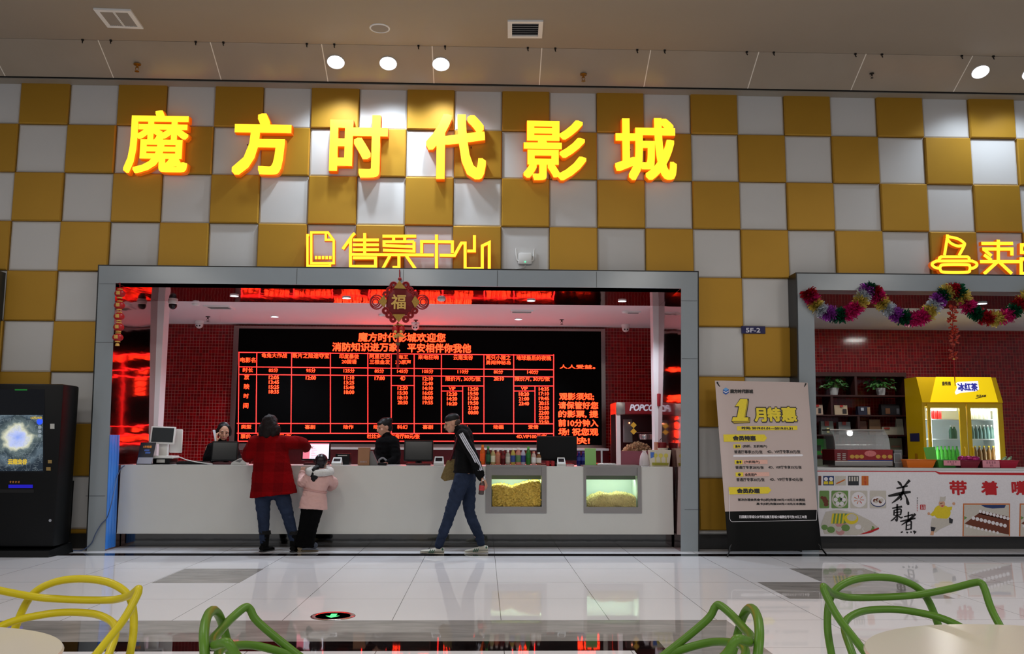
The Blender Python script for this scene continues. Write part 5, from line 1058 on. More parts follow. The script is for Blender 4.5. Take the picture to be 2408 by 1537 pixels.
pack(820, 566, 940, 706, zz[5], 'large olive grey carton behind the food warmer, right end of the fourth shelf', (130, 134, 110), ((.3, .45, .9, .55, (150, 110, 90)),)); pack(262, 730, 360, 792, zz[5]-.26, 'pale green carton on the bottom shelf', (140, 150, 126), ())

# ------------------------------------------------------------------ yellow drinks fridge
GY = 2.2; M_fy = mat('fridge_yellow', (226, 184, 10), .3, spec=.5)
def c8f(x, y, Y=GY): return at(*c8(x, y), Y)
gx0, gx1 = c8f(1100, 400).x, c8f(1735, 400).x; gz1 = c8f(1400, 84).z; gzh = c8f(1400, 288).z
t = thing('drinks_fridge', 'yellow double-door drinks fridge with a lit header behind the snack counter', 'fridge', ((gx0+gx1)/2, GY+.3, 0))
m = MB(); fb = .52
m.box(gx0, gx0+.04, GY+.0, GY+fb, 0, gzh); m.box(gx1-.04, gx1, GY, GY+fb, .05, gzh); m.box(gx0+.04, gx1-.04, GY, GY+fb, 0, .45); m.box(gx0+.04, gx1-.04, GY, GY+fb, gzh-.06, gzh); m.build('cabinet', M_fy, t)
m = MB(); m.box(gx0+.04, gx1-.04, GY+fb-.03, GY+fb, .45, gzh-.06); m.box(gx0+.04, gx0+.05, GY+.03, GY+fb-.03, .45, gzh-.06); m.box(gx1-.05, gx1-.04, GY+.03, GY+fb-.03, .45, gzh-.06); m.build('inner_lining', mat('fridge_white', (228, 234, 236), .4), t)
m = MB(); m.raw([(gx0, GY-.02, gzh), (gx1, GY-.02, gzh), (gx1, GY+fb, gzh), (gx0, GY+fb, gzh), (gx0+.0, GY+.13, gz1), (gx1-.0, GY+.13, gz1), (gx1, GY+fb, gz1), (gx0, GY+fb, gz1)], [(0, 3, 2, 1), (4, 5, 6, 7), (1, 2, 6, 5), (2, 3, 7, 6), (3, 0, 4, 7), (0, 1, 5, 4)]); m.build('header_box', M_fy, t)
HF = Frame((gx0, GY-.0225, gzh), (1, 0, 0), (0, .15, gz1-gzh)); M_fl2 = mat('header_lit', (240, 205, 20), .35, emit=.62, ecol=(240, 206, 16))
m = MB(); m.prism([HF.px(*c8(*p)) for p in ((1160, 284), (1695, 284), (1640, 88), (1205, 86))], HF, 0); m.build('header_panel', M_fl2, t)
bl, wh_, dk = MB(), MB(), MB()
def ft(mb, s, x0, y0, x1, y1, bold, h, slant=0.0): a, b = c8(x0, y0), c8(x1, y1); px_text(mb, s, HF, a[0], a[1], b[0], b[1], bold=bold, h=h, slant=slant)
wh_.prism([HF.px(*c8(*p)) for p in ((1362, 136), (1380, 126), (1536, 118), (1545, 185), (1520, 200), (1400, 212), (1362, 226), (1354, 208), (1372, 170))], HF.off(.002), 0); ft(bl, '冰红茶', 1372, 134, 1530, 198, .012, .004, .12); ft(dk, '康师傅', 1250, 122, 1320, 156, .004, .003, .15); ft(dk, '劲凉冰爽', 1520, 226, 1598, 246, .003, .003, .3)
dk.stroke([HF.px(*c8(1516, 256)), HF.px(*c8(1596, 238))], .010, HF.off(.003), 0)
wh_.build('logo_shape', mat('logo_white_lit', (235, 235, 245), .4, emit=.7), t); bl.build('logo_lettering', mat('logo_blue', (60, 64, 190), .4, emit=.15), t); dk.build('small_lettering', mat('logo_dark', (40, 36, 40), .5), t)
# side print
FS = Frame((gx0-.003, GY, 0), (0, -1, 0), (0, 0, 1), (-1, 0, 0)); m = MB(); m.prism([(-.42, 1.30), (-.12, 1.30), (-.12, 1.42), (-.42, 1.42)], FS, 0); m.build('side_logo', mat('logo_blue_side', (44, 46, 92), .4), t)
m = MB(); m.prism([(-.34, .55), (-.16, .55), (-.14, .85), (-.2, 1.0), (-.21, 1.12), (-.29, 1.12), (-.30, 1.0), (-.36, .85)], FS, 0); m.build('side_bottle_print', mat('amber_print', (190, 130, 20), .4), t)
# doors
for x0, x1, d in ((1140, 1440, 'left'), (1450, 1730, 'right')):
    a, b = c8f(x0, 500).x, c8f(x1, 500).x; i0, i1 = (c8f(1163, 500).x, c8f(1390, 500).x) if d == 'left' else (c8f(1478, 500).x, c8f(1690, 500).x); zt, zb = gzh-.02, .30; g0, g1 = c8f(1300, 742).z-.30, c8f(1300, 330).z
    m = MB()
    for r in cut([(a, b, zb, zt)], (i0, i1, g0, g1)): m.box(r[0], r[1], GY-.035, GY-.005, r[2], r[3])
    dr = m.build('door', M_fy, t); m = MB(); m.box(i0, i1, GY-.022, GY-.018, g0, g1); m.build('door_glass', M_glass, dr)
    m = MB(); hxx = b-.05 if d == 'left' else a+.05; m.tube([(hxx, GY-.035, 1.0), (hxx, GY-.06, 1.02), (hxx, GY-.06, 1.2), (hxx, GY-.035, 1.22)], .01, 8); m.build('handle', M_fy, dr, smooth=60)
    m = MB(); m.box(i0+.01, i0+.03, GY+.02, GY+.04, g0+.05, g1-.02) if d == 'left' else m.box(i1-.03, i1-.01, GY+.02, GY+.04, g0+.05, g1-.02); m.build('light_tube', mat('fridge_tube', (235, 255, 250), emit=16, ecol=(225, 245, 245)), t)
    m = MB(); m.box(i0, i1, GY+.05, GY+.09, g1-.035, g1-.01); m.build('light_tube', mat('fridge_tube', (235, 255, 250), emit=16, ecol=(225, 245, 245)), t)
SHZ = [c8f(1300, y, GY+.15).z for y in (418, 572, 740)]
for z in SHZ: m = MB(); m.box(gx0+.05, gx1-.05, GY+.06, GY+fb-.03, z-.012, z); m.build('fridge_shelf', mat('shelf_white_wire', (220, 226, 228), .4), t)
def can(x, Y, zb, r, h, pr, mt, label, group, capm=None, name='drink_can', cat='can'):
    t = thing(name, label, cat, (x, Y, zb), group); m = MB(); m.lathe([(a*r, zb+b*h) for a, b in pr], (x, Y, 0), 10); m.build('container', mt, t, smooth=40)
    if capm: m = MB(); m.lathe([(r*.42, zb+h*.92), (r*.42, zb+h*1.02), (.001, zb+h*1.02)], (x, Y, 0), 8); m.build('cap', capm, t, smooth=40)
    return t
CANP = [(.001, 0), (.9, 0), (1, .05), (1, .92), (.85, 1), (.001, 1)]; BTP = [(.001, 0), (1, 0), (1, .55), (.8, .7), (.4, .85), (.4, .94), (.001, .94)]
def rowc(xs, Y, z, mk, lab):
    base = None
    for k, x in enumerate(xs):
        q = at(*c8(x, 500), Y).x; L_ = lab % ordn(k)
        if base is None: base = mk(q, Y, z, L_); bx_ = (q, Y, z)
        else: dup(base, (q, Y, z), 0, L_)
YC = GY+.15
rowc((1172, 1204, 1237), YC, SHZ[0], lambda x, Y, z, l: can(x, Y, z, .034, c8f(1200, 335, YC).z-SHZ[0], CANP, mat('can_red', (206, 40, 36), .35, vary=.3, scale=40), l, 'red cans in the fridge'), 'red drink can on the top left fridge shelf, %s from the left')
rowc((1495, 1527, 1559, 1591, 1623), YC, SHZ[0], lambda x, Y, z, l: can(x, Y, z, .034, c8f(1500, 345, YC).z-SHZ[0], CANP, mat('cup_cream', (196, 190, 170), .4, vary=.15, scale=60), l, 'cream cans in the fridge'), 'cream drink can on the top right fridge shelf, %s from the left')
rowc((1325, 1350), YC, SHZ[1], lambda x, Y, z, l: can(x, Y, z, .034, c8f(1330, 470, YC).z-SHZ[1], BTP, mat('bottle_dark_green', (60, 100, 78), .15), l, 'dark green bottles in the fridge', M_plast, 'drink_bottle', 'bottle'), 'dark green bottle on the middle left fridge shelf, %s from the left')
rowc((1492, 1522, 1552, 1582, 1612, 1642), YC, SHZ[1], lambda x, Y, z, l: can(x, Y, z, .033, c8f(1500, 466, YC).z-SHZ[1], BTP, mat('bottle_grey_green', (96, 124, 120), .12), l, 'grey-green bottles in the fridge', M_plast, 'drink_bottle', 'bottle'), 'grey-green bottle on the middle right fridge shelf, %s from the left')
rowc((1210, 1240, 1270, 1300, 1330, 1362), YC, SHZ[2], lambda x, Y, z, l: can(x, Y, z, .033, c8f(1300, 632, YC).z-SHZ[2], BTP, mat('bottle_lime', (80, 190, 60), .15, vary=.25, scale=30), l, 'lime green bottles in the fridge', mat('cap_green', (60, 150, 50), .4), 'drink_bottle', 'bottle'), 'lime green bottle on the bottom left fridge shelf, %s from the left')
rowc((1505, 1540, 1575, 1612, 1648), YC, SHZ[2], lambda x, Y, z, l: can(x, Y, z, .036, c8f(1560, 630, YC).z-SHZ[2], BTP, mat('bottle_tea', (120, 82, 40), .15, vary=.4, scale=30), l, 'brown tea bottles in the fridge', mat('cap_yellow', (206, 180, 50), .4), 'drink_bottle', 'bottle'), 'brown tea bottle on the bottom right fridge shelf, %s from the left')

# ------------------------------------------------------------------ things on the snack counter
WY = .16
def c8c(x, y, Y=WY): return at(*c8(x, y), Y)
wx0, wx1 = c8c(410, 700).x, c8c(868, 700).x; wz = c8c(600, 656).z; wt = c8c(600, 504).z; fx = c8c(515, 700).x
t = thing('food_warmer', 'countertop food warmer with a curved glass hood and red printed front', 'food warmer', ((wx0+wx1)/2, WY+.2, ST))
m = MB(); m.rbox(wx0, wx1, WY, WY+.42, ST+.012, c8c(600, 745).z, .01); m.build('steel_base', M_steel, t)
m = MB(); m.rbox(wx0, wx1, WY+.005, WY+.42, c8c(600, 745).z, wz, .006); m.build('body', mat('warmer_red', (120, 26, 34), .35), t)
WF = wallF(WY+.003); m = MB(); m.prism([WF.px(*c8(*p)) for p in ((512, 745), (866, 745), (866, 658), (512, 660))], WF, 0); m.build('printed_strip', mat('print_crimson', (150, 30, 36), .4, vary=.2, scale=40), t)
for x in (548, 585, 622, 752, 800, 845): m = MB(); u, v = WF.px(*c8(x, 712)); disc(m, WF.off(.001), u, v, .030, 12, 0, .8); m.build('food_print', mat('food_yellow', (206, 160, 70), .5, vary=.4, scale=60), t)
m = MB(); u, v = WF.px(*c8(690, 688)); disc(m, WF.off(.004), u, v, .075, 14, 0, .5); m.build('crest_print', mat('crest_pink', (214, 120, 120), .5, vary=.3, scale=60), t)
m = MB(); m.prism([WF.px(*c8(*p)) for p in ((512, 748), (866, 748), (866, 738), (512, 738))], WF.off(.001), 0); m.build('blue_band', mat('print_navy2', (50, 60, 130), .4), t)
m = MB()
for k in range(6): q = c8c(445, 690+k*14); m.box(q.x-.02, q.x+.02, WY+.001, WY+.006, q.z-.006, q.z+.004); q = c8c(485, 690+k*14); m.box(q.x-.02, q.x+.02, WY+.001, WY+.006, q.z-.006, q.z+.004)
m.build('vent_slots', M_wp, t)
prof = [(WY+.01, wz), (WY+.02, wz+.08), (WY+.06, wz+.17), (WY+.13, wt-.02), (WY+.22, wt), (WY+.40, wt)]
prof = [(p.x, p.y) for p in spline([(a, b, 0) for a, b in prof], 4)]
m = MB(); vs = []
for (y, z) in prof: vs += [(wx0+.02, y, z), (wx1-.03, y, z)]
n = len(vs); vs += [(x, y+.004, z-.004) for x, y, z in vs]; m.raw(vs, [(2*i, 2*i+1, 2*i+3, 2*i+2) for i in range(len(prof)-1)]+[(n+2*i+2, n+2*i+3, n+2*i+1, n+2*i) for i in range(len(prof)-1)]); m.build('curved_glass', mat('warmer_glass', (210, 215, 215), .06, alpha=.35, spec=.8), t, smooth=60)
for x in (wx0+.02, wx1-.03): m = MB(); vs = [(x, y, z) for y, z in prof]+[(x, WY+.40, wz)]; m.raw(vs, [tuple(range(len(vs)))]); m.tube([(x, y, z) for y, z in prof], .006, 6); m.build('end_glass', mat('warmer_glass', (210, 215, 215), .06, alpha=.35, spec=.8), t)
m = MB(); m.rbox(wx0+.01, wx1-.02, WY+.15, WY+.42, wt-.004, wt+.012, .004); m.build('top_plate', M_steel, t)
m = MB(); q = c8c(530, 540, WY+.24); m.lathe([(.001, -.03), (.03, -.02), (.035, .02), (.001, .03)], (q.x, WY+.24, wt-.04), 12); m.build('hood_glint', mat('hood_glint_glow', (255, 255, 255), emit=25), t, smooth=40)  # glowing bead put in for the bright reflection on the hood glass
bx0, bx1 = c8c(876, 700).x, c8c(942, 700).x; t = thing('stove_box', 'small grey metal stove box right of the food warmer', 'box', ((bx0+bx1)/2, WY+.1, ST))
m = MB(); m.rbox(bx0+.005, bx1, WY, WY+.25, ST+.001, c8c(900, 660).z, .006); m.build('case', mat('galvanised', (120, 122, 122), .4, .6), t); m = MB(); W2 = wallF(WY-.003)
for r_ in ((880, 690, 930, 760),): a = W2.px(*c8(r_[0], r_[3])); b = W2.px(*c8(r_[2], r_[1])); m.stroke([a, (b[0], a[1]), b, (a[0], b[1])], .008, W2, .002, closed=True)
m.build('relief', mat('pale_metal', (170, 172, 172), .4, .5), t)
t = thing('green_price_stand', 'pale green tilted card stand behind the orange basket', 'sign stand', (c8c(1160, 735, .30).x, .32, ST)); P = [c8c(1135, 738, .26), c8c(1215, 738, .26), c8c(1200, 634, .32), c8c(1108, 640, .32)]
u = (P[1]-P[0]).normalized(); n = u.cross((P[3]-P[0])).normalized(); quad_slab(P, .006, n).build('card', mat('bright_green_card', (104, 190, 80), .4), t); m = MB(); m.box(P[0].x, P[1].x, .24, .34, ST, P[0].z+.003); m.build('foot', mat('bright_green_card', (104, 190, 80), .4), t)
def basket(x0, x1, y0, Y, col, label, fill=None, name='plastic_basket'):
    a, b = c8c(x0, 780, Y).x, c8c(x1, 780, Y).x; zt = c8c((x0+x1)/2, y0, Y).z; t = thing(name, label, 'basket', ((a+b)/2, Y+.12, ST), 'snack baskets on the snack counter'); e = .03
    m = MB(); o_ = [(a+e, Y+e, ST+.001), (b-e, Y+e, ST+.001), (b-e, Y+.26-e, ST+.001), (a+e, Y+.26-e, ST+.001)]; tp = [(a, Y, zt), (b, Y, zt), (b, Y+.26, zt), (a, Y+.26, zt)]
    i_ = [(a+e+.006, Y+e+.006, ST+.008), (b-e-.006, Y+e+.006, ST+.008), (b-e-.006, Y+.26-e-.006, ST+.008), (a+e+.006, Y+.26-e-.006, ST+.008)]; ti = [(a+.008, Y+.008, zt), (b-.008, Y+.008, zt), (b-.008, Y+.252, zt), (a+.008, Y+.252, zt)]
    m.raw(o_+tp+i_+ti, [(0, 3, 2, 1)]+[(k, (k+1) % 4, 4+(k+1) % 4, 4+k) for k in range(4)]+[(4+k, 4+(k+1) % 4, 12+(k+1) % 4, 12+k) for k in range(4)]+[(12+k, 12+(k+1) % 4, 8+(k+1) % 4, 8+k) for k in range(4)]+[(8, 9, 10, 11)])
    m.build('basket_wall', mat('basket_%d_%d_%d' % col, col, .4), t)
    m = MB(); m.tube([tp[0], tp[1], tp[2], tp[3]], .007, 6, closed=True); m.build('rim', mat('basket_%d_%d_%d' % col, col, .4), t, smooth=60)
    return (a+b)/2, zt, a, b
basket(975, 1210, 740, .02, (226, 118, 30), 'orange plastic basket at the left of the baskets')
c1 = basket(1222, 1385, 742, .02, (70, 150, 60), 'green plastic basket behind the first pink price card'); c2 = basket(1396, 1560, 745, .02, (130, 30, 50), 'dark red basket of magenta wrapped snacks'); c4_ = basket(1565, 1705, 745, .02, (110, 24, 40), 'dark red basket behind the second pink price card'); c3 = basket(1706, 1862, 744, .02, (176, 24, 56), 'crimson plastic basket at the right of the row')
def pricecard(x0, y0, x1, y1, label, s1, s2):
    a, b = c8c(x0, y1, .005), c8c(x1, y0, .005); t = thing('price_card', label, 'price card', ((a.x+b.x)/2, 0, a.z), 'pink price cards'); m = MB(); m.box(a.x, b.x, .003, .008, a.z, b.z); m.build('card', mat('pink_card', (226, 150, 164), .5), t)
    m = MB(); W3 = wallF(.0015); w = b.x-a.x; h = b.z-a.z; scrawl(m, W3, (a.x+w*.2, a.z+h*.55, a.x+w*.8, a.z+h*.85), 4, 3); put_text(m, s2, W3, (a.x+w*.42, a.z+h*.1, a.x+w*.62, a.z+h*.42)); m.build('lettering', mat('plum_ink', (90, 30, 60), .5), t)
pricecard(1268, 742, 1396, 782, 'pink price card on the green basket', '棒棒糖', '5元'); pricecard(1575, 742, 1704, 798, 'taller pink price card left of the crimson basket', '好丽友', '3元')
rr = random.Random(11)
for k, (x, d) in enumerate([(1430, 'crumpled magenta snack bag, left one on the dark red basket'), (1480, 'crumpled magenta snack bag, middle one on the dark red basket'), (1530, 'crumpled magenta snack bag, right one on the dark red basket')]):
    q = c8c(x, 765, .03); m = MB(); m.ball((q.x, .08, c2[1]+.02), (.055, .05, .04), 14, 8)
    for v in m.v: v += Vector((noise.noise(v*40)*.012, noise.noise(v*37)*.012, noise.noise(v*43)*.012))
    o = m.build('snack_bag', mat('magenta_foil', (186, 50, 120), .25, .5, vary=.3, scale=30), None, smooth=30); tag(o, d, 'snack bag', 'magenta snack bags')
for k, (x, d) in enumerate([(1745, 'pale green wrapped snack sticking out of the crimson basket, left one'), (1785, 'pale green wrapped snack sticking out of the crimson basket, right one')]):
    q = c8c(x, 740, .1); m = MB(); m.tube([(q.x-.04, .10, c3[1]-.01), (q.x, .1, c3[1]+.02), (q.x+.04, .12, c3[1]+.05)], [.012, .022, .006], 8); o = m.build('wrapped_snack', mat('pale_green_foil', (150, 180, 140), .3, .3), None, smooth=40); tag(o, d, 'snack', 'pale green snacks')
# ------------------------------------------------------------------ festive decorations
M_redc = mat('red_cord', (150, 16, 20), .6); M_goldc = mat('gold_trim', (214, 172, 84), .45, .1); M_redv = mat('red_velvet', (112, 8, 14), .8, sheen=.4)
DY = -.34
# lantern string at the left
q = at(281, 665, DY); t = thing('lantern_string', 'string of five small red and gold lanterns hanging inside the left portal corner', 'decoration', (q.x, DY, at(281, 812, DY).z))
P = [at(x, y, DY) for x, y in ((282, 664), (282, 690), (281, 718), (280, 744), (279, 769), (277, 793), (276, 811))]
m = MB(); m.tube([P[0]]+P[1:], .005, 6); m.build('cord', M_redc, t)
for k, c in enumerate(P[1:6]):
    m = MB(); m.ball(c, (.062, .062, .048), 16, 8)
    lt = m.build('lantern', mat('lantern_red', (176, 22, 24), .4, vary=.2, scale=30), t, smooth=60)
    for s in (-1, 1): m = MB(); m.lathe([(.001, s*.046), (.03, s*.044), (.032, s*.056), (.001, s*.058)] if s > 0 else [(.001, -.058), (.032, -.056), (.03, -.044), (.001, -.046)], c, 12); m.build('cap', M_goldc, lt, smooth=40)
    m = MB(); W = Frame(c+Vector((0, -.0645, 0)), (1, 0, 0), (0, 0, 1), (0, -1, 0)); put_text(m, '福', W, (-.022, -.022, .026, .024), bold=.004); m.build('character', M_goldc, lt)
m = MB(); c = P[6]; m.lathe([(.02, .0), (.026, -.03), (.001, -.032)], (c.x, c.y, c.z+.02), 10); m.build('tassel', M_goldc, t)
# big knot in the middle
def c5w(x, y, Y=DY): return at(700+x/4.013, 520+y/4.013, Y)
C0 = c5w(960, 755); t = thing('knot_hanging', 'large red octagonal good-luck knot with a gold character hanging over the LED board', 'decoration', (C0.x, DY, c5w(950, 1380).z))
KFm = Frame(C0, (1, 0, 0), (0, 0, 1), (0, -1, 0)); pu = 1/4.013/201.0
def kp(x, y, h=0.0): u, v = KFm.px(700+x/4.013, 520+y/4.013); return KFm.p(u, v, h)
m = MB(); m.tube([kp(962, 455), kp(963, 560)], .007, 8); m.ball(kp(964, 545), (.022, .02, .022), 10, 8); m.build('cord', M_redc, t, smooth=60)
oc = [(890, 628), (1040, 628), (1115, 680), (1118, 830), (1035, 885), (890, 885), (835, 830), (838, 680)]
m = MB(); cc = kp(960, 756, .035); rim = [kp(x, y, 0) for x, y in oc]; mid = [cc.lerp(p, .8)+Vector((0, -.004, 0)) for p in rim]; bk = [p+Vector((0, .03, 0)) for p in rim]
for i in range(8):
    j = (i+1) % 8; m.poly([cc, mid[i], mid[j]][::-1]); m.poly([mid[i], rim[i], rim[j], mid[j]][::-1]); m.poly([rim[i], bk[i], bk[j], rim[j]][::-1])
m.poly(bk); m.build('cushion', M_redv, t, smooth=35)
m = MB(); put_text(m, '福', KFm.off(.034), (KFm.px(700+885/4.013, 700)[0], KFm.px(900, 520+832/4.013)[1], KFm.px(700+1025/4.013, 700)[0], KFm.px(900, 520+692/4.013)[1]), bold=.008, depth=.006); m.build('character', M_goldc, t)
lo = MB(); loops = []
for cx, cy, r in [(905, 605, 32), (1020, 605, 32), (868, 650, 28), (1062, 650, 28), (830, 690, 26), (1105, 690, 26), (830, 845, 30), (1105, 845, 28), (860, 885, 28), (1065, 885, 28), (900, 925, 28), (1020, 925, 28)]:
    lp = MB(); c = kp(cx, cy); R = r/4.013/201
    for f in (1, .55): lp.tube([c+Vector((math.cos(a)*R*f, -.004, math.sin(a)*R*f)) for a in [2*PI*k/14 for k in range(14)]], .009, 6, closed=True)
    lp.build('cord_loop', M_redc, t, smooth=60)
for s in (-1, 1):
    sg = MB()
    for f in (1, .72, .45):
        sg.tube([kp(960+s*(215+math.cos(a)*62*f+ (0 if f == 1 else 10)), 762+math.sin(a)*66*f) for a in [2*PI*k/20 for k in range(20)]], .008, 6, closed=True)
    sg.build('side_loop', M_redc, t, smooth=60)
gp = [[(765, 760), (815, 700), (845, 755), (818, 818)], [(1155, 765), (1108, 705), (1078, 760), (1108, 820)], [(910, 635), (962, 562), (1025, 640)], [(895, 880), (1015, 880), (955, 955)]]
for P_ in gp: m = MB(); m.prism([KFm.px(700+x/4.013, 520+y/4.013) for x, y in P_], KFm.off(.03), .02); m.build('gold_patch', mat('gold_brocade', (170, 130, 50), .5, .3, vary=.5, scale=120, bump=.4, bscale=200), t)
m = MB()
for dx in (-30, 28): m.ball(kp(952+dx, 1020), (.040, .035, .05), 12, 8)
m.build('small_lantern', mat('lantern_red', (176, 22, 24), .4, vary=.2, scale=30), t, smooth=60)
m = MB(); 
for dx in (-28, 26): m.ball(kp(952+dx, 1045, .034), (.018, .006, .018), 8, 6)
for k in range(14): a = -1.2+2.4*k/13; m.tube([kp(952, 1055), kp(952+math.sin(a)*62, 1080+math.cos(a)*22)], .005, 5)
m.tube([kp(900, 985), kp(950, 972), kp(1000, 985)], .008, 6); m.build('gold_fringe', M_goldc, t)
m = MB()
for k in range(7): m.tube([kp(945+(k-3)*3, 960), kp(945+(k-3)*2.5, 1180), kp(945+(k-3)*3.4, 1385)], .004, 5)
m.tube([kp(945, 950), kp(945, 1000)], .008, 6); m.build('tassel', M_redc, t)
m = MB(); q = kp(944, 1158); m.box(q.x-.024, q.x+.024, q.y-.012, q.y+.012, q.z-.016, q.z+.016); m.build('tassel_knot', mat('dark_gold', (96, 72, 40), .5), t)
# tinsel garland on the snack bar portal
t = thing('tinsel_garland', 'thick multicoloured foil tinsel garland draped across the snack bar portal', 'garland', (at(2140, 760, DY).x, DY, at(2140, 770, DY).z))
def c7(x, y): return at(1840+x/3.66, 540+y/3.66, DY)
GP = [(215, 530), (250, 590), (300, 660), (380, 710), (500, 735), (600, 700), (670, 620), (715, 545), (755, 510), (800, 545), (850, 620), (920, 690), (1020, 745), (1120, 770), (1230, 735), (1300, 660), (1360, 590), (1410, 545), (1480, 520), (1540, 560), (1600, 660), (1700, 735), (1830, 765), (1950, 730), (2030, 660), (2110, 580), (2200, 540), (2300, 600)]
SP = spline([c7(*p) for p in GP], 10); rnd = random.Random(5)
MC = [mat('foil_'+n, c, .28, .6) for n, c in (('magenta', (226, 50, 140)), ('gold', (232, 214, 120)), ('silver', (226, 230, 236)), ('purple', (190, 90, 200)), ('green', (24, 110, 74)), ('red', (190, 30, 50)))]
order = [5, 0, 1, 2, 3, 4, 0, 0, 1, 2, 3, 4, 5, 0, 1, 2, 3, 4, 0, 0, 1, 2, 3, 4, 1, 5, 4, 1, 0, 4, 5, 1, 0, 4, 5, 1]
seg_len = max(1, len(SP)//len(order)); segs = {}
for i in range(len(SP)-1):
    a, b = SP[i], SP[i+1]; T_ = (b-a).normalized(); ci = min(i//seg_len, len(order)-1); m = segs.setdefault(ci, MB())
    u1 = T_.orthogonal().normalized(); u2 = T_.cross(u1)
    for _ in range(56):
        th = rnd.random()*2*PI; p = a.lerp(b, rnd.random()); d = (u1*math.cos(th)+u2*math.sin(th)+T_*rnd.uniform(-.3, .3)).normalized(); w = d.cross(T_*rnd.uniform(.4, 1)+u1*rnd.uniform(-1, 1)).normalized()*rnd.uniform(.004, .0075); l = rnd.uniform(.055, .10)
        k = Vector((rnd.uniform(-.02, .02), rnd.uniform(-.02, .02), rnd.uniform(-.02, .02))); m.raw([p-w, p+w, p+d*l+w*1.5+k, p+d*l-w*1.5+k], [(0, 1, 2, 3)])
for ci, m in segs.items(): m.build('tinsel_segment', MC[order[ci]], t)
m = MB(); m.tube(SP, .006, 6); m.build('core_wire', M_dark, t)
# red charm string on the snack bar
q = at(2242, 905, DY); t = thing('charm_string', 'red string of small firecracker clusters hanging in front of the yellow fridge', 'decoration', (q.x, DY, q.z))
m = MB(); m.tube([c7(1465, 650), c7(1468, 1110)], .005, 6); m.tube([c7(1474, 1110), c7(1480, 1230), c7(1486, 1345)], [.010, .007, .004], 6); m.build('cord', M_redc, t)
rnd = random.Random(9)
for k, (x, y) in enumerate([(1462, 680), (1455, 760), (1472, 860), (1476, 965), (1470, 1070)]):
    m = MB(); c = c7(x, y)
    for _ in range(16):
        a = rnd.random()*2*PI; d = Vector((math.cos(a), math.sin(a), rnd.uniform(-.6, .6)))*rnd.uniform(.03, .062); p = c+d*.5+Vector((0, 0, rnd.uniform(-.05, .05))); m.tube([p, p+d*.7], [.013, .010], 7)
    m.build('charm_cluster', mat('charm_red', (170, 50, 30), .4, vary=.35, scale=40), t, smooth=50)
m = MB(); q = c7(1474, 1112); m.ball(q, .014, 8, 6); m.build('bead', M_goldc, t, smooth=60)

# ------------------------------------------------------------------ floor exit sign light
q = fl(783, 1448); t = thing('floor_exit_light', 'round recessed floor light with a lit green arrow', 'floor light', (q.x, q.y, 0))
m = MB(); m.lathe([(.125, .0005), (.145, .006), (.158, .004), (.162, 0.0003)], q, 40); m.build('steel_rim', M_chrome, t, smooth=40)
m = MB(); m.lathe([(.001, .003), (.125, .003)], q, 40); m.build('dark_glass', mat('floor_light_glass', (14, 16, 14), .06), t)
G = Frame((q.x, q.y, .0045), (1, 0, 0), (0, 1, 0), (0, 0, 1)); m = MB(); m.prism([(0, -.085), (.052, -.01), (.022, -.01), (.022, .07), (-.022, .07), (-.022, -.01), (-.052, -.01)], G, 0); m.build('green_arrow', mat('green_arrow_lit', (60, 220, 120), .4, emit=1.4, ecol=(50, 235, 120)), t)

# ------------------------------------------------------------------ foreground tables and chairs
M_tab = mat('white_table_top', (214, 208, 196), .2, spec=.4); M_tleg = mat('table_leg', (190, 190, 188), .3, .6)
def table(cx, cy, r, label):
    t = thing('round_table', label, 'table', (cx, cy, 0), 'round cafe tables'); z = .74
    m = MB(); m.lathe([(.001, z-.022), (r-.02, z-.022), (r-.004, z-.015), (r, z-.006), (r-.004, z), (.001, z)], (cx, cy, 0), 72); m.build('table_top', M_tab, t, smooth=40)
    m = MB(); m.lathe([(.035, .02), (.03, .3), (.035, z-.03), (.10, z-.022)], (cx, cy, 0), 20); m.build('column', M_tleg, t, smooth=40)
    m = MB(); m.lathe([(.001, 0.001), (.27, 0.001), (.27, .012), (.06, .03), (.001, .03)], (cx, cy, 0), 40); m.build('base_plate', M_tleg, t, smooth=40)
q = fl(30, 1471, .74); RT = .42
e1 = fl(192, 1510, .74); e2 = fl(60, 1471, .74); table(e1.x-RT+.01, e2.y-RT, RT, 'white round cafe table at the lower left before the yellow chair')
e1 = fl(1986, 1505, .74); e2 = fl(2180, 1466, .74); RT2 = .45; table(e1.x+RT2-.01, e2.y-RT2, RT2, 'white round cafe table at the lower right before the large green chair')
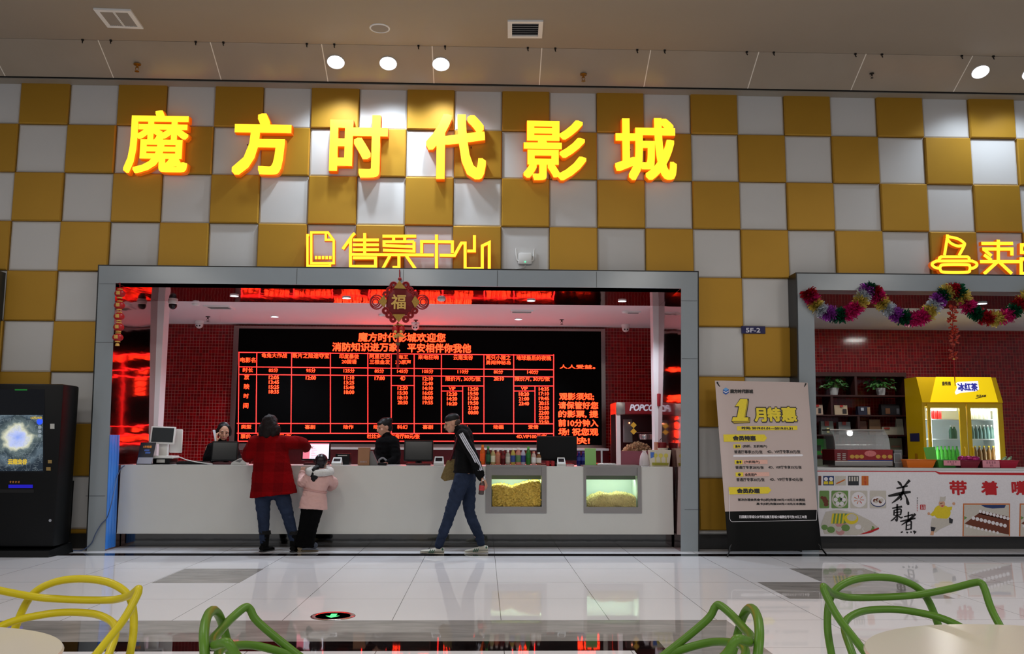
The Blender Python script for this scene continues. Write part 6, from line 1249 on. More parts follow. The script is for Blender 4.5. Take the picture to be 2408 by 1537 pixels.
def chair(name, label, mt, loc, rz, group='moulded loop-back cafe chairs', wing=None):
    t = thing(name, label, 'chair', (0, 0, 0), group)
    def sym(P): return [Vector((-x, y, z)) for x, y, z in P[::-1]]
    def loop(P, r, nm, fl_=1.0):       # P is the right half from the foot to the centre line
        pts = [Vector(p) for p in P]; full = pts+[Vector((-p.x, p.y, p.z)) for p in pts[::-1][1:]]
        m = MB(); sp_ = spline(full, 8); m.tube(sp_, r, 10, flat=fl_); m.build(nm, mt, t, smooth=60)
    loop([(.18, .17, .44), (.192, .205, .60), (.188, .235, .70), (.160, .255, .782), (.095, .265, .822), (0, .268, .834)], .0115, 'back_hoop')
    if wing: loop([(.195, -.20, .45), (.20, -.15, .52), (.212, -.05, .60), (.215, .06, .68), (.222, .165, .765), (.226, .190, .800), (.222, .200, .808), (.205, .212, .804), (.15, .235, .788), (.07, .25, .776), (0, .256, .774)], .011, 'arm_rail')
    else: loop([(.205, -.20, .45), (.21, -.15, .56), (.228, -.05, .665), (.252, .06, .755), (.264, .105, .815), (.262, .118, .832), (.25, .135, .83), (.20, .185, .805), (.13, .232, .783), (.07, .25, .776), (0, .256, .774)], .011, 'arm_rail')
    loop([(.236, -.03, .60), (.222, .05, .665), (.175, .16, .715), (.09, .225, .735), (0, .242, .740)], .011, 'lower_arch')
    m = MB(); N = 24; top = []; 
    for k in range(N): a = 2*PI*k/N; x = .225*math.copysign(abs(math.cos(a))**.7, math.cos(a)); y = .215*math.copysign(abs(math.sin(a))**.7, math.sin(a)); top.append((x, y-.01))
    vs = [(x*.9, y*.9, .452) for x, y in top]+[(x, y, .457) for x, y in top]+[(x, y, .444) for x, y in top]+[(x*.95, y*.95, .434) for x, y in top]; fs = [tuple(range(N)), tuple(3*N+k for k in range(N))[::-1]]
    for j in range(3): fs += [(j*N+k, (j+1)*N+k, (j+1)*N+(k+1) % N, j*N+(k+1) % N) for k in range(N)]
    m.raw(vs, fs); m.build('seat', mt, t, smooth=50)
    for sx in (-1, 1):
        m = MB(); m.tube(spline([(sx*.21, -.19, .45), (sx*.222, -.205, .25), (sx*.235, -.225, .001)], 5), [.019]*5+[.017]*5+[.012], 10); m.build('leg', mt, t, smooth=60)
        m = MB(); m.tube(spline([(sx*.19, .17, .45), (sx*.205, .20, .25), (sx*.23, .25, .001)], 5), [.019]*5+[.017]*5+[.012], 10); m.build('leg', mt, t, smooth=60)
    t.location = loc; t.rotation_euler = (0, 0, rz); return t
M_cy = mat('yellow_chair_plastic', (200, 184, 20), .4, spec=.4, vary=.04); M_cg = mat('green_chair_plastic', (82, 124, 34), .4, spec=.4, vary=.04)
CH = []
q = fl(190, 1361, .834); CH.append(chair('cafe_chair', 'yellow loop-back chair at the lower left behind the white table', M_cy, (q.x-.035, q.y-.26, 0), -.16))
q = fl(2075, 1357, .834); CH.append(chair('cafe_chair', 'large green loop-back chair at the lower right behind the white table', M_cg, (q.x+.02, q.y-.26, 0), .16))
q = fl(492, 1441, .834); CH.append(chair('cafe_chair', 'green loop-back chair seen edge-on right of the yellow chair', M_cg, (q.x+.268*math.sin(1.73), q.y-.268*math.cos(1.73), 0), 1.73, wing=1))
q = fl(1774, 1435, .834); CH.append(chair('cafe_chair', 'green loop-back chair seen edge-on left of the large green chair', M_cg, (q.x-.268*math.sin(1.73), q.y-.268*math.cos(1.73), 0), -1.73, wing=1))
# ------------------------------------------------------------------ people
M_skin = mat('skin', (186, 138, 112), .5, vary=.05, scale=12); M_hair = mat('black_hair', (12, 9, 8), .5, spec=.3, vary=.3, scale=30, stretch=(4, 4, .6)); M_eye = mat('eye_dark', (18, 14, 14), .3); M_lip = mat('lips', (150, 78, 74), .5)
def remesh(mb, name, mats, parent, voxel, it=3, paint=None, smooth_f=.5, fold=0.0):
    """Fuses overlapping tapered pieces into one continuous skin."""
    if not isinstance(mats, (list, tuple)): mats = [mats]
    org = ORG[parent.name]; me = bpy.data.meshes.new(name); me.from_pydata([tuple(p-org) for p in mb.v], [], mb.f)
    import bmesh
    bm = bmesh.new(); bm.from_mesh(me); bmesh.ops.recalc_face_normals(bm, faces=bm.faces[:]); bm.to_mesh(me); bm.free()
    o = bpy.data.objects.new(name, me); COL.objects.link(o)
    r = o.modifiers.new('r', 'REMESH'); r.mode = 'VOXEL'; r.voxel_size = voxel; r.use_smooth_shade = True
    s_ = o.modifiers.new('s', 'SMOOTH'); s_.iterations = it; s_.factor = smooth_f
    bpy.context.view_layer.update()
    m2 = bpy.data.meshes.new_from_object(o.evaluated_get(bpy.context.evaluated_depsgraph_get())); m2.name = name
    o.modifiers.clear(); o.data = m2; bpy.data.meshes.remove(me); m2.materials.clear()
    for m in mats: m2.materials.append(m)
    if paint: m2.polygons.foreach_set('material_index', [paint(Vector(p.center)+org) for p in m2.polygons])
    if fold:                           # soft creases in the cloth
        nn = [v.normal.copy() for v in m2.vertices]
        for v, n in zip(m2.vertices, nn):
            p = v.co; a = noise.noise(Vector((p.x*9, p.y*9, p.z*26)))+.6*noise.noise(Vector((p.x*22+7, p.y*22, p.z*44+p.x*30))); v.co += n*a*fold
    m2.polygons.foreach_set('use_smooth', [True]*len(m2.polygons)); o.parent = parent; ORG[o.name] = org
    return o
def limb(mb, P, R, seg=14, flat=1.0, up=None, n=5, end=True):
    pts = spline(P, n); rs = lerp_list(R, n); mb.tube(pts, rs, seg, flat=flat, up=up)
    mb.ball(P[0], R[0]*.98, 12, 8)
    if end: mb.ball(P[-1], R[-1]*.98, 12, 8)
def rot_to(front, up=(0, 0, 1)):       # local -y -> front, local z -> up
    f = Vector(front).normalized(); z = Vector(up).normalized(); x = z.cross(-f).normalized()*-1; x = (-f).cross(z).normalized(); z = x.cross(-f).normalized()
    return Matrix((x, -f, z)).transposed()
def head(mb, c, front, up=(0, 0, 1), h=.225, fem=False):
    """Adds skull, jaw, nose, ears to a body mesh; returns a function placing points on the head."""
    M = rot_to(front, up); k = h/.225; c = Vector(c); P = lambda x, y, z: c + M @ (Vector((x, y, z))*k)
    mb.ball(P(0, .008, .025), (.074*k, .092*k, .088*k), 20, 14, M=M)
    mb.ball(P(0, -.022, -.032), (.058*k, .066*k, .072*k), 18, 12, M=M); mb.ball(P(0, -.052, -.078), (.030*k, .030*k, .026*k), 14, 10, M=M)
    for s in (-1, 1):
        mb.ball(P(s*.040, -.058, -.022), (.026*k, .020*k, .024*k), 12, 8, M=M)          # cheek
        mb.ball(P(s*.074, .008, -.005), (.010*k, .022*k, .032*k), 12, 8, M=M)           # ear
        mb.ball(P(s*.028, -.078, .030), (.024*k, .010*k, .008*k), 10, 6, M=M)           # brow ridge
    mb.tube([P(0, -.082, .018), P(0, -.096, -.006), P(0, -.104, -.022), P(0, -.090, -.030)], [.008*k, .010*k, .013*k, .008*k], 10)
    mb.ball(P(0, -.086, -.052), (.022*k, .012*k, .010*k), 12, 8, M=M)
    return P, M, k
def face(parent, P, M, k, closed=False):
    for s in (-1, 1):
        m = MB(); m.ball(P(s*.030, -.079, .006), (.013*k, .007*k, (.0035 if closed else .0065)*k), 10, 6, M=M); m.build('eye', M_eye, parent, smooth=60)
        m = MB(); m.tube([P(s*.014, -.086, .027), P(s*.030, -.087, .031), P(s*.046, -.078, .026)], [.003*k, .0042*k, .0025*k], 6); m.build('eyebrow', M_hair, parent, smooth=60)
    m = MB(); m.tube([P(-.022, -.090, -.053), P(-.008, -.099, -.050), P(.008, -.099, -.050), P(.022, -.090, -.053)], [.003*k, .006*k, .006*k, .003*k], 8); m.build('mouth', M_lip, parent, smooth=60)
def hand(mb, wrist, d, palm_n, side, k=1.0, curl=.6, spread=.12):
    """palm, four fingers of different length and a thumb; d points along the hand, palm_n out of the palm, side = thumb side."""
    d = Vector(d).normalized(); n = Vector(palm_n); n = (n-d*n.dot(d)).normalized(); x = d.cross(n).normalized()
    if x.dot(Vector(side)) < 0: x = -x
    w = Vector(wrist); M = Matrix((x, d, n)).transposed()
    mb.ball(w+d*.045*k, (.042*k, .052*k, .016*k), 14, 10, M=M); mb.ball(w+d*.01*k, (.027*k, .03*k, .019*k), 12, 8, M=M)
    for i, (o, L) in enumerate([(.031, .070), (.0105, .080), (-.0105, .074), (-.031, .058)]):
        a = spread*(1.5-i)*.6; b = w+d*.084*k+x*o*k; dd = (d*math.cos(a)+x*math.sin(a)).normalized(); pts = [b-dd*.02*k, b]; ang = 0; p = b
        for j, f in enumerate((.45, .32, .23)):
            ang += curl*(.7, .9, .6)[j]; p = p+(dd*math.cos(ang)+n*math.sin(ang))*L*f*k; pts.append(p)
        mb.tube(pts, [.0095*k, .0095*k, .0088*k, .008*k, .0066*k], 8); mb.ball(pts[-1], .0066*k, 8, 6)
    b = w+d*.022*k+x*.034*k; t1 = b+(d*.55+x*.75+n*.35).normalized()*.034*k; t2 = t1+(d*.8+x*.25+n*.55*(curl+.3)).normalized()*.028*k
    mb.tube([w+d*.02*k+x*.012*k, b, t1, t2], [.016*k, .013*k, .0105*k, .008*k], 8); mb.ball(t2, .008*k, 8, 6)
def shoe(ankle, toe_dir, L, parent, mt, sole, nm='shoe', tilt=0.0, high=.0, W=1.0):
    a = Vector(ankle); d = Vector(toe_dir).normalized(); x = d.cross(Vector((0, 0, 1))).normalized(); z = x.cross(d).normalized(); zb = -a.z if tilt == 0 else None
    up = MB(); so = MB(); hb = a.z if tilt == 0 else .075
    base = a - z*hb - d*L*.26
    S = [(0, .030, .075), (.12, .036, .085), (.28, .040, .082), (.45, .043, .066), (.65, .046, .052), (.82, .044, .044), (.95, .032, .034), (1.0, .012, .024)]
    S = [(f, w*W, min(h, hb+.02)) for f, w, h in S]
    def loft(m, S, z0f, hf):
        n = 12; vs = []; fs = []
        for f, w, h in S:
            for k in range(n):
                q = 2*PI*k/n; cx = math.cos(q)*w; cz = math.sin(q); zz = hf(h, cz); vs.append(base+d*L*f+x*cx*(1 if cz < .2 else 1-.35*cz)+z*zz)
        for i in range(len(S)-1):
            for k in range(n): l = (k+1) % n; fs.append((i*n+k, i*n+l, (i+1)*n+l, (i+1)*n+k))
        fs += [tuple(range(n))[::-1], tuple((len(S)-1)*n+k for k in range(n))]; m.raw(vs, fs)
    loft(up, S, 0, lambda h, c: .018+(h-.018)*(c+1)/2); loft(so, [(f, w*1.06, h) for f, w, h in S], 0, lambda h, c: .0+.024*(c+1)/2)
    if high: up.tube([a-z*.02, a+z*high*.5, a+z*high], [.046*W, .05*W, .056*W], 14)
    o = up.build(nm, mt, parent, smooth=60); so.build('sole', sole, o, smooth=40); return o, base, d, x, z

# ---- man walking left
MY = -.50
def mj(cx, cy, Y=MY): return at(840+cx/4.045, 940+cy/4.045, Y)
t = thing('person', 'man in a black striped track top and jeans walking left past the counter', 'person', (at(1072, 1300, MY).x, MY, 0), 'people')
skin = MB(); Hc = mj(905, 222); P, M, k = head(skin, Hc, (-.93, -.06, -.30), (-.34, 0, 1), .215)
sh = mj(1000, 318); hip = mj(1020, 700); neck = mj(965, 275)
limb(skin, [Hc+Vector((.03, 0, -.03)), neck, sh+Vector((0, 0, -.05))], [.050, .054, .06])
wr = mj(1190, 735, -.66); el = mj(1095, 520, -.72); sL = mj(1000, 330, -.66); sR = mj(1010, 330, -.36); elR = mj(960, 520, -.26); wrR = mj(905, 640, -.30)
hipL = mj(1005, 730, -.58); hipR = mj(1050, 730, -.42); kL = mj(885, 1075, -.60); aL = mj(775, 1385, -.58); kR = mj(1070, 1070, -.42); aR = mj(1180, 1355, -.42)
limb(skin, [sh+Vector((0, 0, -.06)), mj(1020, 520), hip], [.09, .098, .11], flat=1.35, up=(0, 1, 0)); limb(skin, [sL, el, wr], [.055, .045, .030]); limb(skin, [sR, elR, wrR], [.055, .045, .030])
limb(skin, [hipL, kL, aL], [.085, .055, .038]); limb(skin, [hipR, kR, aR], [.085, .055, .038])
hand(skin, wr, mj(1245, 830, -.70)-wr, (-1, .2, -.4), (0, -1, 0), 1.0, .55); hand(skin, wrR, mj(880, 700, -.3)-wrR, (1, 0, -.2), (0, -1, 0), 1.0, .7)
body = remesh(skin, 'body', M_skin, t, .0055, 4); face(t, P, M, k)
hr = MB(); hr.ball(P(0, .018, .040), (.078*k, .094*k, .082*k), 20, 14, M=M); hr.ball(P(0, .03, -.01), (.074*k, .080*k, .06*k), 16, 10, M=M)
def trim_face(mb, P, M, k, cuty=-.045, cutz=.035):   # hair only above the forehead and behind the ears
    return lambda: None
hm = MB(); hm.ball(P(0, .012, .050), (.078*k, .096*k, .070*k), 20, 14, M=M); remesh(hm, 'hair', M_hair, t, .007, 2)
sb = MB(); sb.ball(P(0, .042, -.002), (.072*k, .062*k, .055*k), 16, 10, M=M); remesh(sb, 'shaved_sides', mat('shaved_hair', (64, 48, 40), .7), t, .008, 2)
M_track = mat('black_track_top', (5, 5, 6), .75, spec=.15, bump=.25, bscale=22); M_jean = mat('blue_jeans', (36, 45, 64), .85, spec=.15, vary=.55, scale=7, bump=.3, bscale=26); M_strp = mat('white_stripe', (196, 196, 204), .6)
jk = MB(); limb(jk, [mj(975, 290), sh+Vector((.01, 0, -.02)), mj(1025, 520), mj(1018, 695)], [.075, .112, .116, .128], 18, flat=1.35, up=(0, 1, 0), end=False); limb(jk, [sL, el, mj(1165, 700, -.67)], [.072, .062, .052]); limb(jk, [sR, elR, wrR], [.080, .066, .05])
jk.tube([mj(985, 255), mj(965, 285)], [.066, .08], 14); ja = remesh(jk, 'track_top', M_track, t, .010, 4, fold=.006); 
ss = MB(); S_ = spline([mj(985, 318, -.74), mj(1000, 345, -.745), mj(1060, 450, -.79), mj(1105, 520, -.795), mj(1150, 610, -.755), mj(1172, 672, -.73)], 8)
for o_ in (-.019, 0, .019):
    L_, R_ = [], []
    for i, p in enumerate(S_):
        a = S_[max(0, i-1)]; b = S_[min(len(S_)-1, i+1)]; d = (b-a).normalized(); n = d.cross(Vector((0, -1, 0))).normalized(); L_.append(p+n*(o_+.0065)); R_.append(p+n*(o_-.0065))
    for i in range(len(S_)-1): ss.poly([L_[i], L_[i+1], R_[i+1], R_[i]]); ss.poly([R_[i]+Vector((0, .05, 0)), R_[i+1]+Vector((0, .05, 0)), R_[i+1], R_[i]]); ss.poly([L_[i], L_[i+1], L_[i+1]+Vector((0, .05, 0)), L_[i]+Vector((0, .05, 0))])
ss.build('sleeve_stripes', M_strp, t)
cf = MB(); limb(cf, [mj(1158, 690, -.67), mj(1180, 735, -.665)], [.054, .046]); cf.build('cuff', M_track, t, smooth=60)
jn = MB(); limb(jn, [mj(1020, 665), mj(1022, 740)], [.118, .116], 18, flat=1.2, up=(0, 1, 0)); limb(jn, [hipL, (hipL+kL)/2, kL, (kL+aL)/2, aL], [.098, .086, .066, .060, .048]); limb(jn, [hipR, (hipR+kR)/2, kR, (kR+aR)/2, aR], [.098, .084, .064, .058, .046]); remesh(jn, 'jeans', M_jean, t, .009, 4, fold=.008)
M_sho = mat('pale_trainer', (176, 174, 162), .55, vary=.08, scale=40); M_sol = mat('trainer_sole', (196, 192, 180), .5); M_grn = mat('green_stripe', (30, 84, 66), .5)
for an, d, nm in ((mj(770, 1400, -.58), (-1, 0, .06), 1), (mj(1185, 1375, -.42), (-1, 0, -.02), 0)):
    an.z = .075+(0 if nm else .005); o, base, dd, xx, zz_ = shoe(an, d, .27, t, M_sho, M_sol, 'trainer', 0)
    for f in (.42, .50, .58): m = MB(); q = base+dd*.27*f; m.tube([q-xx*.048*1+zz_*.018+dd*.012, q-xx*.036+zz_*.052-dd*.006], .0055, 6); m.tube([q+xx*.048+zz_*.018+dd*.012, q+xx*.036+zz_*.052-dd*.006], .0055, 6); m.build('side_stripe', M_grn, o)
    m = MB(); q = base+dd*.02; m.ball(q+zz_*.055, (.018, .036, .022), 10, 8); m.build('heel_tab', M_grn, o, smooth=60)
wm = MB(); limb(wm, [mj(1188, 728, -.66), mj(1200, 742, -.665)], [.038, .037]); wm.build('watch', mat('steel_watch', (190, 195, 198), .25, .8), t, smooth=60)
# bag on his far side, the bottle in his hand
bg = thing('shoulder_bag', 'olive quilted shoulder bag on a red strap carried by the walking man', 'bag', (mj(860, 770).x, -.36, mj(860, 770).z))
m = MB(); W = wallF(-.40); q = [W.px(840+x/4.045, 940+y/4.045) for x, y in ((855, 575), (940, 560), (935, 755), (830, 772), (793, 740))]; m.prism(q, W, .10); o = m.build('bag_body', mat('olive_quilt', (112, 92, 46), .6, vary=.3, scale=40, bump=.6, bscale=45), bg)
o.modifiers.new('bev', 'BEVEL').width = .02; o.modifiers['bev'].segments = 3
m = MB(); m.tube(spline([mj(885, 575, -.42), mj(905, 520, -.46), mj(940, 400, -.60), mj(965, 320, -.66), mj(990, 285, -.60)], 6), .014, 8, flat=.4); m.tube([mj(940, 565, -.36), mj(985, 420, -.34), mj(1000, 290, -.42)], .013, 8); m.build('strap', mat('dark_red_strap', (92, 22, 30), .5), bg, smooth=60)
hw = mj(1185, 830, -.72); bt_ = thing('held_bottle', 'drink bottle with a red and white wrap in the hand of the walking man', 'bottle', (hw.x, -.72, mj(1180, 905).z))
ax = (mj(1178, 900, -.72)-mj(1192, 765, -.72)); top = mj(1192, 765, -.72); ax_n = ax.normalized(); Mb = rot_to((0, -1, 0), -ax_n)
def along(f): return top+ax*f
m = MB(); m.tube([along(f) for f in (.0, .08, .2, .3, .6, .75, .95, 1.0)], [.010, .012, .026, .031, .031, .029, .031, .024], 14); m.build('bottle_body', mat('clear_cola', (90, 70, 66), .15, trans=.3), bt_, smooth=50)
m = MB(); m.tube([along(.34), along(.70)], [.0325, .0325], 14); m.build('bottle_label', mat('red_white_wrap', (186, 60, 60), .4, vary=.6, scale=30), bt_, smooth=50)
m = MB(); m.tube([along(-.07), along(.02)], [.014, .014], 12); m.build('cap', M_plast, bt_, smooth=50); m = MB(); m.tube([along(.93), along(1.0)], [.032, .026], 14); m.build('bottle_foot', M_dark, bt_, smooth=50)

# ---- woman in the red coat, from behind
RYY = -.33
def wj(cx, cy, Y=RYY): return at(540+cx/3.844, 920+cy/3.844, Y)
t = thing('person', 'woman with bobbed hair in a red checked coat, seen from behind', 'person', (wj(400, 1440).x, RYY, 0), 'people')
skin = MB(); Hc = wj(368, 305); P, M, k = head(skin, Hc, (.18, 1, -.05), (0, 0, 1), .215)
limb(skin, [Hc, wj(365, 400), wj(375, 500)], [.05, .05, .08]); limb(skin, [wj(370, 500), wj(385, 700), wj(388, 850)], [.10, .11, .12], flat=.7, up=(0, 1, 0), end=False)
sl, sr = wj(215, 455), wj(520, 455); el, er = wj(165, 580, -.28), wj(640, 465, -.20); wl, wr2 = wj(215, 560, -.02), wj(690, 505, .0)
limb(skin, [sl, el, wl], [.05, .042, .028]); limb(skin, [sr, er, wr2], [.05, .042, .028]); hand(skin, wl, (.3, 1, -.1), (0, 0, -1), (1, 0, 0), .92, .35); hand(skin, wr2, (.2, 1, .1), (0, .2, -1), (-1, 0, 0), .92, .3)
hl_, hr_ = wj(300, 930), wj(470, 930); kl, kr = wj(305, 1140), wj(530, 1130, -.36); al, ar = wj(312, 1350), wj(582, 1340, -.36)
limb(skin, [hl_, kl, al], [.085, .055, .036]); limb(skin, [hr_, kr, ar], [.085, .055, .036]); remesh(skin, 'body', M_skin, t, .0055, 4); face(t, P, M, k)
hm = MB(); hm.ball(P(0, .025, .030), (.098*k, .108*k, .10*k), 20, 14, M=M)
for a, b, r in (((-.070, .03, -.01), (-.100, .02, -.088), .048), ((.070, .03, -.01), (.104, .02, -.080), .048), ((0, .07, 0), (0, .080, -.112), .062), ((-.05, .06, 0), (-.070, .06, -.110), .055), ((.05, .06, 0), (.075, .06, -.105), .055)): limb(hm, [P(*a), P(a[0]*.45+b[0]*.62, (a[1]+b[1])/2, (a[2]+b[2])/2), P(*b)], [r*k, r*1.05*k, r*.85*k])
for v in hm.v: v += Vector((noise.noise(v*34), noise.noise(v*31), noise.noise(v*37)))*.016
remesh(hm, 'hair', mat('brown_black_hair', (22, 12, 10), .55, spec=.25, vary=.4, scale=24, stretch=(5, 5, .7), bump=.5, bscale=60), t, .010, 2)
M_coat = mat('red_check_coat', (118, 8, 12), .95, spec=.1, bump=.4, bscale=120); g = NT(M_coat); X, Y_, Z = g.xyz()
ck = g.math('MULTIPLY', g.math('LESS_THAN', g.math('FRACT', g.math('MULTIPLY', X, 4.4)), .45), g.math('LESS_THAN', g.math('FRACT', g.math('MULTIPLY', Z, 4.4)), .45)); ck2 = g.math('ADD', g.math('LESS_THAN', g.math('FRACT', g.math('MULTIPLY', X, 4.4)), .45), g.math('LESS_THAN', g.math('FRACT', g.math('MULTIPLY', Z, 4.4)), .45))
g.ln(g.mix(g.math('MULTIPLY', ck2, .34), lin((122, 3, 7)), lin((82, 2, 5))), g.b.inputs['Base Color'])
ct = MB(); limb(ct, [wj(365, 405), wj(370, 450), wj(378, 600), wj(388, 800), wj(395, 900), wj(398, 940)], [.09, .175, .205, .242, .268, .278], 24, flat=.62, up=(0, 1, 0), end=False); limb(ct, [wj(235, 455), el+Vector((-.0, 0, 0)), wl], [.085, .078, .066]); limb(ct, [wj(490, 462), er, wr2], [.088, .076, .064]); ct.ball(wj(366, 412), (.125, .105, .06), 16, 10)
remesh(ct, 'coat', M_coat, t, .012, 5, fold=.006)
jn = MB(); jn.ball(wj(385, 900), (.19, .115, .10), 18, 12); limb(jn, [wj(300, 880), hl_, (hl_+kl)/2, kl, (kl+al)/2, al], [.11, .10, .085, .068, .062, .05]); limb(jn, [wj(460, 880), hr_, (hr_+kr)/2, kr, (kr+ar)/2, ar], [.11, .10, .085, .068, .062, .05]); remesh(jn, 'jeans', M_jean, t, .009, 4, fold=.008)
M_boot = mat('black_boot', (6, 6, 6), .75, spec=.15)
for an, d in ((wj(315, 1400), (.35, 1, 0)), (wj(580, 1400, -.36), (.05, 1, 0))):
    an.z = .08; o = shoe(an, d, .25, t, M_boot, M_dark, 'boot', 0, .13, 1.0)[0]; m = MB(); m.tube([an+Vector((0, 0, .115)), an+Vector((0, 0, .155))], [.066, .064], 14)
    for v in m.v: v += Vector((noise.noise(v*60)*.01, noise.noise(v*55)*.01, noise.noise(v*50)*.006))
    m.build('fur_cuff', mat('black_fur', (14, 13, 13), .95, bump=.8, bscale=150), o, smooth=60)

# ---- little girl in pink
GYY = -.36
def gj(cx, cy, Y=GYY): return at(540+cx/3.844, 920+cy/3.844, Y)
t = thing('person', 'small girl in a pale pink coat with white fur collar, from behind', 'person', (gj(700, 1440).x, GYY, 0), 'people')
skin = MB(); Hc = gj(832, 640, -.33); P, M, k = head(skin, Hc, (.25, 1, .15), (.06, -.1, 1), .185)
limb(skin, [Hc, gj(815, 720), gj(800, 780)], [.042, .042, .06]); limb(skin, [gj(795, 770), gj(770, 900), gj(758, 1000)], [.075, .08, .085], flat=.8, up=(0, 1, 0), end=False)
sl, sr = gj(705, 775), gj(890, 775); el, er = gj(655, 830, -.30), gj(940, 830, -.24); wl, wr2 = gj(655, 745, -.14), gj(905, 870, -.05)
limb(skin, [sl, el, wl], [.036, .030, .022]); limb(skin, [sr, er, wr2], [.036, .030, .022]); hand(skin, wl, (.05, .25, 1), (0, 1, -.2), (1, 0, 0), .68, .55); hand(skin, wr2, (-.1, 1, .1), (0, 0, -1), (-1, 0, 0), .68, .4)
hl_, hr_ = gj(710, 1050), gj(785, 1050); kl, kr = gj(680, 1210), gj(745, 1210); al, ar = gj(640, 1370), gj(700, 1370)
limb(skin, [hl_, kl, al], [.065, .045, .03]); limb(skin, [hr_, kr, ar], [.065, .045, .03]); remesh(skin, 'body', M_skin, t, .005, 4); face(t, P, M, k)
hm = MB(); hm.ball(P(0, .018, .030), (.088*k, .102*k, .094*k), 20, 14, M=M); hm.ball(P(0, .06, -.04), (.07*k, .06*k, .06*k), 16, 10, M=M); remesh(hm, 'hair', mat('glossy_dark_hair', (18, 8, 14), .3, spec=.4, vary=.2, scale=20), t, .008, 3)
m = MB(); limb(m, [P(.0, .10, -.03), gj(775, 705, -.44), gj(768, 750, -.45), gj(765, 790, -.44), gj(768, 822, -.43)], [.02, .036, .042, .034, .010]); 
for v in m.v: v += Vector((noise.noise(v*45)*.012, noise.noise(v*40)*.01, noise.noise(v*48)*.008))
m.build('ponytail', M_hair, t, smooth=60); m = MB(); q = gj(795, 690, -.42); m.ball(q, (.022, .02, .022), 12, 8); m.build('hair_tie', mat('purple_tie', (60, 40, 80), .3), t, smooth=60)
M_pinkc = mat('pale_pink_coat', (206, 164, 156), .7, vary=.06, scale=14, bump=.35, bscale=18)
ct = MB(); limb(ct, [gj(810, 730), gj(800, 780), gj(785, 850), gj(775, 895), gj(765, 960), gj(755, 1062)], [.075, .132, .134, .126, .148, .170], 22, flat=.72, up=(0, 1, 0), end=False); limb(ct, [gj(715, 785), el, wl+Vector((0, 0, -.01))], [.062, .056, .044]); limb(ct, [gj(885, 785), er, wr2], [.062, .058, .046]); remesh(ct, 'coat', M_pinkc, t, .009, 4, fold=.007)
m = MB(); limb(m, [gj(764, 893), gj(776, 896)], [.1, .1]); 
wb = MB(); wb.tube([gj(774, 890), gj(772, 900)], [.140, .140], 22, flat=.74, up=(0, 1, 0)); wb.build('waist_seam', mat('pink_seam', (190, 144, 138), .7), t, smooth=60)
m = MB(); cc = gj(815, 722, -.37); m.tube([cc+Vector((math.cos(a)*.125, math.sin(a)*.085, .015*math.sin(a)-.0)) for a in [2*PI*k_/20 for k_ in range(20)]], .042, 12, closed=True)
for v in m.v: v += Vector((noise.noise(v*70)*.012, noise.noise(v*66)*.012, noise.noise(v*74)*.012))
m.build('fur_collar', mat('white_fur', (226, 222, 216), .95, bump=.9, bscale=140), t, smooth=70)
m = MB(); limb(m, [wl+Vector((0, 0, -.012)), wl+Vector((0, .0, .012))], [.040, .038]); m.build('cuff', M_pinkc, t, smooth=60)
M_trs = mat('black_trousers', (5, 5, 6), .9, spec=.12); tr = MB(); tr.ball(gj(752, 1030), (.125, .09, .085), 16, 10); limb(tr, [gj(712, 1020), hl_, kl, gj(655, 1320), gj(640, 1405)], [.08, .082, .070, .070, .074], end=False); limb(tr, [gj(780, 1020), hr_, kr, gj(722, 1320), gj(718, 1405)], [.08, .082, .070, .068, .070], end=False); remesh(tr, 'trousers', M_trs, t, .010, 4, fold=.006)
for an, d, mt in ((gj(635, 1435), (-.15, 1, 0), mat('tan_shoe', (120, 106, 84), .6)), (gj(690, 1432, -.36), (1, .25, 0), mat('grey_shoe', (104, 108, 116), .6))):
    an.z = .065; o = shoe(an, d, .19, t, mt, mat('tan_sole', (110, 98, 80), .6), 'shoe', 0, 0, .85)[0]
m = MB(); q = gj(770, 1390, -.36); m.ball(q, (.035, .03, .035), 12, 8); m.build('shoe_pompom', mat('grey_fur', (70, 76, 88), .95, bump=.8, bscale=140), t, smooth=60)

# ---- cashier on the phone
KYY = 1.05
def c1(cx, cy, Y=KYY): return at(cx/3.416, 880+cy/3.416, Y)
M_shirt = mat('black_uniform', (5, 4, 5), .85, spec=.12, bump=.2, bscale=20)
def torso_seated(skin, top, neckp, sL, sR, base):
    limb(skin, [neckp, (sL+sR)/2, base], [.06, .13, .14], flat=.7, up=(0, 1, 0))
t = thing('person', 'woman cashier in black holding a phone to her ear', 'person', (c1(1800, 600).x, KYY, 0), 'people')
skin = MB(); Hc = c1(1796, 462); P, M, k = head(skin, Hc, (.42, -1, -.32), (.12, -.12, 1), .225, True)
nk = c1(1780, 540); sL, sR = c1(1680, 590), c1(1880, 590); base = Vector((c1(1790, 700).x, KYY, .85))
limb(skin, [Hc+Vector((0, .02, -.04)), nk, c1(1785, 590)], [.048, .048, .07]); limb(skin, [c1(1785, 590), c1(1785, 625), base, Vector((base.x, KYY, .5))], [.06, .11, .12, .13], flat=.66, up=(0, 1, 0))
eL = c1(1665, 690, .92); wL = c1(1736, 545, .93); limb(skin, [sL, eL, wL], [.045, .04, .026]); hand(skin, wL, (-.15, .1, 1), (.6, .6, 0), (.3, -1, 0), .92, .55)
eR = c1(1905, 690, 1.0); wR = c1(1880, 715, .8); limb(skin, [sR, eR, wR], [.045, .04, .026]); hand(skin, wR, (-.6, -1, 0), (0, 0, -1), (-1, 0, 0), .92, .4)
for s in (-1, 1): limb(skin, [Vector((base.x+s*.08, KYY, .8)), Vector((base.x+s*.09, KYY+.02, .45)), Vector((base.x+s*.09, KYY+.03, .08))], [.085, .058, .038])
remesh(skin, 'body', M_skin, t, .0055, 4); face(t, P, M, k, True)
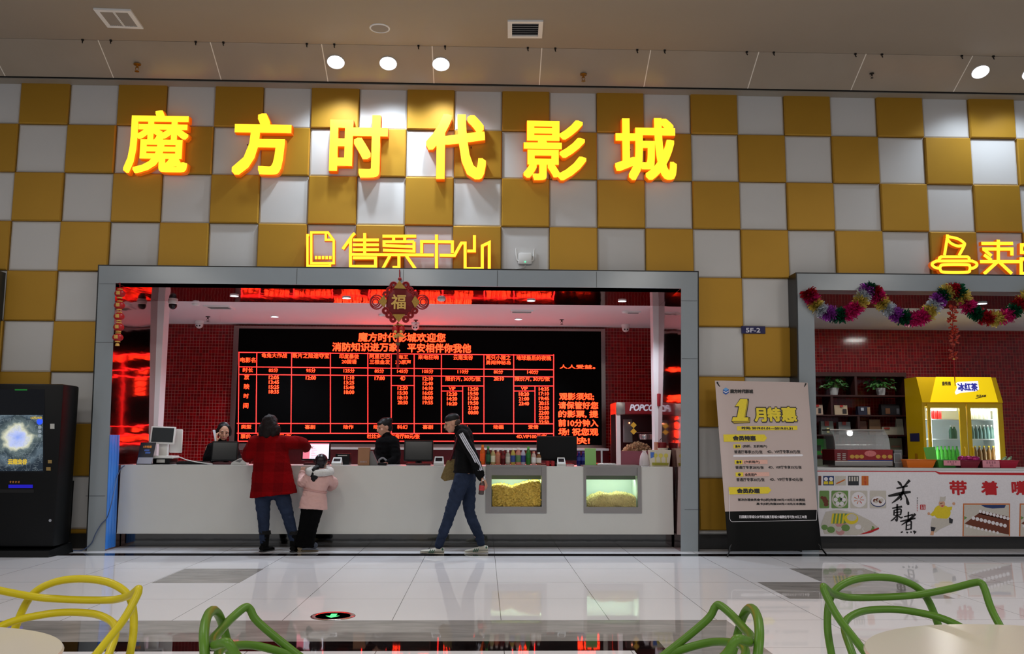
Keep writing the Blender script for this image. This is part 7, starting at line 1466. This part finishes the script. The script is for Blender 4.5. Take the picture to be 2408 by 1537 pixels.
hm = MB(); hm.ball(P(0, .026, .040), (.083*k, .094*k, .088*k), 20, 14, M=M); hm.ball(P(0, .055, -.02), (.076*k, .062*k, .07*k), 16, 10, M=M)
for s in (-1, 1): limb(hm, [P(s*.05, -.03, .085), P(s*.075, -.02, .04), P(s*.080, .02, -.03)], [.022*k, .022*k, .03*k])
hm.ball(P(0, .10, .03), (.045*k, .045*k, .045*k), 12, 8); remesh(hm, 'hair', M_hair, t, .008, 2)
jk = MB(); limb(jk, [c1(1782, 548), c1(1785, 585), Vector((base.x, KYY, 1.0)), base+Vector((0, 0, -.1))], [.07, .165, .17, .17], 20, flat=.66, up=(0, 1, 0)); limb(jk, [c1(1700, 590), eL, c1(1730, 575, .93)], [.07, .062, .05]); limb(jk, [c1(1870, 590), eR, wR], [.07, .062, .05]); remesh(jk, 'uniform_top', M_shirt, t, .010, 4, fold=.006)
def lower(t, base, KYY):
    tr = MB()
    for s in (-1, 1): limb(tr, [Vector((base.x+s*.07, KYY, .86)), Vector((base.x+s*.09, KYY+.02, .45)), Vector((base.x+s*.09, KYY+.03, .08))], [.115, .085, .065])
    remesh(tr, 'trousers', M_trs, t, .014, 3)
    for s in (-1, 1): shoe(Vector((base.x+s*.09, KYY+.03, .075)), (s*.1, -1, 0), .24, t, M_boot, M_dark, 'shoe', 0, 0, .9)
lower(t, base, KYY)
ph = c1(1728, 490, .93); o = MB(); Mp = Matrix.Rotation(-.25, 3, 'Y'); o.rbox(ph.x-.008, ph.x+.008, ph.y-.04, ph.y+.04, ph.z-.075, ph.z+.075, .006, M=Mp); o = o.build('mobile_phone', mat('pale_phone', (205, 206, 212), .25), None, smooth=40); tag(o, 'pale mobile phone held to the ear of the left cashier', 'phone')

# ---- cashier looking down
KYY = 1.0
def c2(cx, cy, Y=KYY): return at(840+cx/4.045, 940+cy/4.045, Y)
t = thing('person', 'woman cashier in black with hair in a bun, looking down', 'person', (c2(280, 600).x, KYY, 0), 'people')
skin = MB(); Hc = c2(256, 262); P, M, k = head(skin, Hc, (-.95, -.55, -.28), (-.16, -.06, 1), .225, True)
sL, sR = c2(215, 395, 1.12), c2(355, 395, .92); base = Vector((c2(290, 600).x, KYY, .85)); nk = c2(278, 340)
limb(skin, [Hc+Vector((.03, .01, -.04)), nk, c2(285, 395)], [.048, .048, .07]); limb(skin, [c2(285, 395), c2(287, 440), base, Vector((base.x, KYY, .5))], [.06, .10, .12, .13], flat=.7, up=(0, 1, 0))
eL, wL = c2(200, 540, 1.05), c2(190, 590, .86); eR, wR = c2(370, 545, .86), c2(300, 600, .78)
limb(skin, [sL, eL, wL], [.045, .04, .026]); limb(skin, [sR, eR, wR], [.045, .04, .026]); hand(skin, wL, (-.2, -1, -.1), (0, 0, -1), (1, 0, 0), .92, .4); hand(skin, wR, (-.8, -.6, 0), (0, 0, -1), (-.5, 1, 0), .92, .4)
for s in (-1, 1): limb(skin, [Vector((base.x+s*.08, KYY, .8)), Vector((base.x+s*.09, KYY+.02, .45)), Vector((base.x+s*.09, KYY+.03, .08))], [.085, .058, .038])
remesh(skin, 'body', M_skin, t, .0055, 4); face(t, P, M, k, True)
hm = MB(); hm.ball(P(0, .026, .042), (.083*k, .094*k, .086*k), 20, 14, M=M); hm.ball(P(0, .055, -.015), (.076*k, .062*k, .065*k), 16, 10, M=M); hm.ball(P(0, -.052, .062), (.055*k, .036*k, .032*k), 14, 8, M=M)
bn = c2(305, 195); hm.ball(bn, (.046, .046, .046), 14, 10); limb(hm, [P(0, .06, .08), bn], [.045, .04]); remesh(hm, 'hair', M_hair, t, .008, 2)
jk = MB(); limb(jk, [c2(279, 345), c2(284, 392), Vector((base.x, KYY, 1.0)), base+Vector((0, 0, -.1))], [.07, .160, .165, .165], 20, flat=.72, up=(0, 1, 0)); limb(jk, [c2(225, 400, 1.1), eL, wL], [.07, .062, .05]); limb(jk, [c2(345, 400, .92), eR, wR], [.07, .062, .05]); remesh(jk, 'uniform_top', M_shirt, t, .010, 4, fold=.006); lower(t, base, KYY)
